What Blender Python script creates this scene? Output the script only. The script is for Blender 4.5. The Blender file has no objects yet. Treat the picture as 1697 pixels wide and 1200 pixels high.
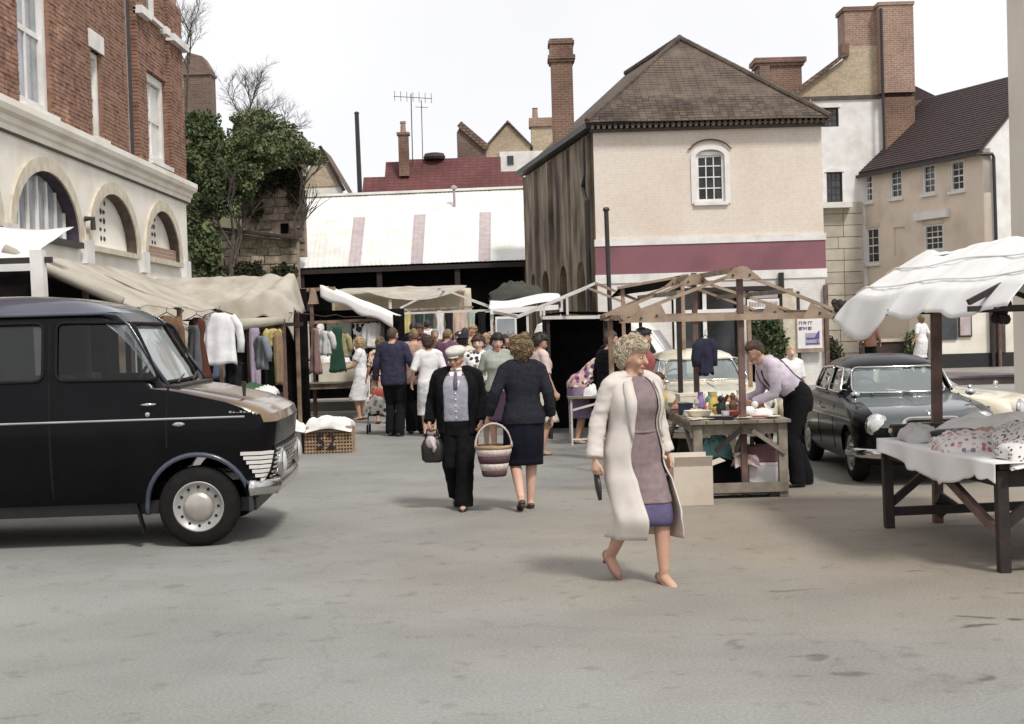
import bpy, bmesh, math, random
from mathutils import Vector, Matrix, noise
R = math.radians
sc = bpy.context.scene
C = sc.collection
random.seed(7)

# ------------------------------------------------------------------ camera, sky, sun, exposure
F_PX, CAM_H, ROLL, TILT = 2350.0, 1.65, R(1.7), math.atan(52 / 2350.0)
cam = bpy.data.objects.new('camera', bpy.data.cameras.new('camera'))
C.objects.link(cam)
cam.data.sensor_width = 36
cam.data.lens = F_PX / 1697 * 36
cam.data.clip_end = 600
cam.data.clip_start = 0.1
_up = Vector((0, math.sin(TILT), math.cos(TILT)))
_rt = Vector((1, 0, 0))
_fw = Vector((0, math.cos(TILT), -math.sin(TILT)))
_xu = _rt * math.cos(ROLL) - _up * math.sin(ROLL)
_yu = _rt * math.sin(ROLL) + _up * math.cos(ROLL)
cam.matrix_world = Matrix(((_xu.x, _yu.x, -_fw.x, 0), (_xu.y, _yu.y, -_fw.y, 0), (_xu.z, _yu.z, -_fw.z, CAM_H), (0, 0, 0, 1)))
sc.camera = cam

SUN_EL, SUN_AZ = R(52), R(150)      # azimuth clockwise from +Y: behind the camera, to the right
world = bpy.data.worlds.new('World')
sc.world = world
world.use_nodes = True
wn, wl = world.node_tree.nodes, world.node_tree.links
wn.clear()
wo = wn.new('ShaderNodeOutputWorld')
wb = wn.new('ShaderNodeBackground')
sky = wn.new('ShaderNodeTexSky')
sky.sky_type = 'NISHITA'
sky.sun_disc = False
sky.sun_elevation = SUN_EL
sky.sun_rotation = SUN_AZ
wtc = wn.new('ShaderNodeTexCoord')
wno = wn.new('ShaderNodeTexNoise')
wno.inputs['Scale'].default_value = 2.2
wno.inputs['Detail'].default_value = 5
wra = wn.new('ShaderNodeValToRGB')
wra.color_ramp.elements[0].position = 0.3
wra.color_ramp.elements[0].color = (0.86, 0.855, 0.88, 1)
wra.color_ramp.elements[1].position = 0.7
wra.color_ramp.elements[1].color = (1, 0.99, 1, 1)
wsc = wn.new('ShaderNodeVectorMath')
wsc.operation = 'SCALE'
wsc.inputs['Scale'].default_value = 5.7
wmx = wn.new('ShaderNodeMixRGB')
wmx.inputs['Fac'].default_value = 0.96
wl.new(wtc.outputs['Generated'], wno.inputs['Vector'])
wl.new(wno.outputs['Fac'], wra.inputs['Fac'])
wl.new(wra.outputs['Color'], wsc.inputs[0])
wl.new(sky.outputs['Color'], wmx.inputs['Color1'])
wl.new(wsc.outputs['Vector'], wmx.inputs['Color2'])
wl.new(wmx.outputs['Color'], wb.inputs['Color'])
wb.inputs['Strength'].default_value = 0.1
wl.new(wb.outputs['Background'], wo.inputs['Surface'])
sun = bpy.data.objects.new('sun', bpy.data.lights.new('sun', 'SUN'))
C.objects.link(sun)
sun.data.energy = 1.5
sun.data.angle = R(10)
sun.data.color = (1, 0.96, 0.9)
_sd = Vector((math.sin(SUN_AZ) * math.cos(SUN_EL), math.cos(SUN_AZ) * math.cos(SUN_EL), math.sin(SUN_EL)))
sun.rotation_euler = _sd.to_track_quat('Z', 'Y').to_euler()
sun.location = (10, -20, 40)
vs = sc.view_settings
vs.view_transform = 'Standard'
vs.look = 'None'
vs.exposure = 0.95
vs.gamma = 1
vs.use_curve_mapping = False


# ------------------------------------------------------------------ helpers
class MB:
    def __init__(s):
        s.v, s.f = [], []

    def add(s, vs, fs):
        o = len(s.v)
        s.v += [tuple(v) for v in vs]
        s.f += [tuple(i + o for i in f) for f in fs]
        return s

    def box(s, x0, y0, z0, x1, y1, z1):
        return s.add([(x0, y0, z0), (x1, y0, z0), (x1, y1, z0), (x0, y1, z0), (x0, y0, z1), (x1, y0, z1), (x1, y1, z1), (x0, y1, z1)],
                     [(0, 3, 2, 1), (4, 5, 6, 7), (0, 1, 5, 4), (1, 2, 6, 5), (2, 3, 7, 6), (3, 0, 4, 7)])

    def beam(s, p, q, w, h, up=(0, 0, 1)):
        p, q = Vector(p), Vector(q)
        d = (q - p).normalized()
        u = Vector(up)
        if abs(d.dot(u)) > 0.98:
            u = Vector((0, 1, 0))
        a = d.cross(u).normalized() * w / 2
        b = a.cross(d).normalized() * h / 2
        r = [-a - b, a - b, a + b, -a + b]
        return s.add([p + k for k in r] + [q + k for k in r], [(0, 1, 2, 3), (7, 6, 5, 4), (0, 4, 5, 1), (1, 5, 6, 2), (2, 6, 7, 3), (3, 7, 4, 0)])

    def loft(s, rings, cap=True, closed=True):
        n = len(rings[0])
        vs = [v for r in rings for v in r]
        fs = []
        for i in range(len(rings) - 1):
            for j in range(n if closed else n - 1):
                k = (j + 1) % n
                fs.append((i * n + j, i * n + k, (i + 1) * n + k, (i + 1) * n + j))
        if cap and closed:
            fs.append(tuple(range(n - 1, -1, -1)))
            fs.append(tuple((len(rings) - 1) * n + j for j in range(n)))
        return s.add(vs, fs)

    def tube(s, pts, rad, n=8, cap=True, flat=None):
        """flat = (axis vector, factor): squashes the section along that axis"""
        pts = [Vector(p) for p in pts]
        if not hasattr(rad, '__len__'):
            rad = [rad] * len(pts)
        rings = []
        ref = None
        for i, p in enumerate(pts):
            d = (pts[min(i + 1, len(pts) - 1)] - pts[max(i - 1, 0)])
            d = d.normalized() if d.length > 1e-9 else Vector((0, 0, 1))
            if ref is None:
                ref = Vector((1, 0, 0)) if abs(d.x) < 0.8 else Vector((0, 1, 0))
            a = (ref - d * ref.dot(d)).normalized()
            ref = a
            b = d.cross(a)
            ring = []
            for k in range(n):
                t = 2 * math.pi * k / n
                o = (a * math.cos(t) + b * math.sin(t)) * rad[i]
                if flat:
                    ax = Vector(flat[0])
                    o = o - ax * o.dot(ax) * (1 - flat[1])
                ring.append(p + o)
            rings.append(ring)
        return s.loft(rings, cap)

    def prism(s, poly, vec):
        vec = Vector(vec)
        n = len(poly)
        p = [Vector(v) for v in poly]
        return s.add(p + [v + vec for v in p], [tuple(range(n - 1, -1, -1)), tuple(range(n, 2 * n))] + [(i, (i + 1) % n, (i + 1) % n + n, i + n) for i in range(n)])

    def grid(s, fn, nu, nv):
        vs = [fn(i / nu, j / nv) for i in range(nu + 1) for j in range(nv + 1)]
        return s.add(vs, [(i * (nv + 1) + j, (i + 1) * (nv + 1) + j, (i + 1) * (nv + 1) + j + 1, i * (nv + 1) + j + 1) for i in range(nu) for j in range(nv)])

    def ball(s, c, rx, ry=None, rz=None, n=10, m=7, M=None, jit=0):
        ry = ry or rx
        rz = rz or rx
        c = Vector(c)
        rings = []
        for i in range(1, m):
            a = math.pi * i / m
            ring = []
            for k in range(n):
                t = 2 * math.pi * k / n
                o = Vector((rx * math.sin(a) * math.cos(t), ry * math.sin(a) * math.sin(t), -rz * math.cos(a)))
                if jit:
                    o *= 1 + random.uniform(-jit, jit)
                if M:
                    o = M @ o
                ring.append(c + o)
            rings.append(ring)
        lo, hi = Vector((0, 0, -rz)), Vector((0, 0, rz))
        if M:
            lo, hi = M @ lo, M @ hi
        o = len(s.v)
        s.loft(rings, False)
        s.v += [tuple(c + lo), tuple(c + hi)]
        a, b = len(s.v) - 2, len(s.v) - 1
        e = o + (m - 2) * n
        for k in range(n):
            s.f.append((a, o + (k + 1) % n, o + k))
            s.f.append((b, e + k, e + (k + 1) % n))
        return s

    def lathe(s, prof, c, axis='z', n=20, cap=True):
        """prof: (radius, height along axis)"""
        rings = []
        for r, h in prof:
            ring = []
            for k in range(n):
                t = 2 * math.pi * k / n
                x, y = r * math.cos(t), r * math.sin(t)
                o = (x, y, h) if axis == 'z' else (x, h, y) if axis == 'y' else (h, x, y)
                ring.append((c[0] + o[0], c[1] + o[1], c[2] + o[2]))
            rings.append(ring)
        return s.loft(rings, cap)

    def rot(s, M):
        s.v = [tuple(M @ Vector(v)) for v in s.v]
        return s

    def mesh(s, name, fix=True):
        me = bpy.data.meshes.new(name)
        me.from_pydata(s.v, [], s.f)
        if fix and len(s.f) < 60000:
            bm = bmesh.new()
            bm.from_mesh(me)
            bmesh.ops.recalc_face_normals(bm, faces=bm.faces)
            bm.to_mesh(me)
            bm.free()
        return me

    def build(s, name, mat, parent=None, smooth=False, bevel=0, solid=0, local=False, stuff=False):
        if parent is not None and not local:
            o = root_loc(parent)
            if o.length > 0:
                s.v = [(v[0] - o.x, v[1] - o.y, v[2] - o.z) for v in s.v]
        me = s.mesh(name)
        ob = bpy.data.objects.new(name, me)
        me.materials.append(mat)
        C.objects.link(ob)
        if parent is not None:
            ob.parent = parent
        if smooth:
            me.polygons.foreach_set('use_smooth', [True] * len(me.polygons))
        if bevel:
            m = ob.modifiers.new('bevel', 'BEVEL')
            m.width = bevel
            m.segments = 2
            m.limit_method = 'ANGLE'
        if solid:
            m = ob.modifiers.new('solid', 'SOLIDIFY')
            m.thickness = solid
        if stuff:
            ob['kind'] = 'stuff'
        return ob


def root_loc(o):
    v = Vector((0, 0, 0))
    while o is not None:
        v += o.location
        o = o.parent
    return v


def thing(name, label, cat, loc=(0, 0, 0), rz=0, group=None):
    o = bpy.data.objects.new(name, None)
    o.empty_display_size = 0.2
    C.objects.link(o)
    o.location = loc
    o.rotation_euler = (0, 0, rz)
    return tag(o, label, cat, group)


def tag(o, label=None, cat=None, group=None, kind=None):
    if label:
        o['label'] = label
    if cat:
        o['category'] = cat
    if group:
        o['group'] = group
    if kind:
        o['kind'] = kind
    return o


def share(src, name, parent, loc, rot=None, scale=None):
    """another object on the same mesh"""
    ob = src.copy()
    ob.name = name
    C.objects.link(ob)
    ob.parent = parent
    ob.location = loc
    if rot:
        ob.rotation_euler = rot
    if scale:
        ob.scale = scale
    return ob


def copy_tree(o, parent=None):
    c = o.copy()
    C.objects.link(c)
    c.parent = parent
    for ch in list(o.children):
        copy_tree(ch, c)
    return c


def bake(ob):
    """apply an object's modifiers"""
    dg = bpy.context.evaluated_depsgraph_get()
    me = bpy.data.meshes.new_from_object(ob.evaluated_get(dg))
    old = ob.data
    ob.modifiers.clear()
    ob.data = me
    if old.users == 0:
        bpy.data.meshes.remove(old)
    return ob


def cut(ob, cutters):
    for c in cutters:
        co = c if not isinstance(c, MB) else None
        if co is None:
            o = root_loc(ob)
            c.v = [(v[0] - o.x, v[1] - o.y, v[2] - o.z) for v in c.v]
            co = bpy.data.objects.new('cutter', c.mesh('cutter'))
            C.objects.link(co)
            co.parent = ob.parent
        m = ob.modifiers.new('cut', 'BOOLEAN')
        m.operation = 'DIFFERENCE'
        m.solver = 'EXACT'
        m.object = co
        bake(ob)
        bpy.data.objects.remove(co)
    return ob


PENDING = []


def finish_remesh():
    dg = bpy.context.evaluated_depsgraph_get()
    new = [bpy.data.meshes.new_from_object(ob.evaluated_get(dg)) for ob, *_ in PENDING]
    for (ob, name, m, post), me in zip(PENDING, new):
        old = ob.data
        ob.modifiers.clear()
        ob.data = me
        bpy.data.meshes.remove(old)
        me.name = name
        me.materials.clear()
        me.materials.append(m)
        if post:
            n = len(me.vertices)
            co, no = [0.0] * (n * 3), [0.0] * (n * 3)
            me.vertices.foreach_get('co', co)
            me.vertices.foreach_get('normal', no)
            for i in range(0, n * 3, 3):
                k = post(co[i], co[i + 1], co[i + 2])
                co[i] += no[i] * k
                co[i + 1] += no[i + 1] * k
                co[i + 2] += no[i + 2] * k
            me.vertices.foreach_set('co', co)
            me.update()
        me.polygons.foreach_set('use_smooth', [True] * len(me.polygons))
    PENDING.clear()


def remesh(mb, name, vox, mat, parent, post=None, iters=2):
    me = mb.mesh(name)
    ob = bpy.data.objects.new(name, me)
    C.objects.link(ob)
    m = ob.modifiers.new('r', 'REMESH')
    m.mode = 'VOXEL'
    m.voxel_size = vox
    m.use_smooth_shade = True
    if iters:
        k = ob.modifiers.new('s', 'SMOOTH')
        k.factor = 0.5
        k.iterations = iters
    PENDING.append((ob, name, mat, post))
    ob.parent = parent
    return ob


# ------------------------------------------------------------------ materials
def _new(name):
    m = bpy.data.materials.new(name)
    m.use_nodes = True
    t = m.node_tree
    return m, t.nodes, t.links, t.nodes['Principled BSDF']


def _noise(n, l, vec, scale, detail=5, stretch=None):
    if stretch:
        mp = n.new('ShaderNodeMapping')
        mp.inputs['Scale'].default_value = stretch
        l.new(vec, mp.inputs['Vector'])
        vec = mp.outputs['Vector']
    t = n.new('ShaderNodeTexNoise')
    t.inputs['Scale'].default_value = scale
    t.inputs['Detail'].default_value = detail
    l.new(vec, t.inputs['Vector'])
    return t.outputs['Fac']


def _ramp(n, l, fac, a, b, p0=0.35, p1=0.65):
    r = n.new('ShaderNodeValToRGB')
    r.color_ramp.elements[0].position = p0
    r.color_ramp.elements[1].position = p1
    r.color_ramp.elements[0].color = (*a, 1)
    r.color_ramp.elements[1].color = (*b, 1)
    l.new(fac, r.inputs['Fac'])
    return r.outputs['Color']


def _mul(n, l, a, b, fac=1.0, mode='MULTIPLY'):
    m = n.new('ShaderNodeMixRGB')
    m.blend_type = mode
    if hasattr(fac, 'default_value'):
        l.new(fac, m.inputs['Fac'])
    else:
        m.inputs['Fac'].default_value = fac
    l.new(a, m.inputs['Color1'])
    l.new(b, m.inputs['Color2'])
    return m.outputs['Color']


def _bump(n, l, bs, h, s, d=0.01, prev=None):
    b = n.new('ShaderNodeBump')
    b.inputs['Strength'].default_value = s
    b.inputs['Distance'].default_value = d
    l.new(h, b.inputs['Height'])
    if prev:
        l.new(prev, b.inputs['Normal'])
    l.new(b.outputs['Normal'], bs.inputs['Normal'])
    return b.outputs['Normal']


def mat(name, c, c2=None, scale=6, rough=0.8, bump=0, bscale=40, metal=0, coat=0, spec=None, stretch=None, stain=None, stainscale=1.2, rnd=0, dist=0.01, space='Object', edge=(0.35, 0.65)):
    m, n, l, bs = _new(name)
    bs.inputs['Roughness'].default_value = rough
    bs.inputs['Metallic'].default_value = metal
    if coat:
        bs.inputs['Coat Weight'].default_value = coat
        bs.inputs['Coat Roughness'].default_value = 0.06
    if spec is not None:
        bs.inputs['Specular IOR Level'].default_value = spec
    if space == 'World':
        vec = n.new('ShaderNodeNewGeometry').outputs['Position']
    else:
        vec = n.new('ShaderNodeTexCoord').outputs['Object']
    c2 = c2 or tuple(k * 0.86 for k in c)
    col = _ramp(n, l, _noise(n, l, vec, scale, 6, stretch), c, c2, *edge)
    if stain:
        f = _ramp(n, l, _noise(n, l, vec, stainscale, 8, stretch), (1, 1, 1), stain, 0.48, 0.72)
        col = _mul(n, l, col, f)
    if rnd:
        oi = n.new('ShaderNodeObjectInfo')
        col = _mul(n, l, col, _ramp(n, l, oi.outputs['Random'], (1 - rnd,) * 3, (1 + rnd * 0.5,) * 3, 0, 1))
    l.new(col, bs.inputs['Base Color'])
    if bump:
        _bump(n, l, bs, _noise(n, l, vec, bscale, 4, stretch), bump, dist)
    return m


def brickmat(name, a, b, mortar, rough=0.9, bw=0.225, rh=0.075, ms=0.012, bump=0.5, stain=None, swap=False, tone=None, contrast=(0.8, 0.8, 0.8)):
    m, n, l, bs = _new(name)
    bs.inputs['Roughness'].default_value = rough
    g = n.new('ShaderNodeNewGeometry')
    sx = n.new('ShaderNodeSeparateXYZ')
    l.new(g.outputs['Position'], sx.inputs[0])
    ad = n.new('ShaderNodeMath')
    l.new(sx.outputs['X'], ad.inputs[0])
    l.new(sx.outputs['Y'], ad.inputs[1])
    cb = n.new('ShaderNodeCombineXYZ')
    l.new(ad.outputs[0], cb.inputs['X'])
    l.new(sx.outputs['Z'], cb.inputs['Y'])
    t = n.new('ShaderNodeTexBrick')
    t.inputs['Scale'].default_value = 1
    t.inputs['Brick Width'].default_value = bw
    t.inputs['Row Height'].default_value = rh
    t.inputs['Mortar Size'].default_value = ms
    t.inputs['Color1'].default_value = (*a, 1)
    t.inputs['Color2'].default_value = (*b, 1)
    t.inputs['Mortar'].default_value = (*mortar, 1)
    l.new(cb.outputs[0], t.inputs['Vector'])
    col = t.outputs['Color']
    col = _mul(n, l, col, _ramp(n, l, _noise(n, l, g.outputs['Position'], 9, 6), (1, 1, 1), contrast, 0.4, 0.65))
    col = _mul(n, l, col, _ramp(n, l, _noise(n, l, g.outputs['Position'], 0.7, 6), (1, 1, 1), stain or (0.75, 0.72, 0.7), 0.42, 0.7))
    if tone:
        col = _mul(n, l, col, _ramp(n, l, sx.outputs['Z'], tone[2], tone[3], 0, 1) if False else col, 0)
    l.new(col, bs.inputs['Base Color'])
    if bump:
        _bump(n, l, bs, t.outputs['Fac'], -bump, 0.012)
    return m


def glassmat(name, tint=(0.7, 0.75, 0.78), refl=0.06, rough=0.03, fill=0.0, fillcol=(0.5, 0.55, 0.6)):
    m = bpy.data.materials.new(name)
    m.use_nodes = True
    n, l = m.node_tree.nodes, m.node_tree.links
    n.clear()
    o = n.new('ShaderNodeOutputMaterial')
    tr = n.new('ShaderNodeBsdfTransparent')
    tr.inputs['Color'].default_value = (*tint, 1)
    gl = n.new('ShaderNodeBsdfGlossy')
    gl.inputs['Roughness'].default_value = rough
    lw = n.new('ShaderNodeFresnel')
    lw.inputs['IOR'].default_value = 1.38
    ad = n.new('ShaderNodeMath')
    ad.inputs[1].default_value = refl
    l.new(lw.outputs['Fac'], ad.inputs[0])
    mx = n.new('ShaderNodeMixShader')
    l.new(ad.outputs[0], mx.inputs['Fac'])
    l.new(tr.outputs[0], mx.inputs[1])
    l.new(gl.outputs[0], mx.inputs[2])
    out = mx.outputs[0]
    if fill:
        df = n.new('ShaderNodeBsdfDiffuse')
        df.inputs['Color'].default_value = (*fillcol, 1)
        m2 = n.new('ShaderNodeMixShader')
        m2.inputs['Fac'].default_value = fill
        l.new(out, m2.inputs[1])
        l.new(df.outputs[0], m2.inputs[2])
        out = m2.outputs[0]
    l.new(out, o.inputs['Surface'])
    return m


def printmat(name, cols, scale=30, rough=0.9, back=(0.8, 0.78, 0.76), amt=0.5):
    """flowered cloth: coloured blots on a ground"""
    m, n, l, bs = _new(name)
    bs.inputs['Roughness'].default_value = rough
    vec = n.new('ShaderNodeTexCoord').outputs['Object']
    v = n.new('ShaderNodeTexVoronoi')
    v.inputs['Scale'].default_value = scale
    l.new(vec, v.inputs['Vector'])
    sp = n.new('ShaderNodeSeparateColor')
    l.new(v.outputs['Color'], sp.inputs[0])
    r = n.new('ShaderNodeValToRGB')
    r.color_ramp.interpolation = 'CONSTANT'
    els = r.color_ramp.elements
    for i, c in enumerate(cols):
        e = els[i] if i < 2 else els.new(0.5)
        e.position = i / len(cols)
        e.color = (*c, 1)
    l.new(sp.outputs[0], r.inputs['Fac'])
    msk = n.new('ShaderNodeMath')
    msk.operation = 'LESS_THAN'
    msk.inputs[1].default_value = amt
    l.new(v.outputs['Distance'], msk.inputs[0])
    mx = n.new('ShaderNodeMixRGB')
    mx.inputs['Color1'].default_value = (*back, 1)
    l.new(msk.outputs[0], mx.inputs['Fac'])
    l.new(r.outputs['Color'], mx.inputs['Color2'])
    l.new(mx.outputs['Color'], bs.inputs['Base Color'])
    return m


def cloth(name, c, c2=None, rough=0.95, bump=0.35, bscale=60):
    return mat(name, c, c2 or tuple(k * 0.88 for k in c), 14, rough, bump, bscale, spec=0.15, dist=0.004)

# ------------------------------------------------------------------ palette
def palette():
    P = {}
    P['stucco'] = mat('cream stucco', (0.79, 0.755, 0.68), (0.74, 0.70, 0.615), 1.6, 0.85, 0.25, 30, stain=(0.88, 0.85, 0.80), space='World')
    P['pillar'] = mat('pale column render', (0.60, 0.56, 0.50), (0.52, 0.48, 0.42), 1.6, 0.85, 0.2, 30, stretch=(1, 1, .3), stain=(0.86, 0.83, 0.8))
    P['white'] = mat('white paint', (0.76, 0.745, 0.72), (0.66, 0.64, 0.61), 3, 0.6, 0.1, 20, stain=(0.8, 0.78, 0.75))
    P['stone_trim'] = mat('stone trim', (0.60, 0.55, 0.44), (0.48, 0.42, 0.32), 5, 0.85, 0.3, 40)
    P['mortar'] = mat('mortar', (0.36, 0.28, 0.23), (0.27, 0.20, 0.165), 8, 0.95, 0.3, 60)
    P['brick_piece'] = mat('fired brick', (0.37, 0.205, 0.138), (0.25, 0.135, 0.092), 3.0, 0.9, 0.4, 60, stain=(0.66, 0.58, 0.54), stainscale=6, rnd=0.3, space='World')
    P['brick'] = brickmat('brickwork', (0.34, 0.12, 0.065), (0.25, 0.09, 0.05), (0.40, 0.33, 0.27))
    P['brick_stack'] = brickmat('chimney brick', (0.235, 0.125, 0.082), (0.175, 0.09, 0.062), (0.27, 0.21, 0.165), bump=0.6, stain=(0.55, 0.5, 0.48))
    P['brick_pink'] = brickmat('pink brick', (0.33, 0.20, 0.145), (0.27, 0.16, 0.118), (0.40, 0.32, 0.26), stain=(0.75, 0.7, 0.66))
    P['brick_tan'] = brickmat('yellow brick', (0.50, 0.40, 0.27), (0.42, 0.33, 0.22), (0.5, 0.43, 0.33))
    P['brick_dark'] = brickmat('sooty brick', (0.20, 0.13, 0.095), (0.14, 0.09, 0.07), (0.2, 0.16, 0.13))
    P['painted_brick'] = brickmat('painted brick', (0.70, 0.625, 0.55), (0.685, 0.605, 0.53), (0.66, 0.585, 0.515), 0.75, bump=0.12, stain=(0.93, 0.88, 0.84), contrast=(0.93, 0.92, 0.9))
    P['painted_low'] = brickmat('painted brick lower', (0.72, 0.70, 0.67), (0.68, 0.66, 0.63), (0.68, 0.65, 0.62), 0.75, bump=0.12, stain=(0.85, 0.82, 0.8), contrast=(0.93, 0.92, 0.9))
    P['maroon'] = mat('maroon paint', (0.235, 0.092, 0.108), (0.20, 0.083, 0.10), 1.5, 0.6, 0.15, 25, stain=(0.75, 0.75, 0.8), space='World')
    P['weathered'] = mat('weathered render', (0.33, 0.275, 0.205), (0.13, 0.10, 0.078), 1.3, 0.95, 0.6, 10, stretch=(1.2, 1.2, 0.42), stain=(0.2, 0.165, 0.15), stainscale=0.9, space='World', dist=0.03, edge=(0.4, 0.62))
    P['tile'] = mat('clay tile', (0.125, 0.092, 0.068), (0.078, 0.058, 0.047), 2.2, 0.9, 0.5, 60, stain=(0.6, 0.57, 0.54), stainscale=1.2, rnd=0.35, space='World')
    P['slate'] = mat('dark roof tile', (0.060, 0.038, 0.037), (0.038, 0.026, 0.027), 8, 0.85, 0.5, 30, space='World')
    P['redroof'] = brickmat('red roof tile', (0.17, 0.052, 0.048), (0.13, 0.042, 0.042), (0.085, 0.035, 0.035), bw=0.3, rh=0.14, ms=0.02, stain=(0.72, 0.72, 0.75))
    P['brownroof'] = brickmat('brown roof tile', (0.24, 0.155, 0.11), (0.17, 0.11, 0.08), (0.08, 0.055, 0.045), bw=0.3, rh=0.14, ms=0.02, stain=(0.7, 0.72, 0.65))
    P['dark'] = mat('black paint', (0.012, 0.011, 0.011), (0.02, 0.018, 0.017), 8, 0.5)
    P['iron'] = mat('black iron', (0.018, 0.016, 0.016), (0.03, 0.026, 0.024), 12, 0.5, 0.2, 40)
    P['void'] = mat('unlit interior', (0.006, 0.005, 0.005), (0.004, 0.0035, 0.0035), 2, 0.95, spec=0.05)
    P['pane'] = mat('window pane', (0.05, 0.055, 0.058), (0.022, 0.024, 0.026), 2.5, 0.08, spec=0.6)
    P['pane_pale'] = mat('pale window pane', (0.33, 0.35, 0.37), (0.2, 0.21, 0.23), 2.0, 0.12, spec=0.6)
    P['blind'] = mat('white blind', (0.68, 0.67, 0.64), (0.6, 0.59, 0.56), 3, 0.5)
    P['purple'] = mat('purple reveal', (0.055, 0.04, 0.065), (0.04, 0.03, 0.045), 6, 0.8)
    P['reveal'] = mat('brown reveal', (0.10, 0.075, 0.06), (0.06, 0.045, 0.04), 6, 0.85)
    P['tanwall'] = mat('tan render', (0.71, 0.60, 0.485), (0.645, 0.56, 0.465), 0.8, 0.85, 0.25, 30, stain=(0.82, 0.8, 0.78), space='World')
    P['stone'] = mat('rubble stone', (0.42, 0.35, 0.255), (0.20, 0.165, 0.12), 5, 0.95, 0.8, 14, rnd=0.4, dist=0.03)
    P['ashlar'] = mat('ashlar block', (0.53, 0.49, 0.40), (0.44, 0.40, 0.32), 2.5, 0.9, 0.4, 30, rnd=0.12)
    P['reveal_pale'] = mat('grimy dentil', (0.30, 0.26, 0.21), (0.2, 0.17, 0.14), 6, 0.9)
    P['soil'] = mat('dark soil', (0.035, 0.032, 0.02), (0.02, 0.018, 0.012), 4, 1, 0.5, 8)
    P['sheet'] = mat('white roof sheet', (0.74, 0.73, 0.70), (0.66, 0.65, 0.61), 1.8, 0.55, 0.1, 12, stain=(0.86, 0.84, 0.8), rnd=0.05)
    P['rooflight'] = mat('dingy rooflight', (0.46, 0.385, 0.385), (0.36, 0.30, 0.30), 4, 0.5, rnd=0.1)
    P['leaf_d'] = mat('dark foliage', (0.05, 0.075, 0.032), (0.13, 0.155, 0.07), 1.8, 0.8, spec=0.2, space='World')
    P['leaf_m'] = mat('mid foliage', (0.09, 0.12, 0.055), (0.17, 0.19, 0.10), 2.0, 0.8, spec=0.2, space='World')
    P['leaf_b'] = mat('ivy foliage', (0.07, 0.062, 0.035), (0.035, 0.04, 0.02), 1.5, 0.85, spec=0.2, space='World')
    P['bark'] = mat('bark', (0.10, 0.085, 0.07), (0.06, 0.05, 0.04), 8, 0.95, 0.5, 30)
    P['oldwood'] = mat('weathered wood', (0.33, 0.235, 0.165), (0.22, 0.15, 0.105), 6, 0.85, 0.4, 20, stretch=(1, 1, 1), stain=(0.6, 0.55, 0.5), stainscale=3)
    P['palewood'] = mat('pale wood', (0.36, 0.275, 0.20), (0.26, 0.195, 0.14), 7, 0.85, 0.35, 25, stain=(0.7, 0.6, 0.55), stainscale=4)
    P['redwood'] = mat('reddish wood', (0.17, 0.105, 0.085), (0.11, 0.068, 0.057), 7, 0.8, 0.35, 25, stain=(0.6, 0.55, 0.5), stainscale=4)
    P['darkwood'] = mat('dark wood', (0.026, 0.018, 0.015), (0.016, 0.011, 0.0095), 8, 0.75, 0.4, 30)
    P['greywood'] = mat('grey wood', (0.27, 0.235, 0.19), (0.17, 0.145, 0.115), 7, 0.9, 0.4, 25, stain=(0.6, 0.57, 0.52), stainscale=3)
    P['canvas'] = mat('beige canvas', (0.45, 0.415, 0.35), (0.36, 0.325, 0.27), 3, 0.95, 0.3, 10, stain=(0.8, 0.76, 0.72), stainscale=1.6)
    P['canvas_w'] = mat('white canvas', (0.76, 0.75, 0.74), (0.69, 0.68, 0.66), 3, 0.9, 0.25, 8, stain=(0.88, 0.87, 0.86), stainscale=1.4)
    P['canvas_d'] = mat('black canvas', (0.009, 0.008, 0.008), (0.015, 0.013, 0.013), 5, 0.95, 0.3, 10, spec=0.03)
    P['whitemetal'] = mat('white metal', (0.66, 0.63, 0.60), (0.52, 0.48, 0.45), 9, 0.5)
    P['rubber'] = mat('tyre rubber', (0.009, 0.0085, 0.0085), (0.014, 0.013, 0.0125), 12, 0.8, 0.2, 60, spec=0.15)
    P['chrome'] = mat('chrome', (0.62, 0.61, 0.6), (0.5, 0.49, 0.48), 5, 0.16, metal=1)
    P['black_gloss'] = mat('black gloss paint', (0.003, 0.0026, 0.0034), (0.0045, 0.004, 0.005), 3, 0.25, coat=0.10, spec=0.10)
    P['roof_gloss'] = mat('blue black roof paint', (0.045, 0.055, 0.08), (0.035, 0.042, 0.065), 3, 0.3, coat=0.8)
    P['bonnet_reflection'] = mat('painted tan reflection', (0.17, 0.105, 0.05), (0.055, 0.034, 0.03), 1.6, 0.25, coat=0.6)  # bonnet of the black van, tan reflections painted into the colour
    P['bonnet_sheen'] = mat('painted bonnet sheen', (0.045, 0.058, 0.058), (0.03, 0.04, 0.04), 3, 0.3, coat=0.8)  # bonnet of the black saloon, reflected light painted in as grey
    P['cream_gloss'] = mat('cream car paint', (0.68, 0.62, 0.48), (0.63, 0.57, 0.44), 3, 0.3, coat=0.6)
    P['white_gloss'] = mat('white van paint', (0.76, 0.74, 0.68), (0.7, 0.68, 0.62), 3, 0.3, coat=0.5)
    P['glass'] = glassmat('car glass', (0.62, 0.66, 0.68), 0.015)
    P['glass_pale'] = glassmat('misted windscreen', (0.65, 0.7, 0.7), 0.12, 0.05, 0.32, (0.62, 0.68, 0.68))
    P['card'] = mat('cardboard', (0.55, 0.48, 0.40), (0.48, 0.41, 0.33), 4, 0.9, 0.1, 30)
    P['wicker'] = mat('wicker', (0.42, 0.29, 0.18), (0.28, 0.18, 0.11), 14, 0.85, 0.5, 60)
    P['paper'] = mat('white paper', (0.74, 0.72, 0.70), (0.68, 0.66, 0.64), 4, 0.9)
    return P


P = palette()

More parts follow.
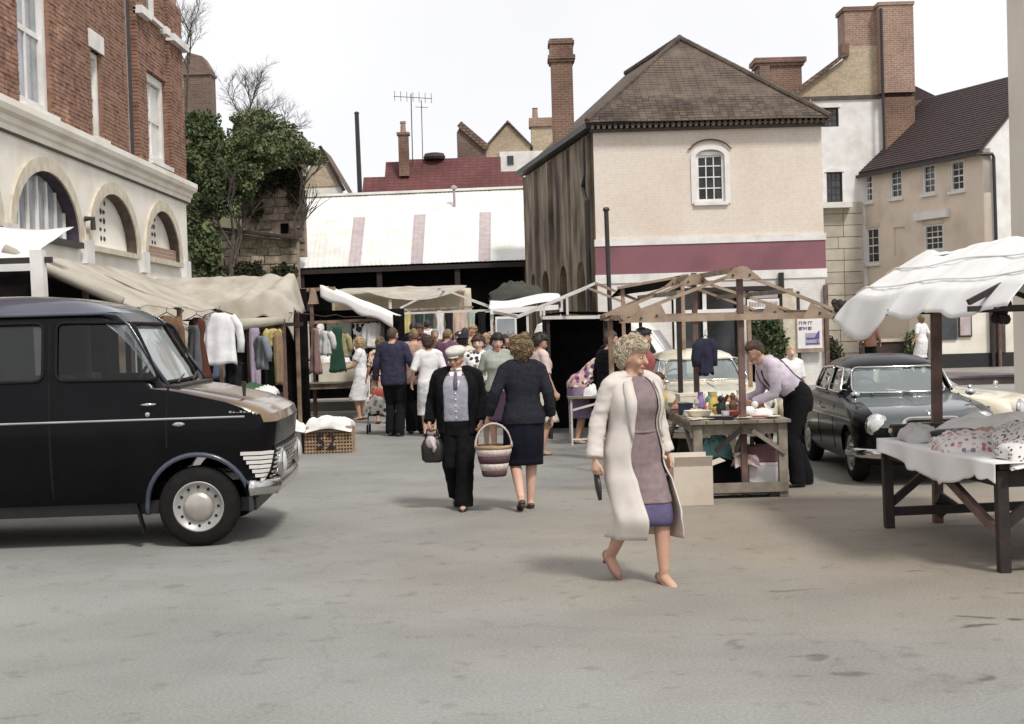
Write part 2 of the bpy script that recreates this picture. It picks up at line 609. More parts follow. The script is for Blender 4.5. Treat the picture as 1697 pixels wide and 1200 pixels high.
# ------------------------------------------------------------------ ground
def asphalt():
    m, n, l, bs = _new('asphalt')
    vec = n.new('ShaderNodeNewGeometry').outputs['Position']
    c = _ramp(n, l, _noise(n, l, vec, 0.45, 5), (0.245, 0.245, 0.234), (0.272, 0.268, 0.252), 0.3, 0.7)
    # warm brown patch spread round the stalls on the right
    d = n.new('ShaderNodeVectorMath')
    d.operation = 'DISTANCE'
    d.inputs[1].default_value = (3.6, 11.2, 0)
    l.new(vec, d.inputs[0])
    ad = n.new('ShaderNodeMath')
    ad.operation = 'MULTIPLY_ADD'
    ad.inputs[1].default_value = 4.0
    l.new(_noise(n, l, vec, 0.6, 4), ad.inputs[0])
    l.new(d.outputs['Value'], ad.inputs[2])
    c = _mul(n, l, c, _ramp(n, l, _div(n, l, ad.outputs[0], 9.0), (0.98, 0.86, 0.73), (1, 1, 1), 0.42, 0.85))
    c = _mul(n, l, c, _ramp(n, l, _noise(n, l, vec, 55, 3), (0.86, 0.86, 0.86), (1.1, 1.1, 1.09), 0.36, 0.64))
    c = _mul(n, l, c, _ramp(n, l, _noise(n, l, vec, 0.28, 7), (0.88, 0.875, 0.87), (1.05, 1.05, 1.04), 0.38, 0.6))
    c = _mul(n, l, c, _ramp(n, l, _noise(n, l, vec, 5.0, 6), (0.8, 0.79, 0.78), (1, 1, 1), 0.30, 0.40))
    c = _mul(n, l, c, _ramp(n, l, _noise(n, l, vec, 1.5, 8, (0.8, 1.0, 1)), (0.93, 0.925, 0.92), (1.02, 1.02, 1.02), 0.36, 0.56))
    # dark damp blots, most of them in the right foreground
    v = n.new('ShaderNodeTexVoronoi')
    v.inputs['Scale'].default_value = 2.3
    mp = n.new('ShaderNodeMapping')
    mp.inputs['Scale'].default_value = (0.8, 1.5, 1)
    nz = n.new('ShaderNodeTexNoise')
    nz.inputs['Scale'].default_value = 3
    l.new(vec, nz.inputs['Vector'])
    va = n.new('ShaderNodeVectorMath')
    va.operation = 'MULTIPLY_ADD'
    va.inputs[1].default_value = (0.5, 0.5, 0)
    l.new(nz.outputs['Color'], va.inputs[0])
    l.new(vec, va.inputs[2])
    l.new(va.outputs[0], mp.inputs['Vector'])
    l.new(mp.outputs['Vector'], v.inputs['Vector'])
    blot = _ramp(n, l, v.outputs['Distance'], (0.42, 0.40, 0.38), (1, 1, 1), 0.08, 0.17)
    d2 = n.new('ShaderNodeVectorMath')
    d2.operation = 'DISTANCE'
    d2.inputs[1].default_value = (3.4, 7.6, 0)
    l.new(vec, d2.inputs[0])
    near = _ramp(n, l, _div(n, l, d2.outputs['Value'], 4.0), (1, 1, 1), (0, 0, 0), 0.35, 0.8)
    sx = n.new('ShaderNodeSeparateColor')
    l.new(near, sx.inputs[0])
    c = _mul(n, l, c, blot, sx.outputs[0])
    # hairline cracks
    vc = n.new('ShaderNodeTexVoronoi')
    vc.feature = 'DISTANCE_TO_EDGE'
    vc.inputs['Scale'].default_value = 0.33
    nz2 = n.new('ShaderNodeTexNoise')
    nz2.inputs['Scale'].default_value = 1.6
    nz2.inputs['Detail'].default_value = 6
    l.new(vec, nz2.inputs['Vector'])
    vb = n.new('ShaderNodeVectorMath')
    vb.operation = 'MULTIPLY_ADD'
    vb.inputs[1].default_value = (1.6, 1.6, 0)
    l.new(nz2.outputs['Color'], vb.inputs[0])
    l.new(vec, vb.inputs[2])
    l.new(vb.outputs[0], vc.inputs['Vector'])
    c = _mul(n, l, c, _ramp(n, l, vc.outputs['Distance'], (0.72, 0.71, 0.70), (1, 1, 1), 0.002, 0.006), 0.35)
    l.new(c, bs.inputs['Base Color'])
    bs.inputs['Roughness'].default_value = 0.9
    bs.inputs['Specular IOR Level'].default_value = 0.25
    b1 = _bump(n, l, bs, _noise(n, l, vec, 130, 4), 0.3, 0.004)
    _bump(n, l, bs, _noise(n, l, vec, 2.0, 4), 0.25, 0.03, b1)
    return m


def _div(n, l, a, k):
    m = n.new('ShaderNodeMath')
    m.operation = 'DIVIDE'
    m.inputs[1].default_value = k
    l.new(a, m.inputs[0])
    return m.outputs[0]


mb = MB()
mb.grid(lambda u, v: (-150 + 300 * u, -20 + 320 * v, 0), 4, 4)
tag(mb.build('ground', asphalt()), kind='structure')
PAVE = mat('paving', (0.27, 0.25, 0.22), (0.21, 0.195, 0.17), 2, 0.9, 0.4, 30, space='World')
tag(MB().box(-8, 31.2, 0.004, 0.4, 60, 0.2).build('raised_pavement', PAVE), kind='structure')
tag(MB().box(9.2, 38.5, 0.004, 26, 56, 0.12).build('pavement', PAVE), kind='structure')


def hill(u, v):
    x, y = -60 + 100 * u, 58 + 70 * v
    k = max(0, min(1, (y - 58) / 22))
    side = max(0.15, min(1, (4 - x) / 14))
    return (x, y, -0.2 + (9 * k * side) + 0.5 * noise.noise((x * 0.15, y * 0.15, 0)))


GRASS = mat('rough grass', (0.06, 0.07, 0.03), (0.09, 0.085, 0.045), 0.8, 1, 0.5, 6, space='World')
tag(MB().grid(hill, 30, 24).build('hillside', GRASS, smooth=True), kind='structure')


# ------------------------------------------------------------------ window builder
def frame2(o, ux, uz, w, h):
    """local plane helper: o = lower left corner on the wall, ux/uz axes, n = outward"""
    o, ux, uz = Vector(o), Vector(ux).normalized(), Vector((0, 0, 1))
    nrm = ux.cross(uz).normalized()
    return lambda a, b, d=0: o + ux * a + uz * b + nrm * d


def pbox(mb, p, a0, b0, a1, b1, d0, d1):
    vs = [p(a0, b0, d0), p(a1, b0, d0), p(a1, b1, d0), p(a0, b1, d0), p(a0, b0, d1), p(a1, b0, d1), p(a1, b1, d1), p(a0, b1, d1)]
    mb.add(vs, [(0, 3, 2, 1), (4, 5, 6, 7), (0, 1, 5, 4), (1, 2, 6, 5), (2, 3, 7, 6), (3, 0, 4, 7)])
    return mb


def window(parent, o, ux, w, h, cols=3, rows=4, ft=0.07, bar=0.025, depth=0.1, sill=True, arch=0, pane='pane', frame='white', sash=True, sillmat=None, lip=0.06, wall=None):
    """a window set in a wall: o lower-left on wall face, normal = ux x z"""
    p = frame2(o, ux, None, w, h)
    fr = MB()
    pbox(fr, p, 0, 0, ft, h, -depth, 0.012)
    pbox(fr, p, w - ft, 0, w, h, -depth, 0.012)
    pbox(fr, p, ft, 0, w - ft, ft, -depth, 0.008)
    pbox(fr, p, ft, h - ft, w - ft, h, -depth, 0.008)
    f = fr.build('window', P[frame], parent)
    gw, gh = (w - 2 * ft) / cols, (h - 2 * ft) / rows
    gb = MB()
    for i in range(1, cols):
        x = ft + gw * i
        pbox(gb, p, x - bar / 2, ft, x + bar / 2, h - ft, -depth * 0.75, -depth * 0.35)
    for j in range(1, rows):
        z = ft + gh * j
        t = bar / 2 * (1.8 if sash and j == rows // 2 else 1)
        pbox(gb, p, ft, z - t, w - ft, z + t, -depth * 0.75, -depth * 0.33)
    if gb.v:
        gb.build('glazing_bar', P[frame], f, stuff=True)
    big = gw > 0.19
    if big:
        for i in range(cols):
            for j in range(rows):
                g = MB()
                pbox(g, p, ft + gw * i + bar * 0.4, ft + gh * j + bar * 0.4, ft + gw * (i + 1) - bar * 0.4, ft + gh * (j + 1) - bar * 0.4, -depth * 0.62, -depth * 0.55)
                g.build('pane', P[pane], f)
    else:
        pbox(MB(), p, ft, ft, w - ft, h - ft, -depth * 0.6, -depth * 0.55).build('pane', P[pane], f)
    if sill:
        pbox(MB(), p, -0.07, -0.09, w + 0.07, -0.003, -depth, lip).build('sill', sillmat or P[frame], f)
    return f


# ------------------------------------------------------------------ brick civic building on the left
def ell(cy, hw, spring, rise, n=24, grow=0.0, bottom=None):
    pts = []
    for i in range(n + 1):
        t = math.pi * i / n
        pts.append((cy + (hw + grow) * math.cos(t), spring + (rise + grow) * math.sin(t)))
    return pts


def civic_building():
    X = -7.5
    t = thing('civic_building', 'red brick building over a cream arcaded ground floor beside the black van', 'building', (-11.5, 23, 0))
    g = MB().box(-7.9, 10, 0, X, 33.2, 4.88).build('ground_floor_wall', P['stucco'], t)
    arches = [(19.25, 1.6), (23.17, 1.62), (27.05, 1.56), (30.86, 1.45)]
    cutters = []
    for cy, hw in arches:
        poly = [(X - 0.22, y, z) for y, z in ell(cy, hw, 3.41, 1.05)]
        cutters.append(MB().prism(poly, (0.6, 0, 0)))
    cut(g, cutters)
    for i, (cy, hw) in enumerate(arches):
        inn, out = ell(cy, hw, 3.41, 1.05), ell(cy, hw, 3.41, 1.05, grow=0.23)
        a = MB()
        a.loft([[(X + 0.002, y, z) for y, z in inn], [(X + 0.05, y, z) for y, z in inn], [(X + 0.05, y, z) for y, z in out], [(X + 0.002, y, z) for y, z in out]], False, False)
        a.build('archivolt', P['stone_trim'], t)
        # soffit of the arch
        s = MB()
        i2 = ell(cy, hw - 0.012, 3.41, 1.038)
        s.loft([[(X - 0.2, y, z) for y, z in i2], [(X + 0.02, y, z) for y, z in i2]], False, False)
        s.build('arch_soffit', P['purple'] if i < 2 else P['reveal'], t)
        if i < 2:
            w = MB().prism([(X - 0.21, y, z) for y, z in ell(cy, hw - 0.02, 3.42, 1.02)], (0.02, 0, 0)).build('arched_window', P['pane_pale'], t)
            for k in range(7):
                yy = cy - hw + 2 * hw * (k + 0.5) / 7
                zt = 3.41 + 1.0 * math.sqrt(max(0, 1 - ((yy - cy) / hw) ** 2))
                MB().box(X - 0.188, yy - 0.04, 3.42, X - 0.15, yy + 0.04, zt - 0.02).build('mullion', P['white'], w)
        else:
            pnl = MB().prism([(X - 0.21, y, z) for y, z in ell(cy, hw - 0.02, 3.42, 1.02)], (0.03, 0, 0)).build('blind_panel', P['stucco'], t)
            orn = None
            for k in range(5):
                zz = 3.62 + k * 0.17
                for q in range(2):
                    MB().ball((X - 0.18, cy - 0.12 + (q - 0.5) * 0.24 + random.uniform(-.05, .05), zz), 0.025, 0.07 * random.uniform(.6, 1.3), 0.05 * random.uniform(.7, 1.3), 7, 5).build('carved_boss', P['iron'] if i == 2 else P['reveal'], pnl)
            if i == 3:
                MB().box(X - 0.178, cy - hw + .03, 3.415, X - 0.06, cy + hw - .03, 3.68).build('brick_band', P['brick_pink'], t)
        MB().box(X - 0.3, cy - hw, 3.30, X + 0.10, cy + hw, 3.40).build('arch_sill', P['iron'] if i < 2 else P['stone_trim'], t)
    for y in (21.2, 25.12, 29.0, 32.75):
        MB().box(X + 0.002, y - 0.22, 3.05, X + 0.12, y + 0.22, 3.47).build('impost_block', P['white'], t)
    MB().box(X + 0.002, 10, 2.82, X + 0.07, 33.2, 2.96).build('string_course', P['white'], t)
    for y, w in ((26.2, 1.1), (28.1, 0.6), (30.2, 0.7), (31.6, 0.8)):
        MB().box(X + 0.003, y - w / 2, 2.3, X + 0.03, y + w / 2, 2.78).build('vent_opening', P['reveal'], t)
    MB().tube([(X + 0.02, 25.15, 3.85), (X + 0.16, 25.15, 3.85), (X + 0.16, 25.15, 3.65)], 0.05, 8).build('wall_lamp', P['iron'], t)
    # cornice
    c = MB()
    prof = [(0, 4.88), (0.05, 4.88), (0.06, 4.96), (0.10, 5.0), (0.11, 5.08), (0.20, 5.12), (0.23, 5.2), (0.23, 5.3), (0, 5.36)]
    c.loft([[(X + d, y, z) for d, z in prof] for y in (10, 33.45)])
    c.build('cornice', P['stucco'], t)
    MB().box(X + 0.012, 10, 4.845, X + 0.045, 33.3, 4.872).build('painted_shadow_line', P['reveal'], t)  # dark strip painting the shadow line under the cornice
    # upper wall core (mortar) with window openings
    core = MB().box(-8.3, 10, 5.36, X - 0.02, 33.0, 10.5).build('upper_wall', P['mortar'], t)
    wins = [(22.05, 23.65, 5.42, 8.0), (25.92, 26.62, 5.42, 7.02), (29.55, 31.2, 5.44, 7.30), (29.72, 30.72, 8.47, 10.0), (22.05, 23.65, 8.47, 10.0)]
    cut(core, [MB().box(X - 0.32, a, b, X + 0.3, d, e) for a, d, b, e in wins])
    # bricks
    zone = lambda y: X + (0.10 if 28.85 < y < 31.25 or y > 31.6 else -0.0 if y < 28.38 else -0.14)
    edges = [(14.0, 28.38, 0.0), (28.38, 28.83, -0.14), (28.83, 31.25, 0.10), (31.25, 31.6, -0.08), (31.6, 32.9, 0.10)]
    sizes = []
    cand = []
    for (y0, y1, off) in edges:
        row = 0
        z = 5.37
        while z < 9.2:
            y = y0 - (0.11 if row % 2 else 0)
            while y < y1:
                a, b = max(y, y0), min(y + 0.215, y1)
                y += 0.225
                if b - a < 0.03:
                    continue
                parts = [(a, b)]
                for (w0, w1, v0, v1) in wins:
                    if z + 0.065 > v0 and z < v1:
                        nx = []
                        for (p0, p1) in parts:
                            if p1 <= w0 or p0 >= w1:
                                nx.append((p0, p1))
                            else:
                                if p0 < w0 - 0.008:
                                    nx.append((p0, w0 + 0.005))
                                if p1 > w1 + 0.008:
                                    nx.append((w1 - 0.005, p1))
                        parts = nx
                for (p0, p1) in parts:
                    cand.append((X + off, p0, p1, z))
            z += 0.075
            row += 1
    solo = [c for c in cand if c[2] - c[1] > 0.2 and 20.9 < c[1] < 23.9 + 3 and c[3] < 8.1 and c[0] == X]
    solo.sort(key=lambda c: c[1])
    solo = solo[:280]
    keep = set(solo)
    mbx = MB()
    for c in cand:
        if c in keep:
            continue
        j = random.uniform(-0.006, 0.008)
        mbx.box(c[0] - 0.16, c[1], c[3], c[0] + j, c[2], c[3] + 0.064)
    mbx.build('brickwork', P['brick_piece'], t, stuff=True)
    proto = MB().box(-0.09, 0, 0, 0.004, 0.214, 0.064).build('brick', P['brick_piece'], t, local=True)
    for i, c in enumerate(solo):
        loc = Vector((c[0] + random.uniform(-0.006, 0.006), c[1], c[3])) - t.location
        if i == 0:
            proto.location = loc
        else:
            share(proto, 'brick', t, loc)
    # dark pipe added in the bay recess to paint in its shadow
    MB().tube([(X - 0.02, 28.6, 5.36), (X - 0.02, 28.6, 10.4)], 0.06, 8).build('recess_shade_pipe', P['iron'], t)
    # string course and lintels
    for a, b in ((28.83, 29.6), (30.85, 31.25), (31.55, 33.0)):
        MB().box(X + 0.05, a, 8.3, X + 0.24, b, 8.46).build('string_course', P['white'], t)
    MB().box(X - 0.1, 25.82, 7.03, X + 0.03, 26.72, 7.36).build('lintel', P['white'], t)
    for k, (a, b, z0, z1) in enumerate(wins):
        blind = k in (0, 1, 2)
        off = 0.1 if k in (2, 3) else 0
        f = window(t, (X - 0.10 + off, a, z0), (0, 1, 0), b - a, z1 - z0, 2 if k != 1 else 1, 2 if k != 0 else 2, 0.16 if k in (0, 2) else 0.10, 0.05, 0.14,
                   pane='blind' if k in (1, 2) else 'pane_pale' if k == 0 else 'pane', sill=True, lip=0.2)
    # other faces of the block
    MB().box(-15.5, 10, 0, -8.31, 33.0, 10.4).build('rear_block', P['brick'], t)
    MB().box(-15.8, 9.8, 10.5, -7.2, 33.4, 10.9).build('parapet', P['stucco'], t)


# ------------------------------------------------------------------ market house in the centre
def market_house():
    t = thing('market_house', 'cream painted brick market house with maroon band and hipped tile roof', 'building', (4.3, 42, 0))
    A, B, Cc, D = (2.28, 37), (8.22, 37), (6.55, 48), (0.55, 48)
    fw = MB().box(A[0], 37, 0, B[0], 37.35, 6.72).build('front_wall', P['painted_brick'], t)
    arch = [(4.93, 37 - .2, 4.85), (5.68, 37 - .2, 4.85), (5.68, 37 - .2, 6.02)]
    arch += [(5.305 + 0.375 * math.cos(a), 36.8, 6.02 + 0.19 * math.sin(a)) for a in [math.pi * k / 8 for k in range(1, 8)]] + [(4.93, 36.8, 6.02)]
    cut(fw, [MB().prism(arch, (0, 0.42, 0)), MB().box(4.2, 36.8, 0.1, 6.0, 37.25, 2.55), MB().box(6.14, 36.8, 0.1, 7.02, 37.25, 2.5)])
    # plinth colour below the bands
    lw = MB().box(2.285, 36.985, 0, 8.215, 36.999, 2.8).build('lower_wall', P['painted_low'], t)
    cut(lw, [MB().box(4.2, 36.8, 0.05, 6.0, 37.2, 2.55), MB().box(6.14, 36.8, 0.05, 7.02, 37.2, 2.5)])
    MB().box(2.25, 36.975, 3.03, 8.25, 37.3, 3.77).build('maroon_band', P['maroon'], t)
    MB().box(2.24, 36.95, 3.772, 8.27, 37.31, 3.95).build('white_band', P['white'], t)
    MB().box(2.24, 36.95, 2.80, 8.27, 37.31, 3.028).build('white_band', P['white'], t)
    f = window(t, (4.93, 37.06, 4.85), (1, 0, 0), 0.75, 1.30, 3, 4, 0.075, 0.028, 0.12, sill=True, lip=0.14, sash=False)
    # arched surround and hood mould
    hood = MB()
    inn = [(4.93, 4.80), (4.93, 6.02)] + [(5.305 - 0.375 * math.cos(a), 6.02 + 0.19 * math.sin(a)) for a in [math.pi * k / 10 for k in range(1, 10)]] + [(5.68, 6.02), (5.68, 4.80)]
    out = [(4.80, 4.80), (4.80, 6.02)] + [(5.305 - 0.505 * math.cos(a), 6.02 + 0.31 * math.sin(a)) for a in [math.pi * k / 10 for k in range(1, 10)]] + [(5.81, 6.02), (5.81, 4.80)]
    hood.loft([[(x, 37.0, z) for x, z in inn], [(x, 36.965, z) for x, z in inn], [(x, 36.965, z) for x, z in out], [(x, 37.0, z) for x, z in out]], False, False)
    hood.build('window_surround', P['white'], t)
    hm = MB()
    hm.tube([(4.74, 36.96, 6.22)] + [(5.305 - 0.55 * math.cos(a), 36.95, 6.12 + 0.34 * math.sin(a)) for a in [math.pi * k / 10 for k in range(1, 10)]] + [(5.87, 36.96, 6.22)], 0.02, 6)
    hm.build('hood_mould', P['reveal'], t)
    MB().prism([(4.95, 37.1, 6.0)] + [(5.305 - 0.37 * math.cos(a), 37.1, 6.03 + 0.19 * math.sin(a)) for a in [math.pi * k / 8 for k in range(0, 9)]], (0, 0.04, 0)).build('window_tympanum', P['white'], t)
    # ground floor bays
    MB().box(4.2, 37.2, 0.1, 6.0, 37.24, 2.55).build('bay_backing', P['pane'], t)
    MB().box(6.14, 37.2, 0.1, 7.02, 37.24, 2.5).build('bay_backing', P['void'], t)
    MB().box(4.15, 36.86, 2.50, 7.1, 36.98, 2.62).build('shopfront_beam', P['darkwood'], t)
    MB().box(7.0, 36.84, 1.9, 7.12, 36.97, 2.95).build('shopfront_post', P['darkwood'], t)
    sg = MB().box(6.15, 36.83, 2.02, 6.98, 36.9, 2.28).build('fascia_sign', P['white'], t)
    lt = MB()
    for k in range(11):
        w = random.choice((0.035, 0.045, 0.05))
        lt.box(6.2 + k * 0.068, 36.815, 2.10, 6.2 + k * 0.068 + w, 36.828, 2.2 if k % 4 else 2.22)
    lt.build('lettering', P['rooflight'], sg, stuff=True)
    MB().box(6.2, 36.85, 2.3, 6.95, 36.9, 2.48).build('blind_box', P['rooflight'], t)
    for x in (4.3, 5.05, 5.95):
        MB().box(x - 0.05, 36.9, 0.1, x + 0.05, 36.98, 2.5).build('shopfront_mullion', P['white'], t)
    MB().box(4.3, 36.88, 1.75, 5.95, 36.97, 2.05).build('shopfront_fascia', P['white'], t)
    MB().box(7.06, 36.8, 0, 7.42, 36.98, 2.5).build('pilaster', P['stone_trim'], t)
    MB().box(7.45, 36.86, 0, 7.52, 36.97, 2.45).build('drainpipe', P['iron'], t)
    MB().box(8.16, 36.85, 0, 8.26, 36.96, 2.6).build('corner_post', P['redwood'], t)
    # side and back walls
    nx, ny = -11 / 11.135, -1.73 / 11.135
    def wp(s, z, d=0):
        return (A[0] + (D[0] - A[0]) * s + nx * d, A[1] + (D[1] - A[1]) * s + ny * d, z)
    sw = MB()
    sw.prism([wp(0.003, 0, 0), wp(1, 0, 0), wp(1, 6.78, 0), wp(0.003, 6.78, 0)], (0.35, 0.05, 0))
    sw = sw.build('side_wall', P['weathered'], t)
    cs = []
    for s0, hw in ((0.185, 0.05), (0.41, 0.05), (0.67, 0.052), (0.87, 0.04)):
        poly = [wp(s0 - hw, 0.9, 0.3), wp(s0 + hw, 0.9, 0.3), wp(s0 + hw, 3.0, 0.3)] + [wp(s0 + hw * math.cos(a), 3.0 + 0.5 * math.sin(a), 0.3) for a in [math.pi * k / 8 for k in range(1, 8)]] + [wp(s0 - hw, 3.0, 0.3)]
        cs.append(MB().prism(poly, (0.55, 0.08, 0)))
    cut(sw, cs)
    for s0 in (0.04, 0.30, 0.54, 0.77):
        w = random.uniform(0.008, 0.016)
        MB().prism([wp(s0 - w, 0, 0.002), wp(s0 + w, 0, 0.002), wp(s0 + w, 6.7, 0.002), wp(s0 - w, 6.7, 0.002)], (nx * random.uniform(.06, .14), ny * .1, 0)).build('wall_post', P['weathered'], t)
    MB().tube([wp(0.05, 6.7, 0.1), wp(0.05, 5.7, 0.1), wp(0.075, 5.4, 0.12), wp(0.03, 5.0, 0.14), wp(0.03, 1.0, 0.14)], 0.07, 8).build('rainwater_pipe', P['iron'], t)
    MB().box(0.55, 47.9, 0, 6.6, 48.1, 6.8).build('back_wall', P['brick'], t)
    MB().prism([(8.22, 37.36, 0), (6.55, 48, 0), (6.55, 48, 6.7), (8.22, 37.36, 6.7)], (-0.3, 0, 0)).build('end_wall', P['painted_brick'], t)
    # cornice with dentils
    MB().box(2.2, 36.86, 6.722, 8.3, 37.1, 6.80).build('cornice', P['reveal'], t)
    d = MB().box(0, 0, 0, 0.075, 0.14, 0.10).build('dentil', P['reveal_pale'], t, local=True)
    for k in range(41):
        loc = Vector((2.22 + k * 0.149, 36.72, 6.802)) - t.location
        if k == 0:
            d.location = loc
        else:
            share(d, 'dentil', t, loc)
    MB().box(2.14, 36.66, 6.905, 8.36, 36.8, 6.96).build('gutter', P['iron'], t)
    MB().beam((2.16, 36.75, 6.9), (0.42, 48.2, 6.97), 0.16, 0.16).build('gutter', P['iron'], t)
    # roof
    E1, E2, E3, E4 = Vector((2.1, 36.62, 6.94)), Vector((8.4, 36.62, 6.88)), Vector((6.7, 48.3, 6.9)), Vector((0.38, 48.3, 6.95))
    r1, r2 = Vector((4.97, 40, 9.68)), Vector((3.9, 45.2, 9.68))
    mb = MB()
    dz = Vector((0, 0, -0.06))
    vs = [E1, E2, E3, E4, r1, r2]
    mb.add(vs + [v + dz for v in vs], [(0, 1, 4), (1, 2, 5, 4), (2, 3, 5), (3, 0, 4, 5), (6, 9, 8, 7)])
    roof = mb.build('roof', P['tile'], t)
    # clay tiles on the front hip
    e = (E2 - E1)
    mid = r1
    sl = (r1 - (E1 + e * ((r1 - E1).dot(e) / e.dot(e))))
    L = sl.length
    un, us = e.normalized(), sl.normalized()
    nn = un.cross(us).normalized()
    rows = int(L / 0.125)
    foot = (r1 - E1).dot(un)
    width = e.length
    tiles = []
    for r in range(rows):
        sdist = r * 0.125
        k = sdist / L
        x0, x1 = foot * k, width + (foot - width) * k
        x = x0 - (0.09 if r % 2 else 0)
        while x < x1:
            a, b = max(x, x0), min(x + 0.168, x1)
            if b - a > 0.05:
                tiles.append((r, a, b, sdist))
            x += 0.175
    pm = MB()
    n_obj = 0
    proto = None
    tiles_full = [q for q in tiles if q[2] - q[1] > 0.16][:290]
    full = set(tiles_full)
    tilt = Matrix.Rotation(-0.09, 4, un)
    base = Matrix((( un.x, us.x, nn.x, 0), (un.y, us.y, nn.y, 0), (un.z, us.z, nn.z, 0), (0, 0, 0, 1)))
    rl = root_loc(t)
    for q in tiles:
        r, a, b, sd = q
        pos = E1 + un * a + us * sd + nn * 0.012
        sag = 0.03 * noise.noise((a * 0.7, sd * 0.9, 3))
        pos = pos + nn * sag
        ang = random.uniform(-0.02, 0.05) - 0.07
        Mx = Matrix.Translation(pos - rl) @ base @ Matrix.Rotation(ang, 4, 'X') @ Matrix.Rotation(random.uniform(-.02, .02), 4, 'Z')
        if q in full:
            if proto is None:
                proto = MB().box(0, -0.01, 0, 0.166, 0.2, 0.014).build('tile', P['tile'], roof, local=True)
                ob = proto
            else:
                ob = share(proto, 'tile', roof, (0, 0, 0))
            ob.matrix_local = Mx
        else:
            tm = MB().box(0, -0.01, 0, b - a, 0.2, 0.014).rot(Mx)
            pm.add(tm.v, tm.f)
    pm.build('upper_tiling', P['tile'], roof, local=True, stuff=True)
    hip = MB()
    for s in (E1, E2):
        for k in range(16):
            p = s.lerp(r1, (k + .1) / 16)
            q = s.lerp(r1, (k + 1.15) / 16)
            hip.tube([p + Vector((0, 0, .03)), q + Vector((0, 0, .05))], [0.085, 0.075], 7)
    for k in range(14):
        hip.tube([r1.lerp(r2, k / 14) + Vector((0, 0, .03)), r1.lerp(r2, (k + 1.1) / 14) + Vector((0, 0, .04))], 0.09, 7)
    hip.build('hip_tiling', P['tile'], roof, stuff=True)
    # chimney at the left eave
    ch = MB().box(1.45, 43, 5.6, 2.09, 43.75, 9.72).build('chimney', P['brick_stack'], t)
    for i, (g, z0, z1) in enumerate(((0.05, 9.722, 9.80), (0.09, 9.802, 9.92), (0.03, 9.922, 10.26), (0.07, 10.262, 10.36), (0.03, 10.362, 10.42))):
        MB().box(1.45 - g, 43 - g, z0, 2.09 + g, 43.75 + g, z1).build('chimney_course', P['brick_stack'], ch)
    MB().box(2.1, 43.4, 6.5, 3.0, 44.4, 7.5).build('dormer', P['slate'], t)


def market_shed():
    t = thing('market_shed', 'low open shed under a pale sheet roof with three dingy rooflights', 'shed', (-3.4, 52, 0))
    e0, e1 = Vector((-7.32, 49, 4.0)), Vector((0.72, 49, 4.06))
    k0, k1 = Vector((-7.66, 54.5, 6.98)), Vector((0.85, 54.5, 7.08))
    pt = lambda u, v, d=0: e0.lerp(e1, u).lerp(k0.lerp(k1, u), v) + Vector((0, -0.47, 0.88)) * d
    # column edges; three rooflights
    Lw = 8.04
    lights = [(-5.42, 0.42), (-3.27, 0.42), (-0.93, 0.42)]
    edges = [0.0]
    for x, w in lights:
        a, b = (x - w / 2 + 7.4) / Lw, (x + w / 2 + 7.4) / Lw
        prev = edges[-1]
        n = 2
        for k in range(1, n):
            edges.append(prev + (a - prev) * k / n)
        edges += [a, b]
    edges += [edges[-1] + (1 - edges[-1]) * 0.5, 1.0]
    isl = []
    for i in range(len(edges) - 1):
        mid = (edges[i] + edges[i + 1]) / 2 * Lw - 7.4
        isl.append(any(abs(mid - x) < 0.1 for x, w in lights))
    vr = [0.0, 0.36, 0.66, 1.0]
    for i in range(len(edges) - 1):
        for j in range(3):
            u0, u1, v0, v1 = edges[i], edges[i + 1], vr[j], vr[j + 1]
            lit = isl[i] and j < 2
            d = 0.012 * (2 - j) + 0.006 * (i % 2)
            mb = MB()
            nseg = max(3, int((u1 - u0) * Lw / 0.075))
            top = []
            for s in (v0 - (0.012 if j else 0), v1 + 0.008):
                top.append([pt(u0 + (u1 - u0) * q / nseg, s, d + (0.012 if q % 2 else 0)) for q in range(nseg + 1)])
            mb.loft(top, False, False)
            ob = mb.build('rooflight' if lit else 'roof_sheet', P['rooflight'] if lit else P['sheet'], t, solid=0.012)
    MB().beam(k0 + Vector((-.05, 0, .05)), k1 + Vector((.05, 0, .05)), 0.3, 0.09).build('ridge_cap', P['sheet'], t)
    MB().beam(e0 + Vector((0, .05, -.12)), e1 + Vector((0, .05, -.12)), 0.06, 0.16).build('eaves_board', P['darkwood'], t)
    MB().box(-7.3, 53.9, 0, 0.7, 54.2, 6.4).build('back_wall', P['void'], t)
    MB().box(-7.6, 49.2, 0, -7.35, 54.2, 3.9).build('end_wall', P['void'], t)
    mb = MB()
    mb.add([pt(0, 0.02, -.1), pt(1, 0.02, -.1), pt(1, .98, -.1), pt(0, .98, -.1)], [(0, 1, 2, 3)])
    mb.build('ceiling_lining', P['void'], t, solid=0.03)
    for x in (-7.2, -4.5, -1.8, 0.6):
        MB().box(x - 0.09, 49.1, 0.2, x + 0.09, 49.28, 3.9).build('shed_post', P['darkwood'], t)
    MB().box(-7.2, 49.5, 2.5, 0.7, 49.6, 3.85).build('eave_shade_sheet', P['void'], t)  # black sheet added to paint in the shade below the eaves
    v = MB()
    v.tube([(-1.98, 53.2, 6.35), (-1.98, 53.2, 7.0)], 0.05, 8)
    v.lathe([(0.06, 0), (0.13, 0.02), (0.11, 0.10), (0.02, 0.16)], (-1.98, 53.2, 7.0), 'z', 10)
    v.build('roof_vent', P['rooflight'], t)


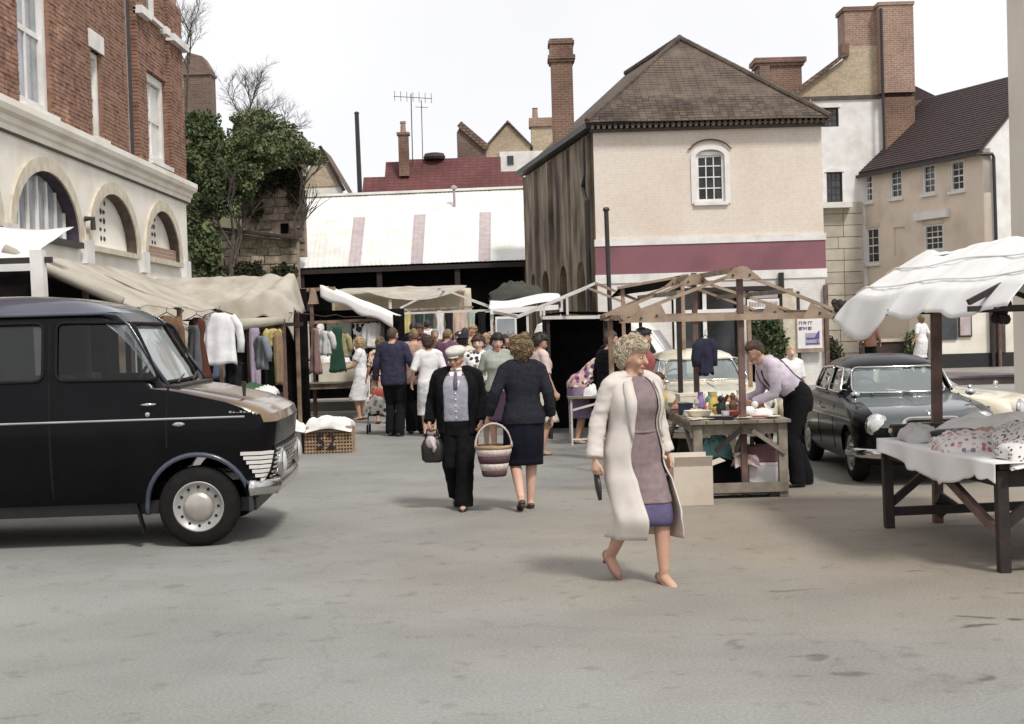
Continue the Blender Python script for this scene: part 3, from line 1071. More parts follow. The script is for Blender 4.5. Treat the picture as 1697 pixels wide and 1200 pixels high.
def gable_house(name, label, x0, x1, y0, y1, z_eave, z_ridge, wall, roofm, z0=0, cat='house', trim=None, over=0.12):
    """gable facing the camera, ridge running back"""
    t = thing(name, label, cat, ((x0 + x1) / 2, (y0 + y1) / 2, z0))
    xm = (x0 + x1) / 2
    MB().prism([(x0, y0, z0), (x1, y0, z0), (x1, y0, z_eave), (xm, y0, z_ridge - 0.05), (x0, y0, z_eave)], (0, y1 - y0, 0)).build('wall', wall, t)
    s = (z_ridge - z_eave) / (xm - x0)
    for sg, xe in ((-1, x0), (1, x1)):
        a = (xe + sg * over, z_eave - s * over)
        MB().prism([(a[0], y0 - over, a[1]), (xm, y0 - over, z_ridge), (xm, y0 - over, z_ridge + 0.1), (a[0], y0 - over, a[1] + 0.1)], (0, y1 - y0 + 2 * over, 0)).build('roof_slope', roofm, t)
    return t


def back_buildings():
    # long red roofed building over the shed
    t = thing('red_roofed_house', 'house with long maroon tiled roof seen over the pale shed roof', 'house', (-3, 64, 0))
    MB().box(-6.3, 62, 0, 0.6, 67, 7.75).build('wall', P['stucco'], t)
    def slope(x0, x1, zt, dep, m='redroof'):
        MB().prism([(x0, 61.8, 7.6), (x0, 61.8 + dep, zt), (x0, 61.9 + dep + 2.2, 7.6)], (x1 - x0, 0, 0)).build('roof', P[m], t)
    slope(-4.78, -0.24, 9.45, 1.9)
    slope(-6.32, -5.38, 8.62, 1.1)
    slope(-5.376, -4.784, 9.35, 1.8)
    slope(-0.236, 0.75, 8.7, 1.15)
    for x0, x1, y0, z0, z1 in ((-4.72, -4.28, 62.6, 8.6, 10.4),):
        c = MB().box(x0, y0, z0, x1, y0 + 0.45, z1).build('chimney', P['brick_stack'], t)
        MB().box(x0 - .06, y0 - .06, z1 + .002, x1 + .06, y0 + .51, z1 + .12).build('chimney_cap', P['brick_stack'], c)
        MB().lathe([(0.13, 0), (0.11, 0.4), (0.14, 0.42), (0.13, 0.5)], ((x0 + x1) / 2, y0 + .22, z1 + .12), 'z', 10).build('chimney_pot', P['brick_pink'], c)
    MB().lathe([(0.45, 0), (0.5, 0.1), (0.42, 0.26), (0.2, 0.3)], (-3.2, 63.6, 9.4), 'z', 12).build('roof_cowl', P['slate'], t)
    # aerial
    a = thing('television_aerial', 'thin double mast television aerial above the maroon roof', 'aerial', (-4.1, 63.2, 9.3))
    MB().tube([(-4.15, 63.2, 9.1), (-4.13, 63.2, 12.3)], 0.022, 6).build('mast', P['iron'], a)
    MB().tube([(-3.7, 63.2, 9.1), (-3.68, 63.2, 12.0)], 0.018, 6).build('mast', P['iron'], a)
    el = MB()
    el.tube([(-4.9, 63.2, 12.2), (-3.2, 63.2, 12.05)], 0.016, 5)
    for k in range(7):
        x = -4.85 + k * 0.27
        el.tube([(x, 63.1, 12.2 - k * .025 - 0.22), (x, 63.1, 12.2 - k * .025 + 0.22)], 0.012, 4)
    el.tube([(-3.95, 63.2, 11.7), (-3.4, 63.2, 11.66)], 0.014, 5)
    el.build('aerial_element', P['iron'], a)
    # gabled roofs behind
    g = gable_house('gabled_house', 'pale house with two ochre gables between maroon roof and brick chimney', -0.9, 1.15, 66, 70, 10.2, 11.3, P['brick_tan'], P['brownroof'])
    MB().box(-0.3, 65.95, 7, 1.9, 65.99, 9.95).build('whitewashed_wall', P['white'], g)
    MB().box(0.06, 65.9, 9.35, 0.35, 65.945, 9.75).build('window', P['pane'], g)
    MB().prism([(-2.25, 66, 9.4), (-0.9, 66, 9.4), (-0.9, 66, 10.15), (-2.05, 66, 11.25), (-2.25, 66, 10.9)], (0, 1.2, 0)).build('broken_gable', P['brick_dark'], g)
    MB().beam((-2.12, 65.9, 11.3), (-0.85, 65.9, 10.15), 0.3, 0.1, (0, 1, 0)).build('roof_verge', P['brownroof'], g)
    c = MB().box(1.2, 66.2, 7, 2.3, 67, 11.1).build('chimney', P['brick_tan'], g)
    MB().box(1.12, 66.1, 11.102, 2.38, 67.1, 11.5).build('chimney_cap', P['brick_pink'], c)
    MB().lathe([(0.14, 0), (0.12, 0.45), (0.15, 0.5)], (1.42, 66.5, 11.5), 'z', 10).build('chimney_pot', P['brick_pink'], c)
    # left: gabled cottage up the bank
    t = thing('bank_cottage', 'brown tiled cottage with cream gable beside the dark tree', 'house', (-8.6, 60, 4))
    MB().prism([(-8.5, 58, 3.5), (-6.72, 58, 3.5), (-6.72, 58, 7.75), (-7.55, 58, 9.25), (-8.5, 58, 7.75)], (0, 0.25, 0)).build('gable_wall', P['stucco'], t)
    MB().prism([(-8.44, 57.96, 7.75), (-6.75, 57.96, 7.75), (-7.55, 57.96, 9.2)], (0, 0.035, 0)).build('gable_infill', P['brick_tan'], t)
    for p, q in (((-8.62, 57.9, 7.55), (-7.55, 57.9, 9.38)), ((-6.62, 57.9, 7.55), (-7.55, 57.9, 9.38))):
        MB().beam(p, q, 0.12, 0.16, (0, 1, 0)).build('bargeboard', P['white'] if p[0] < -7 else P['darkwood'], t)
    MB().prism([(-8.75, 57.95, 7.45), (-7.58, 58.0, 9.3), (-9.9, 59.2, 9.3), (-11.4, 58.6, 7.4)], (0, 0.08, 0.03)).build('roof_slope', P['brownroof'], t)
    MB().prism([(-7.5, 58, 9.3), (-6.5, 58, 7.5), (-6.5, 61, 7.5), (-7.5, 61, 9.3)], (0, 0, 0.06)).build('roof_slope', P['brownroof'], t)
    MB().box(-11.2, 58.6, 3.5, -8.5, 58.8, 7.5).build('side_wall', P['stone'], t)
    # tower like brick stump over the tree
    t = thing('brick_tower', 'dark ruined brick stack rising behind the evergreen tree', 'tower', (-10.7, 50, 2))
    MB().prism([(-11.25, 50, 2), (-10.3, 50, 2), (-10.3, 50, 11.15), (-10.55, 50, 11.6), (-11.05, 50, 11.75), (-11.25, 50, 11.4)], (0, 0.9, 0)).build('shaft', P['brick_dark'], t)
    MB().box(-11.3, 49.93, 10.95, -10.25, 50.95, 11.05).build('band_course', P['brick_dark'], t)
    # rubble walls
    def rubble(name, label, x0, x1, y, z0, z1a, z1b, hgt=0.28, dep=0.5, hole=None):
        w = thing(name, label, 'wall', ((x0 + x1) / 2, y, z0))
        MB().prism([(x0, y + 0.06, z0), (x1, y + 0.06, z0), (x1, y + 0.06, z1b), (x0, y + 0.06, z1a)], (0, dep, 0)).build('core', P['mortar'], w)
        z = z0
        r = 0
        while z < max(z1a, z1b):
            h = hgt * random.uniform(0.7, 1.15)
            x = x0 - random.uniform(0, .2)
            while x < x1:
                wd = random.uniform(0.28, 0.62)
                top = z1a + (z1b - z1a) * ((x + wd / 2 - x0) / (x1 - x0))
                a, b = max(x, x0), min(x + wd - 0.025, x1)
                if z + h * 0.6 < top and b - a > 0.08 and not (hole and a < hole[1] and b > hole[0] and z < hole[3] and z + h > hole[2]):
                    d = random.uniform(-.05, .03)
                    sb = MB()
                    j = lambda: random.uniform(-.02, .02)
                    sb.add([(a + j(), y + d, z + j()), (b + j(), y + d + j(), z + j()), (b + j(), y + d + j(), z + h - .03 + j()), (a + j(), y + d + j(), z + h - .03 + j()), (a, y + .1, z), (b, y + .1, z), (b, y + .1, z + h - .02), (a, y + .1, z + h - .02)],
                           [(0, 1, 2, 3), (1, 5, 6, 2), (5, 4, 7, 6), (4, 0, 3, 7), (3, 2, 6, 7), (0, 4, 5, 1)])
                    sb.build('stone', P['stone'], w)
                x += wd
            z += h
        return w
    w = rubble('retaining_wall', 'long rubble retaining wall with dark coping left of the shed', -9.6, -6.85, 46, 3.0, 5.2, 4.75)
    MB().beam((-9.7, 45.95, 5.28), (-6.8, 45.95, 4.83), 0.75, 0.09).build('coping', P['slate'], w)
    w = rubble('stone_ruin', 'pale stone wall hung with ivy above the retaining wall', -9.0, -6.95, 48.5, 4.4, 7.3, 7.35, 0.3, 0.5, (-7.75, -7.5, 5.2, 5.55))
    MB().box(-7.76, 48.5, 5.2, -7.5, 48.54, 5.54).build('wall_opening', P['void'], w)
    MB().box(-16, 46.2, 0, -6.9, 57.5, 3.2).build('earth_bank', P['soil'])['kind'] = 'structure'
    # telegraph pole + black post
    t = thing('telegraph_pole', 'tall bare dark pole standing behind the pale shed', 'pole', (-5.8, 56, 0))
    MB().tube([(-5.72, 56, 0), (-5.82, 56, 10.35)], [0.12, 0.085], 10).build('shaft', P['iron'], t)
    MB().lathe([(0.1, 0), (0.1, 0.06), (0.02, 0.1)], (-5.82, 56, 10.35), 'z', 10).build('finial_cap', P['iron'], t)
    t = thing('iron_post', 'slim black iron post before the market house corner', 'post', (2.4, 34, 0))
    MB().tube([(2.4, 34, 0), (2.36, 34, 4.44)], 0.055, 10).build('shaft', P['iron'], t)
    MB().lathe([(0.07, 0), (0.085, 0.04), (0.06, 0.09)], (2.36, 34, 4.44), 'z', 10).build('post_cap', P['iron'], t)


def white_house():
    t = thing('tall_white_house', 'tall whitewashed house with large brick chimney stacks behind the market house', 'house', (12.5, 54, 0))
    w = MB().box(10.4, 52, 0, 13.8, 52.4, 9.72).build('wall', P['white'], t)
    cut(w, [MB().box(11.62, 51.8, 8.75, 12.2, 52.2, 9.45), MB().box(11.7, 51.8, 6.0, 12.28, 52.2, 7.1)])
    window(t, (11.62, 52.1, 8.75), (1, 0, 0), 0.58, 0.70, 3, 3, 0.04, 0.02, 0.1, frame='slate', sillmat=P['white'])
    window(t, (11.7, 52.1, 6.0), (1, 0, 0), 0.58, 1.10, 3, 4, 0.04, 0.02, 0.1, frame='slate', sillmat=P['white'])
    for x0, x1, z in ((11.55, 12.27, 9.45), (11.63, 12.35, 7.1)):
        MB().prism([(x0, 51.96, z), (x1, 51.96, z), (x1 - .1, 51.96, z + .12), ((x0 + x1) / 2, 51.96, z + .17), (x0 + .1, 51.96, z + .12)], (0, 0.045, 0)).build('window_head', P['white'], t)
    MB().box(11.4, 51.5, 5.76, 12.5, 51.99, 5.93).build('ledge', P['white'], t)
    MB().beam((11.45, 51.7, 5.74), (11.45, 51.98, 5.3), 0.06, 0.06).build('bracket', P['iron'], t)
    MB().box(10.35, 51.93, 9.722, 14.9, 52.3, 9.86).build('string_course', P['reveal'], t)
    g = MB().prism([(10.5, 52.02, 9.862), (13.82, 52.02, 9.862), (13.82, 52.02, 11.66), (12.6, 52.02, 11.66), (12.5, 52.02, 11.25)], (0, 0.4, 0)).build('gable', P['brick_tan'], t)
    MB().prism([(10.15, 51.8, 9.6), (12.5, 51.8, 11.3), (12.5, 51.8, 11.46), (10.0, 51.8, 9.7)], (0, 3, 0)).build('roof_verge', P['brownroof'], t)
    for k in range(4):
        MB().box(10.75 + k * .13, 51.85, 9.2 + k * .14, 11.1 + k * .02, 51.995, 9.33 + k * .14).build('corbel', P['stone_trim'], t)
    MB().box(12.35, 51.9, 11.3, 12.62, 52.5, 11.75).build('kneeler', P['brick_stack'], t)
    c = MB().box(12.52, 52.05, 11.662, 13.66, 53.2, 12.95).build('chimney', P['brick_pink'], t)
    MB().box(12.46, 52.0, 12.952, 13.64, 53.25, 13.1).build('chimney_cap', P['brick_stack'], c)
    c = MB().box(13.66, 51.6, 9.87, 14.9, 53, 13.02).build('chimney', P['brick_pink'], t)
    MB().box(13.62, 51.56, 13.022, 14.94, 53.04, 13.14).build('chimney_cap', P['brick_pink'], c)
    MB().box(13.81, 51.7, 6, 14.9, 53, 9.72).build('stack_base', P['brick_stack'], t)
    MB().tube([(13.72, 51.55, 6.5), (13.72, 51.55, 12.9)], 0.05, 7).build('rainwater_pipe', P['iron'], t)
    MB().prism([(14.95, 53, 10.5), (16.1, 53, 9.9), (16.1, 53, 9.4), (14.95, 53, 8)], (0, 3, 0)).build('rear_roof', P['slate'], t)
    MB().box(15.0, 52.8, 6, 15.95, 53.4, 9.75).build('rear_wall', P['brick_dark'], t)
    # stack on the left of the gable
    c = MB().box(9.5, 53, 6, 11.1, 54, 11.2).build('chimney', P['brick_stack'], t)
    MB().box(9.42, 52.92, 11.202, 11.18, 54.08, 11.32).build('chimney_cap', P['brick_stack'], c)
    MB().box(9.34, 52.84, 11.322, 11.26, 54.16, 11.5).build('chimney_cap', P['brick_stack'], c)
    MB().box(9.52, 52.9, 8, 9.9, 53, 11.2).build('chimney_pier', P['brick_dark'], c)
    # rusticated ground storey
    z = 0.05
    while z < 5.65:
        x = 11.5
        off = random.choice((0.55, 0.75))
        for x0, x1 in ((10.6, 11.5 + off - .01), (11.5 + off + .01, 12.95)):
            MB().box(x0, 51.9 + random.uniform(-.01, .01), z, x1, 52.0 - 0.002, z + 0.40).build('stone_block', P['ashlar'], t)
        z += 0.425
    MB().box(10.4, 52.41, 0, 14.8, 57, 9.6).build('rear_wall', P['brick'], t)


def tan_cottage():
    t = thing('tan_cottage', 'tan rendered cottage with dark tiled roof and white sash windows', 'house', (16, 51, 0))
    Lp, Rp = Vector((12.72, 53, 0)), Vector((15.42, 46, 0))
    d = (Rp - Lp).normalized()
    nrm = Vector((d.y, -d.x, 0))           # outward, towards the square
    back = -nrm
    ln = (Rp - Lp).length
    P0 = lambda s, z, o=0: Lp + d * s + Vector((0, 0, z)) + nrm * o
    fw = MB().prism([P0(0, 0), P0(ln, 0), P0(ln, 7.1), P0(0, 7.1)], back * 0.3).build('front_wall', P['tanwall'], t)
    def s_of(px):
        k = (px - 848.5) / 2350.0
        return (k * Lp.y - Lp.x) / (d.x - k * d.y)
    cs, ws = [], []
    for px0, px1, z0, z1 in ((1436, 1453, 5.95, 6.95), (1482, 1502, 5.93, 6.93), (1536, 1557, 5.9, 6.9), (1582, 1605, 5.85, 6.85), (1436, 1462, 3.7, 5.0), (1536, 1568, 3.95, 4.85)):
        a, b = s_of(px0), s_of(px1)
        cs.append(MB().prism([P0(a, z0, .1), P0(b, z0, .1), P0(b, z1, .1), P0(a, z1, .1)], back * 0.32))
        ws.append((a, b, z0, z1))
    a, b = s_of(1486), s_of(1505)
    cs.append(MB().prism([P0(a, 3.9, .1), P0(b, 3.9, .1), P0(b, 4.9, .1), P0(a, 4.9, .1)], back * 0.16))
    cut(fw, cs)
    for i, (a, b, z0, z1) in enumerate(ws):
        window(t, P0(a, z0, -0.03), d, b - a, z1 - z0, 2 if i != 5 else 3, 4, 0.07, 0.025, 0.1, lip=0.12)
        MB().prism([P0(a - .06, z1 + .003, 0.002), P0(b + .06, z1 + .003, 0.002), P0(b + .06, z1 + .16, 0.002), P0(a - .06, z1 + .16, 0.002)], nrm * 0.02).build('lintel', P['stone_trim'] if i != 1 else P['white'], t)
    MB().prism([P0(s_of(1525), 5.03, 0.01), P0(s_of(1580), 5.03, 0.01), P0(s_of(1580), 5.3, 0.01), P0(s_of(1525), 5.3, 0.01)], nrm * 0.14).build('lintel', P['white'], t)
    # gable end
    gl = 5.2
    R0 = lambda q, z: Rp + back * q + Vector((0, 0, z))
    MB().prism([R0(0.002, 0), R0(gl, 0), R0(gl, 7.1), R0(gl / 2, 9.62), R0(0.002, 7.1)], d * 0.012 - d * 0.3).build('gable_wall', P['white'], t)
    e = 0.2
    v = [P0(-0.1, 6.92, e), P0(ln + 0.1, 6.92, e), Rp + d * .1 + back * (gl / 2) + Vector((0, 0, 9.68)), Lp - d * .1 + back * (gl / 2) + Vector((0, 0, 9.68))]
    v2 = [P0(-0.1, 6.92, -gl - e), P0(ln + 0.1, 6.92, -gl - e)]
    mb = MB()
    up = Vector((0, 0, 0.12))
    pts = [v[0], v[1], v[2], v[3], v2[0], v2[1]]
    mb.add([p for p in pts] + [p + up for p in pts], [(0, 1, 2, 3), (3, 2, 5, 4), (6, 9, 8, 7), (9, 10, 11, 8), (0, 6, 7, 1), (1, 7, 8, 2), (2, 8, 11, 5), (0, 3, 9, 6), (3, 4, 10, 9), (4, 5, 11, 10)])
    roof = mb.build('roof', P['slate'], t)
    # tile courses as real steps
    cr = MB()
    for k in range(30):
        a, b = k / 30, (k + 1.12) / 30
        q0, q1 = (v[0] + up).lerp(v[3] + up, a), (v[1] + up).lerp(v[2] + up, a)
        q2, q3 = (v[1] + up).lerp(v[2] + up, min(b, 1)), (v[0] + up).lerp(v[3] + up, min(b, 1))
        n3 = (q1 - q0).cross(q3 - q0).normalized()
        if n3.z < 0:
            n3 = -n3
        cr.add([q0 + n3 * .03, q1 + n3 * .03, q2 + n3 * .008, q3 + n3 * .008, q0 + n3 * .005, q1 + n3 * .005], [(0, 1, 2, 3), (4, 5, 1, 0)])
    cr.build('tile_course', P['slate'], roof, stuff=True)
    MB().beam(P0(-0.1, 6.9, e + .06), P0(ln + .1, 6.9, e + .06), 0.12, 0.1).build('gutter', P['iron'], t)
    MB().tube([P0(ln, 6.9, .2), P0(ln + .1, 6.9, 0) + back * .3 , Rp + d * .1 + back * .35 + Vector((0, 0, 6.8)), Rp + d * .1 + back * .42 + Vector((0, 0, 0.2))], 0.055, 8).build('rainwater_pipe', P['iron'], t)
    MB().prism([Lp + back * gl, Lp + back * (gl - .2), Lp + back * (gl - .2) + Vector((0, 0, 7)), Lp + back * gl + Vector((0, 0, 7))], d * ln).build('rear_wall', P['tanwall'], t)
    # single storey shop at its foot
    s = thing('corner_shop', 'low cream corner shop with black plinth behind the right hand stall', 'shop', (14.6, 44, 0))
    w = MB().box(12.75, 43, 0.12, 16.6, 45.4, 3.3).build('wall', P['stucco'], s)
    MB().box(12.7, 42.95, 0.12, 16.65, 42.998, 0.55).build('plinth', P['dark'], s)
    MB().box(12.6, 42.8, 3.302, 16.7, 45.5, 3.42).build('roof', P['slate'], s)
    wd = MB().box(12.85, 42.94, 0.98, 13.5, 42.998, 2.1).build('window', P['pane'], s)
    MB().box(13.55, 42.93, 1.05, 13.95, 42.997, 1.85).build('notice_board', P['iron'], s)
    MB().box(13.59, 42.91, 1.1, 13.91, 42.928, 1.8).build('notice_sheet', P['rooflight'], s)
    for x in (14.55, 14.75, 15.75):
        MB().tube([(x, 42.85, 0.12), (x, 42.85, 2.6)], 0.06, 8).build('rainwater_pipe', P['iron'] if x != 14.75 else P['redwood'], s)
    MB().box(14.5, 42.9, 0.55, 14.95, 42.99, 2.3).build('door', P['reveal'], s)
    # low dark garden wall and its plants
    g = thing('garden_wall', 'low dark wall under the tan cottage beside the walker', 'wall', (11.4, 45, 0))
    MB().box(10.9, 44.2, 0.1, 12.7, 44.5, 0.95).build('wall', P['slate'], g)
    MB().box(10.86, 44.15, 0.952, 12.74, 44.55, 1.05).build('coping', P['stone_trim'], g)
    # rendered column at the edge of the frame
    c = thing('rendered_column', 'pale rendered column closing the square at the far right', 'column', (7.5, 20, 0))
    MB().loft([[(x0, y0, z) for x0, y0 in ((7.08 + g, 20 + g), (7.25 + g, 19.8 + g), (7.9 - g, 19.8 + g), (8.0 - g, 20 + g), (8.0 - g, 20.8), (7.42 + g, 20.8))] for z, g in ((0.3, 0), (3, 0), (6.5, 0.01), (9, 0.03))]).build('shaft', P['pillar'], c)
    MB().box(7.05, 19.7, 0, 8.1, 20.2, 0.3).build('base', P['pillar'], c)
    MB().box(7.05, 19.7, 9.002, 8.1, 20.2, 9.3).build('capital', P['white'], c)


# ------------------------------------------------------------------ trees and plants
def leafmass(blobs, n, size, seed=0, flat=0.6):
    rnd = random.Random(seed)
    mb = MB()
    tot = sum(b[3] * b[4] * b[5] for b in blobs)
    for (cx, cy, cz, rx, ry, rz) in blobs:
        k = int(n * rx * ry * rz / tot)
        for _ in range(k):
            while True:
                p = Vector((rnd.uniform(-1, 1), rnd.uniform(-1, 1), rnd.uniform(-1, 1)))
                if 0.15 < p.length < 1:
                    break
            p = p.normalized() * (p.length ** 0.45)
            w = 0.75 + 0.5 * noise.noise((p.x * 2.1 + cx, p.y * 2.1, p.z * 2.1 + cz))
            c = Vector((cx + p.x * rx * w, cy + p.y * ry * w, cz + p.z * rz * w))
            s = size * rnd.uniform(0.5, 1.3)
            a = Vector((rnd.gauss(0, 1), rnd.gauss(0, 1), rnd.gauss(0, 1))).normalized()
            b = a.cross(Vector((rnd.gauss(0, 1), rnd.gauss(0, 1), rnd.gauss(0, 1)))).normalized()
            mb.add([c - a * s, c + b * s * flat, c + a * s, c - b * s * flat], [(0, 1, 2, 3)])
    return mb


def branches(mb, p, d, L, r, depth, rnd, twigs=3, spread=0.6, droop=0.0):
    q = p + d * L
    mid = p + d * L * 0.5 + Vector((rnd.uniform(-1, 1), rnd.uniform(-1, 1), rnd.uniform(-.5, 1))) * L * 0.06
    mb.tube([p, mid, q], [r, r * 0.8, r * 0.6], 5 if depth > 2 else 4, cap=False)
    if depth == 0:
        return
    for i in range(twigs):
        nd = (d + Vector((rnd.uniform(-1, 1), rnd.uniform(-1, 1), rnd.uniform(-0.4, 0.8) - droop)) * spread).normalized()
        branches(mb, p + (q - p) * rnd.uniform(0.45, 1.0), nd, L * rnd.uniform(0.55, 0.8), r * 0.55, depth - 1, rnd, twigs, spread, droop)


def greenery():
    def tree(label, x, y, z, blobs, n, size, leaf, seed, trunk=0.22, name='evergreen_tree'):
        t = thing(name, label, 'tree', (x, y, z), group='trees on the bank')
        top = max(b[2] for b in blobs)
        tm = MB()
        rnd = random.Random(seed)
        branches(tm, Vector((x, y, z)), Vector((0.05, 0, 1)).normalized(), (top - z) * 0.36, trunk, 3, rnd, 4, 0.65)
        tm.build('trunk', P['bark'], t)
        leafmass(blobs, n, size, seed).build('crown', P[leaf], t)
    tree('dark evergreen tree filling the corner beside the brick building', -8.6, 44, 3,
         [(-9.3, 44.5, 7.1, 1.15, 1.2, 1.2), (-8.3, 44.8, 7.5, 1.05, 1.1, 0.85), (-9.5, 44.5, 8.3, .8, .8, 0.6), (-9.8, 44, 5.5, .7, .9, 1.3), (-7.5, 45, 7.4, .8, .8, .5), (-8.5, 44.6, 6.4, .85, .8, .55), (-9.0, 43.9, 6.0, .9, .7, .8), (-8.2, 43.8, 6.7, .8, .6, .6)], 27000, 0.066, 'leaf_d', 3, 0.08)
    tree('lighter feathery tree reaching over the brown cottage roof', -7.2, 47.5, 4,
         [(-7.6, 47.5, 8.0, 1.1, 1.1, 0.85), (-6.9, 47.5, 7.75, 0.85, 0.8, 0.42), (-8.3, 47.5, 8.7, 1.0, 1.0, 0.7), (-6.35, 47.5, 7.55, .5, .5, .26)], 15000, 0.06, 'leaf_m', 5, 0.08, name='broadleaf_tree')
    tree('low dark laurel at the foot of the rubble wall', -8.9, 40, 0,
         [(-8.7, 41, 4.1, .55, .6, .95), (-8.3, 40.5, 2.6, .8, .7, .9)], 4000, 0.10, 'leaf_d', 9, 0.1, name='laurel_bush')
    iv = thing('ivy_mass', 'brown ivy hanging over the top of the stone ruin', 'ivy', (-8, 48.3, 6))
    leafmass([(-8.4, 48.4, 7.0, 0.9, 0.3, 0.6), (-7.5, 48.35, 7.1, 0.75, 0.3, 0.4), (-7.2, 48.4, 6.5, 0.4, 0.2, 0.5), (-8.7, 48.3, 6.1, 0.5, 0.25, 0.6)], 4000, 0.08, 11).build('foliage', P['leaf_b'], iv)
    fr = thing('wall_fern', 'scrubby growth along the foot of the rubble retaining wall', 'shrub', (-7.8, 45, 3.2))
    leafmass([(-8.4, 45.3, 3.6, 0.9, 0.4, 0.6), (-7.2, 45.3, 3.7, 0.5, 0.4, 0.35)], 3000, 0.08, 13).build('foliage', P['leaf_b'], fr)
    for i, (x, y, z, L, lab, sd, sp) in enumerate((
            (-10.2, 46, 10.2, 2.4, 'bare thin twigged tree against the sky behind the brick building', 21, 0.75),
            (-9.0, 49, 8.9, 2.0, 'bare twiggy tree top showing above the evergreen crown', 23, 0.9),
            (-8.1, 49.5, 8.3, 1.7, 'smaller bare sapling right of the twiggy tree top', 25, 0.9))):
        t = thing('bare_tree', lab, 'tree', (x, y, 3.2), group='bare trees on the bank')
        tm = MB()
        branches(tm, Vector((x, y, 3.2)), Vector((0, 0, 1)).normalized(), z - 3.2, 0.06, 0, random.Random(sd))
        tm.build('trunk', P['bark'], t)
        cm = MB()
        rnd = random.Random(sd)
        for k in range(4):
            branches(cm, Vector((x + .02 * k, y, z - 0.4 + .25 * k)), Vector((rnd.uniform(-.7, .7), rnd.uniform(-.4, .4), 1)).normalized(), L * 0.5, 0.026, 4, rnd, 4, sp)
        cm.build('crown', P['bark'], t)
    # shrubs by the market house and cottage
    for x, y, z, r, lab, lf in ((6.6, 36.5, 1.35, 0.5, 'dark shrub filling the open bay of the market house', 'leaf_d'),
                                (9.6, 43.2, 0.75, 0.5, 'small brownish shrub beside the ashlar wall', 'leaf_b'),
                                (12.4, 43.6, 0.9, 0.42, 'rounded shrub in front of the low dark wall', 'leaf_m')):
        t = thing('shrub', lab, 'shrub', (x, y, 0.1))
        tm = MB()
        branches(tm, Vector((x, y, 0.1)), Vector((0, 0, 1)), z * 0.7, 0.03, 2, random.Random(int(x * 10)), 4, 0.9)
        tm.build('trunk', P['bark'], t)
        leafmass([(x, y, z, r, r * .7, r * 1.1), (x + .2, y, z - r * .7, r * .8, r * .6, r * .8)], 1600, 0.07, int(x * 7)).build('crown', P[lf], t)


civic_building()
market_house()
market_shed()
back_buildings()
white_house()
tan_cottage()
greenery()

# ------------------------------------------------------------------ vehicles
def rring(z, xr, xf, hw, rf=0.2, rr=0.15, bow=0.0, nb=9, ns=15, nc=4):
    """rounded plan outline at height z; x forward"""
    pts = []
    def corner(cx, cy, rx, ry, a0):
        for k in range(nc + 1):
            a = a0 + math.pi / 2 * k / nc
            pts.append([cx + rx * math.cos(a), cy + ry * math.sin(a)])
    rf2, rr2 = min(rf, hw * 0.9), min(rr, hw * 0.9)
    L = xf - xr
    rf2, rr2 = min(rf2, L * .45), min(rr2, L * .45)
    for k in range(1, nb):
        pts.append([xf, -hw + rf2 + (2 * hw - 2 * rf2) * k / nb])
    corner(xf - rf2, hw - rf2, rf2, rf2, 0)
    for k in range(1, ns):
        pts.append([xf - rf2 - (L - rf2 - rr2) * k / ns, hw])
    corner(xr + rr2, hw - rr2, rr2, rr2, math.pi / 2)
    for k in range(1, nb):
        pts.append([xr, hw - rr2 - (2 * hw - 2 * rr2) * k / nb])
    corner(xr + rr2, -hw + rr2, rr2, rr2, math.pi)
    for k in range(1, ns):
        pts.append([xr + rr2 + (L - rf2 - rr2) * k / ns, -hw])
    corner(xf - rf2, -hw + rf2, rf2, rf2, -math.pi / 2)
    out = []
    for x, y in pts:
        if x > xr + L * 0.5:
            x += bow * (1 - (y / hw) ** 2) * min(1, max(0, (x - (xf - rf2)) / max(rf2, .01)))
        out.append((x, y, z))
    return out


def cut_local(bs, t, cutters):
    for c in cutters:
        co = bpy.data.objects.new('cutter', c.mesh('cutter'))
        C.objects.link(co)
        co.parent = t
        m = bs.modifiers.new('cut', 'BOOLEAN')
        m.operation, m.solver, m.object = 'DIFFERENCE', 'EXACT', co
        bake(bs)
        bpy.data.objects.remove(co)


class Body:
    def __init__(s, levels, rf=0.2, rr=0.15, bow=0.1):
        s.lv, s.rf, s.rr, s.bow = levels, rf, rr, bow

    def at(s, z):
        lv = s.lv
        for a, b in zip(lv, lv[1:]):
            if a[0] <= z <= b[0]:
                k = (z - a[0]) / (b[0] - a[0])
                return tuple(p + (q - p) * k for p, q in zip(a, b))
        return lv[0] if z < lv[0][0] else lv[-1]

    def solid(s, shrink=0.0, zlo=None, zhi=None):
        lv = [l for l in s.lv if (zlo is None or l[0] > zlo + 1e-3) and (zhi is None or l[0] < zhi - 1e-3)]
        if zlo is not None:
            lv = [s.at(zlo)] + lv
        if zhi is not None:
            lv = lv + [s.at(zhi)]
        return MB().loft([rring(z, xr + shrink, xf - shrink, hw - shrink, s.rf, s.rr, s.bow) for z, xr, xf, hw in lv])

    def side(s, x, z, sg, d=0.0):
        return Vector((x, sg * (s.at(z)[3] + d), z))

    def front(s, y, z, d=0.0):
        l = s.at(z)
        hw, rf = l[3], min(s.rf, l[3] * .9)
        t = abs(y)
        x = l[2] + s.bow * (1 - (t / hw) ** 2)
        if t > hw - rf:
            q = (t - (hw - rf)) / rf
            x = l[2] - rf + rf * math.sqrt(max(0, 1 - q * q)) + s.bow * (1 - (t / hw) ** 2) * math.sqrt(max(0, 1 - q * q))
        return Vector((x + d, y, z))


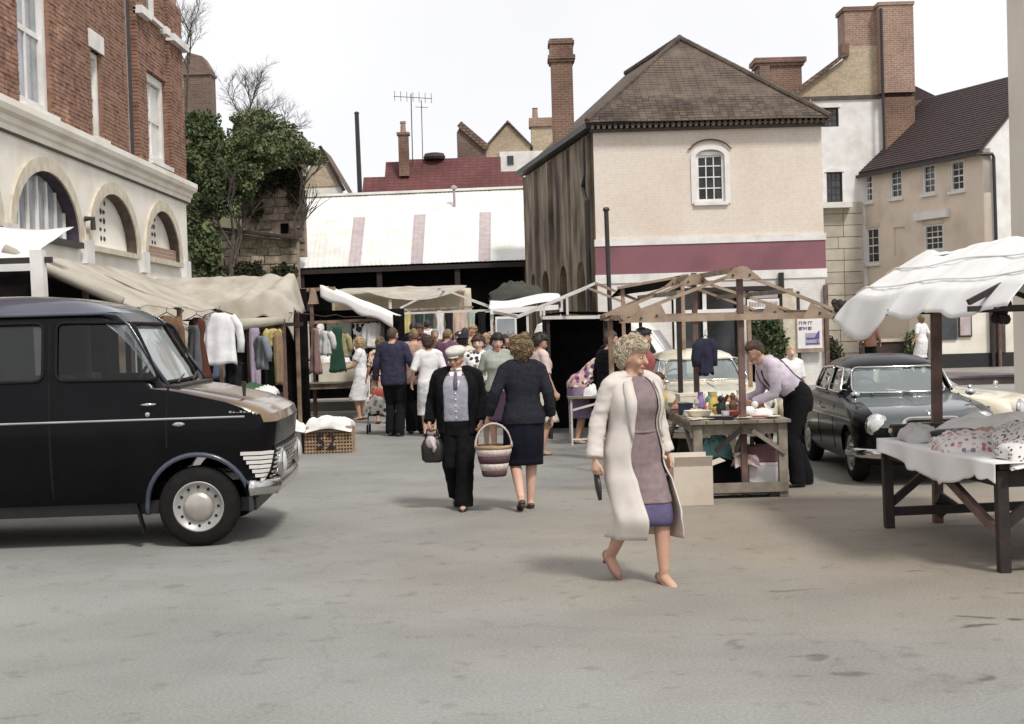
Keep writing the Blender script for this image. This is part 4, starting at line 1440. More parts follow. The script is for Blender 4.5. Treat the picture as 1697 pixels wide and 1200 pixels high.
def split_off(ob, name, pred, m, parent):
    """faces that satisfy pred become an object of their own"""
    me = ob.data
    me.calc_loop_triangles()
    sel = [p.index for p in me.polygons if pred(p.center, p.normal)]
    if not sel:
        return None
    mb = MB()
    vm = {}
    for i in sel:
        f = []
        for v in me.polygons[i].vertices:
            if v not in vm:
                vm[v] = len(mb.v)
                mb.v.append(tuple(me.vertices[v].co))
            f.append(vm[v])
        mb.f.append(tuple(f))
    new = mb.build(name, m, parent, local=True)
    bm = bmesh.new()
    bm.from_mesh(me)
    bm.faces.ensure_lookup_table()
    bmesh.ops.delete(bm, geom=[bm.faces[i] for i in sel], context='FACES')
    bm.to_mesh(me)
    bm.free()
    for o in (ob, new):
        o.data.polygons.foreach_set('use_smooth', [True] * len(o.data.polygons))
        o.data.set_sharp_from_angle(angle=R(32))
    return new


def wheel(parent, x, y, sg, r, w, cap=True):
    wz = bpy.data.objects.new('wheel', None)
    C.objects.link(wz)
    wz.parent = parent
    wz.location = (x, y, r)
    prof = [(r * .62, -w / 2), (r * .86, -w / 2 - .004), (r * .97, -w * .36), (r, -w * .2), (r, w * .2), (r * .97, w * .36), (r * .86, w / 2 + .004), (r * .62, w / 2), (r * .62, -w / 2)]
    MB().lathe(prof, (0, 0, 0), 'y', 40, False).build('tyre', P['rubber'], wz, smooth=True, local=True)
    o = sg * w / 2
    rim = MB().lathe([(r * .63, o * .2), (r * .63, o * 1.0), (r * .6, o * 1.03), (r * .56, o * .8), (r * .40, o * .62), (r * .1, o * .6)], (0, 0, 0), 'y', 36).build('rim', P['wheelpaint'], wz, smooth=True, local=True)
    if cap:
        MB().lathe([(r * .36, o * .6), (r * .37, o * .82), (r * .34, o * .98), (r * .24, o * 1.12), (r * .10, o * 1.2), (.002, o * 1.22)], (0, 0, 0), 'y', 32).build('hubcap', P['hub'], wz, smooth=True, local=True)
    sl = MB()
    for k in range(12):
        a = 2 * math.pi * k / 12
        sl.tube([(r * .48 * math.cos(a), o * .72, r * .48 * math.sin(a)), (r * .48 * math.cos(a), o * .79, r * .48 * math.sin(a))], 0.012, 6)
    sl.build('rim_slots', P['rubber'], rim, local=True, stuff=True)
    return wz


def seal(b, poly, sg, r, name, m, parent, d=0.004):
    mb = MB()
    pts = [b.side(x, z, sg, d) for x, z in poly]
    mb.tube(pts + [pts[0], pts[1]], r, 6, cap=False)
    return mb.build(name, m, parent, smooth=True, local=True)


def fine(poly, step=0.08, rnd=0.0):
    out = []
    n = len(poly)
    for i in range(n):
        a, b = poly[i], poly[(i + 1) % n]
        k = max(1, int(math.hypot(b[0] - a[0], b[1] - a[1]) / step))
        out += [(a[0] + (b[0] - a[0]) * q / k, a[1] + (b[1] - a[1]) * q / k) for q in range(k)]
    return out


def rounded(poly, r, n=4):
    out = []
    k = len(poly)
    for i in range(k):
        p, a, b = Vector(poly[i]), Vector(poly[i - 1]), Vector(poly[(i + 1) % k])
        da, db = (a - p).normalized(), (b - p).normalized()
        for q in range(n + 1):
            t = q / n
            out.append(tuple((p + da * r) * (1 - t) ** 2 + p * 2 * t * (1 - t) + (p + db * r) * t ** 2))
    return out


def cab_bits(b, t, xw, zw, hw, seat_x, right_drive=True):
    for y in (-hw * .5, hw * .5):
        MB().loft([rring(z, seat_x - .24, seat_x + .24, .22, .06, .06, 0, 3, 3, 3) for z in (zw - .62, zw - .5, zw - .46)]).rot(Matrix.Translation((0, y, 0))).build('seat', P['dark'], t, smooth=False, local=True)
        MB().loft([[(x - .1 * (z - zw + .46), yy + y, z) for x, yy, _ in rring(0, seat_x - .32, seat_x - .18, .22, .05, .05, 0, 3, 3, 3)] for z in (zw - .45, zw - .1, zw + .06)]).build('seat_back', P['dark'], t, local=True)
    y = -hw * .5 if right_drive else hw * .5
    ring = [Vector((xw - .30 + .09 * math.sin(a), y + .19 * math.cos(a), zw - .03 + .19 * math.sin(a))) for a in [2 * math.pi * k / 18 for k in range(19)]]
    w = MB().tube(ring, 0.014, 6, False)
    w.tube([ring[0], ring[9]], 0.012, 5)
    w.tube([(xw - .30, y, zw - .03), (xw - .05, y, zw - .25)], 0.02, 6)
    w.build('steering_wheel', P['iron'], t, smooth=True, local=True)


def black_van():
    t = thing('delivery_van', 'black panel van with chrome bumper and a tan reflection painted on its bonnet, parked at the left', 'van', (-2.59, 12.2, 0), R(3))
    lv = [(.36, -3.3, .58, .86), (.45, -3.4, .64, .90), (.60, -3.45, .69, .93), (.78, -3.45, .72, .95), (.98, -3.45, .745, .95), (1.045, -3.45, .72, .945), (1.10, -3.45, .63, .94),
          (1.15, -3.45, .50, .935), (1.20, -3.45, .30, .93), (1.245, -3.45, .06, .925), (1.275, -3.45, -.15, .92), (1.30, -3.45, -.19, .915), (1.55, -3.4, -.335, .875), (1.80, -3.35, -.475, .825),
          (1.87, -3.32, -.55, .80), (1.895, -3.32, -.58, .815), (1.91, -3.32, -.60, .79), (1.97, -3.25, -.72, .72), (2.02, -3.1, -.95, .60), (2.05, -2.9, -1.25, .42), (2.06, -2.7, -1.5, .2)]
    lv = [(z, xr, xf - (.11 if z < 1.24 else .06), hw) for z, xr, xf, hw in lv]
    b = Body(lv, 0.14, 0.15, 0.03)
    bs = bpy.data.objects.new('body', b.solid().mesh('body'))
    C.objects.link(bs)
    bs.parent = t
    bs.data.materials.append(P['black_gloss'])
    W = lambda mb: mb
    door = rounded([(-1.08, 1.355), (-.26, 1.345), (-.475, 1.805), (-1.08, 1.82)], 0.07)
    rear = rounded([(-2.3, 1.355), (-1.18, 1.355), (-1.18, 1.82), (-2.3, 1.82)], 0.07)
    screen = rounded([(-.80, 1.315), (.80, 1.315), (.735, 1.80), (-.735, 1.80)], 0.09)
    cs = [W(b.solid(0.045, 0.5, 0.95)), W(b.solid(0.045, 1.0, 1.99))]
    mid = MB().box(-3.2, -.8, .9, -.3, .8, 1.1)
    cs.append(W(mid))
    cs.append(W(MB().prism([(x, -1.2, z) for x, z in door], (0, 2.4, 0))))
    cs.append(W(MB().prism([(x, -1.2, z) for x, z in rear], (0, 2.4, 0))))
    cs.append(W(MB().prism([(-.75, y, z) for y, z in screen], (1.2, 0, 0))))
    for sg in (-1, 1):
        cs.append(W(MB().lathe([(.395, sg * .62), (.395, sg * 1.3)], (0.01, 0, .33), 'y', 40)))
    cut_local(bs, t, cs)
    split_off(bs, 'bonnet', lambda c, n: c.z > .99 and c.x > -.22 and c.z < 1.29 and n.z > 0.25, P['bonnet_reflection'], t)
    split_off(bs, 'roof_skin', lambda c, n: c.z > 1.885 and n.z > -0.1, P['roof_gloss'], t)
    # glass
    for sg in (-1, 1):
        for poly, g in ((door, 'glass'), (rear, 'glass_dark')):
            mb = MB()
            pts = [b.side(x, z, sg, -0.014) for x, z in poly]
            mb.add(pts, [tuple(range(len(pts)))])
            mb.build('side_window', P[g], t, local=True)
            seal(b, poly, sg, 0.014, 'window_seal', P['rubber'], t)
    mb = MB()
    mb.grid(lambda u, v: b.front(-.83 + 1.66 * u, 1.30 + .52 * v, -0.02) , 14, 5)
    mb.build('windscreen', P['glass_pale'], t, smooth=True, local=True)
    ring = MB()
    rp = [b.front(y, z, 0.004) for y, z in fine(screen, .1)]
    ring.tube(rp + [rp[0], rp[1]], 0.016, 6, False)
    ring.build('window_seal', P['rubber'], t, smooth=True, local=True)
    for y0 in (-.45, .25):
        MB().tube([b.front(y0, 1.31, .03), b.front(y0 + .42, 1.36, .03)], 0.008, 5).build('wiper', P['iron'], t, local=True)
    # gutter, waist moulding, door seams
    for sg in (-1, 1):
        MB().tube([b.side(x, 1.883, sg, .012) for x in [-3.2 + .25 * k for k in range(11)]] + [b.side(-.60, 1.868, sg, .01), b.side(-.50, 1.78, sg, .008), b.side(-.33, 1.5, sg, .0), b.side(-.2, 1.3, sg, -.01)], 0.014, 6).build('rain_gutter', P['roof_gloss'], t, smooth=True, local=True)
        MB().tube([b.side(x, 1.03, sg, .002) for x in [-3.2 + .2 * k for k in range(20)] if x < .55], 0.009, 6).build('waist_strip', P['chrome'], t, local=True)
        MB().tube([b.side(-1.13, z, sg, -.004) for z in [.42 + .1 * k for k in range(15)]], 0.011, 5).build('door_seam', P['rubber'], t, local=True)
        MB().tube([b.side(-.20 - (.02 if z < 1.2 else 0), z, sg, -.004) for z in (.8, 1.0, 1.2, 1.28)], 0.009, 5).build('door_seam', P['rubber'], t, local=True)
        # door handle and lock
        h = b.side(-.36, 1.15, sg, .03)
        MB().tube([h + Vector((-.05, 0, .0)), h, h + Vector((.07, 0, 0))], [.008, .014, .008], 6).build('door_handle', P['chrome'], t, smooth=True, local=True)
        MB().ball(b.side(-.36, 1.07, sg, .01), .022, .015, .022).build('door_lock', P['chrome'], t, local=True)
        MB().ball(b.side(-.12, .985, sg, .004), .05, .012, .018).build('marker_lamp', P['chrome'], t, local=True)
        bd = MB()
        for k in range(9):
            bd.box(.28 + k * .028, sg * .953 - .004, 1.062, .28 + k * .028 + .02, sg * .953 + .004, 1.078 - .006 * (k % 3))
        bd.build('name_badge', P['chrome'], t, local=True)
        # arch lip
        a = [2 * math.pi * k / 40 for k in range(-1, 22)]
        MB().tube([Vector((.01 + .41 * math.cos(q), sg * (b.at(max(.4, .33 + .41 * math.sin(q)))[3] + .006), .33 + .41 * math.sin(q))) for q in a], 0.022, 6, flat=((0, 1, 0), 0.8)).build('wheel_arch_lip', P['roof_gloss'], t, smooth=True, local=True)
        # white ribbed corner panel beside the grille
        pn = MB()
        for k in range(7):
            z = .505 + k * .036
            xa = .36 + (0.13 * (1 - k / 6.0)) + (.02 if k == 0 else 0)
            pn.loft([[b.side(xa, z, sg, .002), b.side(xa, z, sg, .022), b.side(xa, z + .027, sg, .022), b.side(xa, z + .027, sg, .002)],
                     [b.side(.52, z, sg, .002), b.side(.52, z, sg, .022), b.side(.52, z + .027, sg, .022), b.side(.52, z + .027, sg, .002)],
                     [b.front(sg * .87, z, -.01), b.front(sg * .87, z, .025) + Vector((0, sg * .02, 0)), b.front(sg * .87, z + .027, .025) + Vector((0, sg * .02, 0)), b.front(sg * .87, z + .027, -.01)]])
        pn.build('corner_panel', P['white'], t, local=True)
    # grille and lamps
    gr = MB()
    for k in range(8):
        z = .50 + k * .037
        gr.tube([b.front(y, z, .03) for y in [-.84 + .14 * q for q in range(13)]], 0.011, 5)
    for q in range(9):
        y = -.72 + .18 * q
        gr.tube([b.front(y, .49, .03), b.front(y, .77, .03)], 0.008, 4)
    g = gr.build('grille', P['chrome'], t, local=True)
    bk = MB().grid(lambda u, v: b.front(-.85 + 1.7 * u, .49 + .29 * v, .008), 14, 3)
    bk.build('grille_backing', P['dark'], g, local=True)
    for sg in (-1, 1):
        p = b.front(sg * .62, .635, .0)
        h = MB().lathe([(.12, -.02), (.125, .05), (.10, .065)], tuple(p), 'x', 24).build('headlight', P['chrome'], t, smooth=True, local=True)
        MB().ball(p + Vector((.05, 0, 0)), .04, .10, .10).build('lens', P['lens'], h, smooth=True, local=True)
    bp = MB()
    path = [Vector((.42, -.985, .46))] + [b.front(y, .46, .065) for y in [-.93 + .155 * q for q in range(13)]] + [Vector((.42, .985, .46))]
    bp.tube(path, [.07] * len(path), 8, flat=((1, 0, 0), .55))
    bp.build('bumper', P['chrome'], t, smooth=True, local=True)
    for sg in (-1, 1):
        MB().box(.25, sg * .55 - .04, .37, .60, sg * .55 + .04, .43).build('bumper_iron', P['iron'], t, local=True)
    MB().tube([(.36, -.62, 1.18), (.36, -.62, 1.30)], [.012, .02], 6).build('wing_stalk', P['iron'], t, local=True)
    for sg in (-1, 1):
        wheel(t, 0.01, sg * .84, sg, .322, .18)
        wheel(t, -2.6, sg * .84, sg, .322, .18)
    MB().box(-3.2, -.78, .26, .45, .78, .37).build('chassis', P['dark'], t, local=True)
    for sg in (-1, 1):
        MB().beam((-.50, sg * .80, .36), (-.44, sg * .84, .12), .12, .015, (1, 0, 0)).build('mud_flap', P['rubber'], t, local=True)
    cab_bits(b, t, -.2, 1.33, .9, -.85)
    # dashboard and far-side clutter seen through the glass
    MB().box(-.42, -.84, 1.02, -.12, .84, 1.29).build('dashboard', P['dark'], t, local=True)


def saloon(name, label, loc, rz, paint, hood, sc_=1.0, full=True, trimwin='glass'):
    t = thing(name, label, 'car', loc, rz)
    lv = [(.20, -2.7, .46, .64), (.30, -2.88, .53, .69), (.45, -2.96, .56, .715), (.58, -2.96, .545, .72), (.66, -2.93, .50, .715), (.72, -2.86, .40, .70), (.765, -2.76, .16, .69), (.80, -2.62, -.18, .675), (.83, -2.46, -.50, .66),
          (.85, -2.38, -.60, .61), (1.0, -2.24, -.75, .565), (1.14, -2.06, -.90, .515), (1.19, -1.96, -1.0, .48), (1.235, -1.82, -1.16, .40), (1.262, -1.7, -1.32, .27), (1.27, -1.6, -1.45, .14)]
    lv = [tuple(k * sc_ for k in l) for l in lv]
    s = sc_
    b = Body(lv, .26 * s, .24 * s, .07 * s)
    bs = bpy.data.objects.new('body', b.solid().mesh('body'))
    C.objects.link(bs)
    bs.parent = t
    bs.data.materials.append(P[paint])
    screen = rounded([(-.505 * s, .872 * s), (.505 * s, .872 * s), (.44 * s, 1.135 * s), (-.44 * s, 1.135 * s)], .07 * s)
    rearw = rounded([(-.46 * s, .90 * s), (.46 * s, .90 * s), (.41 * s, 1.12 * s), (-.41 * s, 1.12 * s)], .07 * s)
    d1 = rounded([(-1.38 * s, .885 * s), (-.76 * s, .875 * s), (-.93 * s, 1.13 * s), (-1.38 * s, 1.145 * s)], .05 * s)
    d2 = rounded([(-2.12 * s, .89 * s), (-1.45 * s, .885 * s), (-1.45 * s, 1.145 * s), (-2.0 * s, 1.12 * s)], .05 * s)
    cs = [b.solid(.035, .36 * s, .70 * s), b.solid(.035, .84 * s, 1.225 * s), MB().box(-2.1 * s, -.58 * s, .6 * s, -.75 * s, .58 * s, .95 * s)]
    for p in (d1, d2):
        cs.append(MB().prism([(x, -1.1, z) for x, z in p], (0, 2.2, 0)))
    cs.append(MB().prism([(-1.0 * s, y, z) for y, z in screen], (1.2, 0, 0)))
    cs.append(MB().prism([(-2.9 * s, y, z) for y, z in rearw], (1.0, 0, 0)))
    for sg in (-1, 1):
        for x in (0, -2.3 * s):
            cs.append(MB().lathe([(.315 * s, sg * .46 * s), (.315 * s, sg * 1.0)], (x, 0, .27 * s), 'y', 30))
    cut_local(bs, t, cs)
    split_off(bs, 'bonnet', lambda c, n: .60 * s < c.z < .875 * s and c.x > -.62 * s and n.z > .3 and abs(c.y) < .55 * s, P[hood], t)
    bs.data.polygons.foreach_set('use_smooth', [True] * len(bs.data.polygons))
    bs.data.set_sharp_from_angle(angle=R(32))
    for sg in (-1, 1):
        for p in (d1, d2):
            pts = [b.side(x, z, sg, -.012) for x, z in p]
            MB().add(pts, [tuple(range(len(pts)))]).build('side_window', P[trimwin], t, local=True)
            seal(b, p, sg, .012 * s, 'window_trim', P['chrome'], t)
        MB().tube([b.side(-1.415 * s, z * s, sg, -.003) for z in (.3, .45, .6, .75, .86)], .008, 5).build('door_seam', P['rubber'], t, local=True)
        MB().tube([b.side(-.66 * s, z * s, sg, -.003) for z in (.3, .45, .6, .75, .84)], .008, 5).build('door_seam', P['rubber'], t, local=True)
        hp = b.side(-1.28 * s, .70 * s, sg, .02)
        MB().tube([hp - Vector((.05, 0, 0)), hp + Vector((.06, 0, 0))], .01, 6).build('door_handle', P['chrome'], t, local=True)
        MB().tube([b.side(x * s, .64 * s, sg, .003) for x in (.2, -.3, -.8, -1.3, -1.8, -2.3, -2.7)], .008, 5).build('side_moulding', P['chrome'], t, local=True)
        wheel(t, 0, sg * .60 * s, sg, .29 * s, .15 * s)
        wheel(t, -2.3 * s, sg * .60 * s, sg, .29 * s, .15 * s)
        # headlight pod on the wing
        p = Vector((.43 * s, sg * .52 * s, .60 * s))
        h = MB().lathe([(.06, -.22), (.105, -.08), (.118, .06), (.112, .10), (.095, .115)], tuple(p), 'x', 24).build('headlight', P[paint], t, smooth=True, local=True)
        MB().lathe([(.116, .075), (.124, .09), (.10, .118)], tuple(p), 'x', 24).build('rim', P['chrome'], h, smooth=True, local=True)
        MB().ball(p + Vector((.095, 0, 0)), .045, .098, .098).build('lens', P['lens'], h, smooth=True, local=True)
        MB().ball((.53 * s, sg * .50 * s, .42 * s), .03, .045, .045).build('side_lamp', P['lens'], t, smooth=True, local=True)
        q = b.side(-.1 * s, .75 * s, sg, -.10)
        m = MB().tube([q, q + Vector((0, 0, .10))], .008, 5)
        m.ball(q + Vector((0, 0, .13)), .03, .055, .035)
        m.build('wing_mirror', P['chrome'], t, smooth=True, local=True)
    MB().grid(lambda u, v: b.front(-.515 * s + 1.03 * s * u, (.862 + .285 * v) * s, -.016), 12, 4).build('windscreen', P['glass_teal'], t, smooth=True, local=True)
    rp = [b.front(y, z, .004) for y, z in fine(screen, .08)]
    MB().tube(rp + [rp[0], rp[1]], .013, 6, False).build('window_trim', P['chrome'], t, smooth=True, local=True)
    for y0 in (-.3, .12):
        MB().tube([b.front(y0, .868 * s, .03), b.front(y0 - .28, .905 * s, .025)], .007, 5).build('wiper', P['chrome'], t, local=True)
    gm = MB()
    for k in range(13):
        y = (-.30 + .05 * k) * s
        gm.tube([b.front(y, .40 * s, .03), b.front(y, .62 * s, .02)], .011, 5)
    pr = fine(rounded([(-.34 * s, .37 * s), (.34 * s, .37 * s), (.28 * s, .665 * s), (-.28 * s, .665 * s)], .08 * s), .07)
    fr = [b.front(y, z, .03) for y, z in pr]
    gm.tube(fr + [fr[0], fr[1]], .02, 6, False)
    g = gm.build('grille', P['chrome'], t, local=True)
    MB().grid(lambda u, v: b.front((-.3 + .6 * u) * s, (.39 + .24 * v) * s, .01), 6, 3).build('grille_backing', P['dark'], g, local=True)
    path = [Vector((.25 * s, -.74 * s, .33 * s))] + [b.front(y * s, .33 * s, .09) for y in [-.66 + .11 * q for q in range(13)]] + [Vector((.25 * s, .74 * s, .33 * s))]
    MB().tube(path, .055, 8, flat=((1, 0, 0), .5)).build('bumper', P['chrome'], t, smooth=True, local=True)
    path = [Vector((x - 3.02 * s - .02, y * s, .36 * s)) for x, y in ((.3, -.74), (.02, -.66), (0, 0), (.02, .66), (.3, .74))]
    MB().tube(path, .05, 8).build('bumper', P['chrome'], t, smooth=True, local=True)
    # bonnet mascot strip
    MB().tube([b.front(0, .70 * s, .0) + Vector((0, 0, .01)), Vector((-.1 * s, 0, .80 * s)), Vector((-.55 * s, 0, .845 * s))], .01, 6).build('bonnet_strip', P['chrome'], t, local=True)
    cab_bits(b, t, -.75 * s, .86 * s, .62 * s, -1.3 * s)
    return t


def vehicles():
    P['hub'] = mat('hubcap grey', (0.5, 0.47, 0.42), (0.4, 0.37, 0.33), 6, 0.3, metal=0.6)
    P['wheelpaint'] = mat('wheel silver', (0.36, 0.35, 0.335), (0.28, 0.27, 0.26), 6, 0.4, metal=0.3)
    P['lens'] = mat('lamp glass', (0.62, 0.62, 0.60), (0.5, 0.5, 0.48), 20, 0.1, spec=0.8)
    P['glass_dark'] = glassmat('dim rear glass', (0.30, 0.32, 0.34), 0.02, 0.06, 0.05, (0.3, 0.33, 0.33))
    P['glass_teal'] = glassmat('greenish windscreen', (0.5, 0.6, 0.58), 0.2, 0.04, 0.18, (0.45, 0.55, 0.54))
    black_van()
    saloon('saloon_car', 'black saloon car with chrome headlamps facing the square', (4.13, 14.55, 0), R(-91), 'black_gloss', 'bonnet_sheen')
    saloon('saloon_car', 'cream car whose bonnet shows past the black saloon', (5.9, 17.5, 0), R(-35), 'cream_gloss', 'cream_gloss', 0.90)
    saloon('saloon_car', 'cream car parked behind the bare wooden stall frame', (2.65, 18.6, 0), R(-86), 'cream_gloss', 'cream_gloss', 1.04)
    # pale van further back
    t = thing('delivery_van', 'plain off-white van standing behind the bare wooden stall frame', 'van', (2.1, 25.5, 0), R(-12))
    lv = [(.3, -1.6, 1.3, .7), (.5, -1.65, 1.42, .78), (.9, -1.65, 1.45, .8), (1.05, -1.65, 1.3, .8), (1.15, -1.65, .75, .79), (1.6, -1.6, .45, .74), (1.74, -1.55, .3, .7), (1.82, -1.4, .1, .5)]
    b = Body(lv, .18, .15, .08)
    b.solid().build('body', P['white_gloss'], t, smooth=False, local=True)
    for sg in (-1, 1):
        pts = [b.side(x, z, sg, .006) for x, z in rounded([(.0, 1.18), (.6, 1.18), (.38, 1.58), (.0, 1.58)], .06)]
        MB().add(pts, [tuple(range(len(pts)))]).build('side_window', P['pane'], t, local=True)
        wheel(t, .95, sg * .68, sg, .3, .16)
        wheel(t, -1.0, sg * .68, sg, .3, .16)
        MB().ball(b.front(sg * .55, .75, .01), .03, .1, .1).build('headlight', P['lens'], t, local=True)
    MB().grid(lambda u, v: b.front(-.66 + 1.32 * u, 1.2 + .38 * v, .006), 8, 3).build('windscreen', P['pane_pale'], t, local=True)
    MB().tube([b.front(y, .42, .08) for y in (-.75, -.4, 0, .4, .75)], .05, 6).build('bumper', P['chrome'], t, local=True)


vehicles()

# ------------------------------------------------------------------ people
PROF = {
    'f': [(.78, .150, .120, 0), (.86, .176, .130, -.01), (.93, .176, .125, -.012), (1.0, .155, .110, 0), (1.08, .132, .098, .005), (1.14, .130, .098, .01), (1.24, .150, .122, .022), (1.30, .155, .120, .02), (1.36, .158, .098, .005), (1.405, .145, .082, -.005), (1.435, .105, .068, -.008), (1.455, .062, .056, -.006), (1.475, .05, .052, 0)],
    'm': [(.78, .155, .115, 0), (.86, .170, .120, -.005), (.95, .165, .118, 0), (1.04, .160, .118, .008), (1.12, .160, .118, .012), (1.22, .172, .122, .012), (1.31, .182, .120, .008), (1.37, .180, .104, 0), (1.415, .158, .086, -.005), (1.445, .11, .072, -.008), (1.465, .066, .060, -.004), (1.485, .056, .056, 0)],
}


def lerp_prof(pr, z):
    if z <= pr[0][0]:
        return pr[0][1:]
    for a, b in zip(pr, pr[1:]):
        if z <= b[0]:
            k = (z - a[0]) / (b[0] - a[0])
            k = k * k * (3 - 2 * k) * .5 + k * .5
            return tuple(p + (q - p) * k for p, q in zip(a[1:], b[1:]))
    return pr[-1][1:]


def two_bone(a, b, l1, l2, pole):
    d = b - a
    L = min(d.length, (l1 + l2) * 0.999)
    dn = d.normalized()
    k = (l1 * l1 - l2 * l2 + L * L) / (2 * L)
    h = math.sqrt(max(0, l1 * l1 - k * k))
    p = (pole - dn * pole.dot(dn))
    p = p.normalized() if p.length > 1e-6 else Vector((0, 1, 0))
    return a + dn * k + p * h, a + dn * L


class Figure:
    """local frame: +y forward, +x the figure's right, z up; all lengths for 1.70 m, scaled by s"""

    def __init__(s, label, x, y, rz, h=1.65, sex='f', stepL=0.0, stepR=0.0, liftL=0.0, liftR=0.0, lean=0.0, twist=0.0, turn=0.0, nod=0.0, armL=(-.10, .02, -.52), armR=(.10, .02, -.52), stout=1.0,
                 vox=.014, z=0.0, spread=.085, group=None, elbow=(0, -1, 0), drop=0.0, child=False):
        s.t = thing('person', label, 'person', (x, y, z), rz, group)
        s.s = h / 1.70
        s.sex, s.vox, s.stout, s.child = sex, vox, stout, child
        s.prof = PROF[sex]
        s.turn, s.nod = turn, nod
        reach = .815
        hz = .90
        for st, lf in ((stepL, liftL), (stepR, liftR)):
            hz = min(hz, .085 + lf + math.sqrt(max(.1, reach * reach - st * st)))
        hz -= drop
        s.dz = hz - .90
        s.hip = {-1: Vector((-.09, 0, hz)), 1: Vector((.09, 0, hz))}
        s.ank = {-1: Vector((-spread, stepL, .085 + liftL)), 1: Vector((spread, stepR, .085 + liftR))}
        s.lift = {-1: liftL, 1: liftR}
        s.knee = {}
        for k in (-1, 1):
            s.knee[k], s.ank[k] = two_bone(s.hip[k], s.ank[k], .42, .415, Vector((0.1 * k, 1, 0)))
        pv = Vector((0, 0, .93 + s.dz))
        Rm = Matrix.Rotation(-lean, 3, 'X')
        def T(p):
            p = Vector((p[0], p[1], p[2] + s.dz))
            d = p - pv
            k = max(0, min(1, d.z / .35))
            d = Matrix.Rotation(twist * k, 3, 'Z') @ d
            kk = max(0, min(1, (d.z + .05) / .18))
            return pv + (Matrix.Rotation(-lean * kk, 3, 'X') @ d)
        s.T = T
        s.Rl = Rm
        sw = .175 if sex == 'f' else .192
        if child:
            sw *= .95
        s.sw = sw
        s.sho = {k: T((sw * k, -.005, 1.385)) for k in (-1, 1)}
        s.elb, s.wri = {}, {}
        for k, a in ((-1, armL), (1, armR)):
            w = s.sho[k] + Matrix.Rotation(twist, 3, 'Z') @ Vector(a)
            pole = Vector((elbow[0] * k + .25 * k, elbow[1], elbow[2]))
            s.elb[k], s.wri[k] = two_bone(s.sho[k], w, .285, .245, pole)
        s.neck = T((0, 0, 1.44))
        hs = 1.14 if child else 1.0
        s.hs = hs
        nb = T((0, .0, 1.47))
        s.hc = nb + Matrix.Rotation(-lean * .55, 3, 'X') @ Vector((0, .018, .105 * hs))
        s.Hm = Matrix.Rotation(turn, 3, 'Z') @ Matrix.Rotation(-nod, 3, 'X')

    def out(s, mb):
        k = s.s
        mb.v = [(v[0] * k, v[1] * k, v[2] * k) for v in mb.v]
        return mb

    def rings(s, z0, z1, infl=.01, n=22, step=.03, extra=None):
        rs = []
        m = max(2, int((z1 - z0) / step))
        for i in range(m + 1):
            z = z0 + (z1 - z0) * i / m
            rx, ry, yo = lerp_prof(s.prof, z)
            st = 1 + (s.stout - 1) * max(0, 1 - abs(z - 1.05) / .36)
            rx, ry = rx * st + infl, ry * (1 + (st - 1) * 1.5) + infl
            if extra:
                rx, ry = extra(z, rx, ry)
            ring = []
            for k in range(n):
                t = 2 * math.pi * k / n
                c, q = math.cos(t), math.sin(t)
                e = 2 / 2.35
                ring.append(s.T((math.copysign(abs(c) ** e, c) * rx, math.copysign(abs(q) ** e, q) * ry + yo, z)))
            rs.append(ring)
        return rs

    def arm(s, mb, k, r=(.056, .048, .043, .040, .036, .027), end=1.0, n=12, shoulder=True):
        a, e, w = s.sho[k], s.elb[k], s.wri[k]
        pts = [a, a.lerp(e, .4), a.lerp(e, .85), e.lerp(w, .1), e.lerp(w, .4), w]
        rad = list(r)
        if end < 1:
            tot = len(pts)
            if end <= .5:
                q = end / .5
                pts = [a, a.lerp(e, q * .5), a.lerp(e, q)]
                rad = [r[0], r[1], r[1] + (r[1] - r[2]) * -.4]
            else:
                q = (end - .5) / .5
                pts = [a, a.lerp(e, .4), a.lerp(e, .85), e.lerp(w, q * .5), e.lerp(w, q)]
                rad = list(r[:3]) + [r[3], r[4]]
        mb.tube(pts, rad, n)
        if shoulder:
            nk = s.T((.05 * k, -.008, 1.435))
            mb.tube([nk, s.T((.11 * k, -.008, 1.425)), a], [r[0] * .85, r[0] * .95, r[0]], n)
        mb.ball(a, r[0], None, None, 12, 8)
        return mb

    def leg(s, mb, k, r=(.092, .084, .070, .058, .057, .050, .036), n=12, end=1.0):
        h, q, a = s.hip[k], s.knee[k], s.ank[k]
        back = Vector((0, -.014, 0))
        pts = [h + Vector((0, 0, .02)), h.lerp(q, .35), h.lerp(q, .75), q, q.lerp(a, .28) + back, q.lerp(a, .55) + back * .8, a]
        rad = list(r)
        if end < 1:
            pts = pts[:-1] + [q.lerp(a, end)]
        mb.tube(pts, rad, n)
        return mb

    def footdir(s, k):
        l = s.lift[k]
        pitch = -min(1.0, l * 4.5) if l > 0 else -l * 0
        return Matrix.Rotation(pitch, 3, 'X')

    def foot(s, mb, k, grow=0.0, n=12, heel=0.0):
        a = s.ank[k]
        M = s.footdir(k)
        if heel:
            M = M @ Matrix.Rotation(-heel * 4.6, 3, 'X')
        P_ = lambda y, z: a + M @ Vector((0, y, z))
        pts = [P_(-.062, -.052), P_(-.03, -.05), P_(.03, -.045), P_(.085, -.055), P_(.125, -.062), P_(.165, -.066)]
        rad = [.022 + grow, .034 + grow, .036 + grow, .036 + grow, .034 + grow, .016 + grow]
        mb.tube(pts, rad, n, flat=((0, 0, 1), .8))
        if not heel or True:
            mb.tube([a + Vector((0, 0, .03)), P_(0, -.03)], [.037 + grow * .3, .036 + grow], n)
        return mb

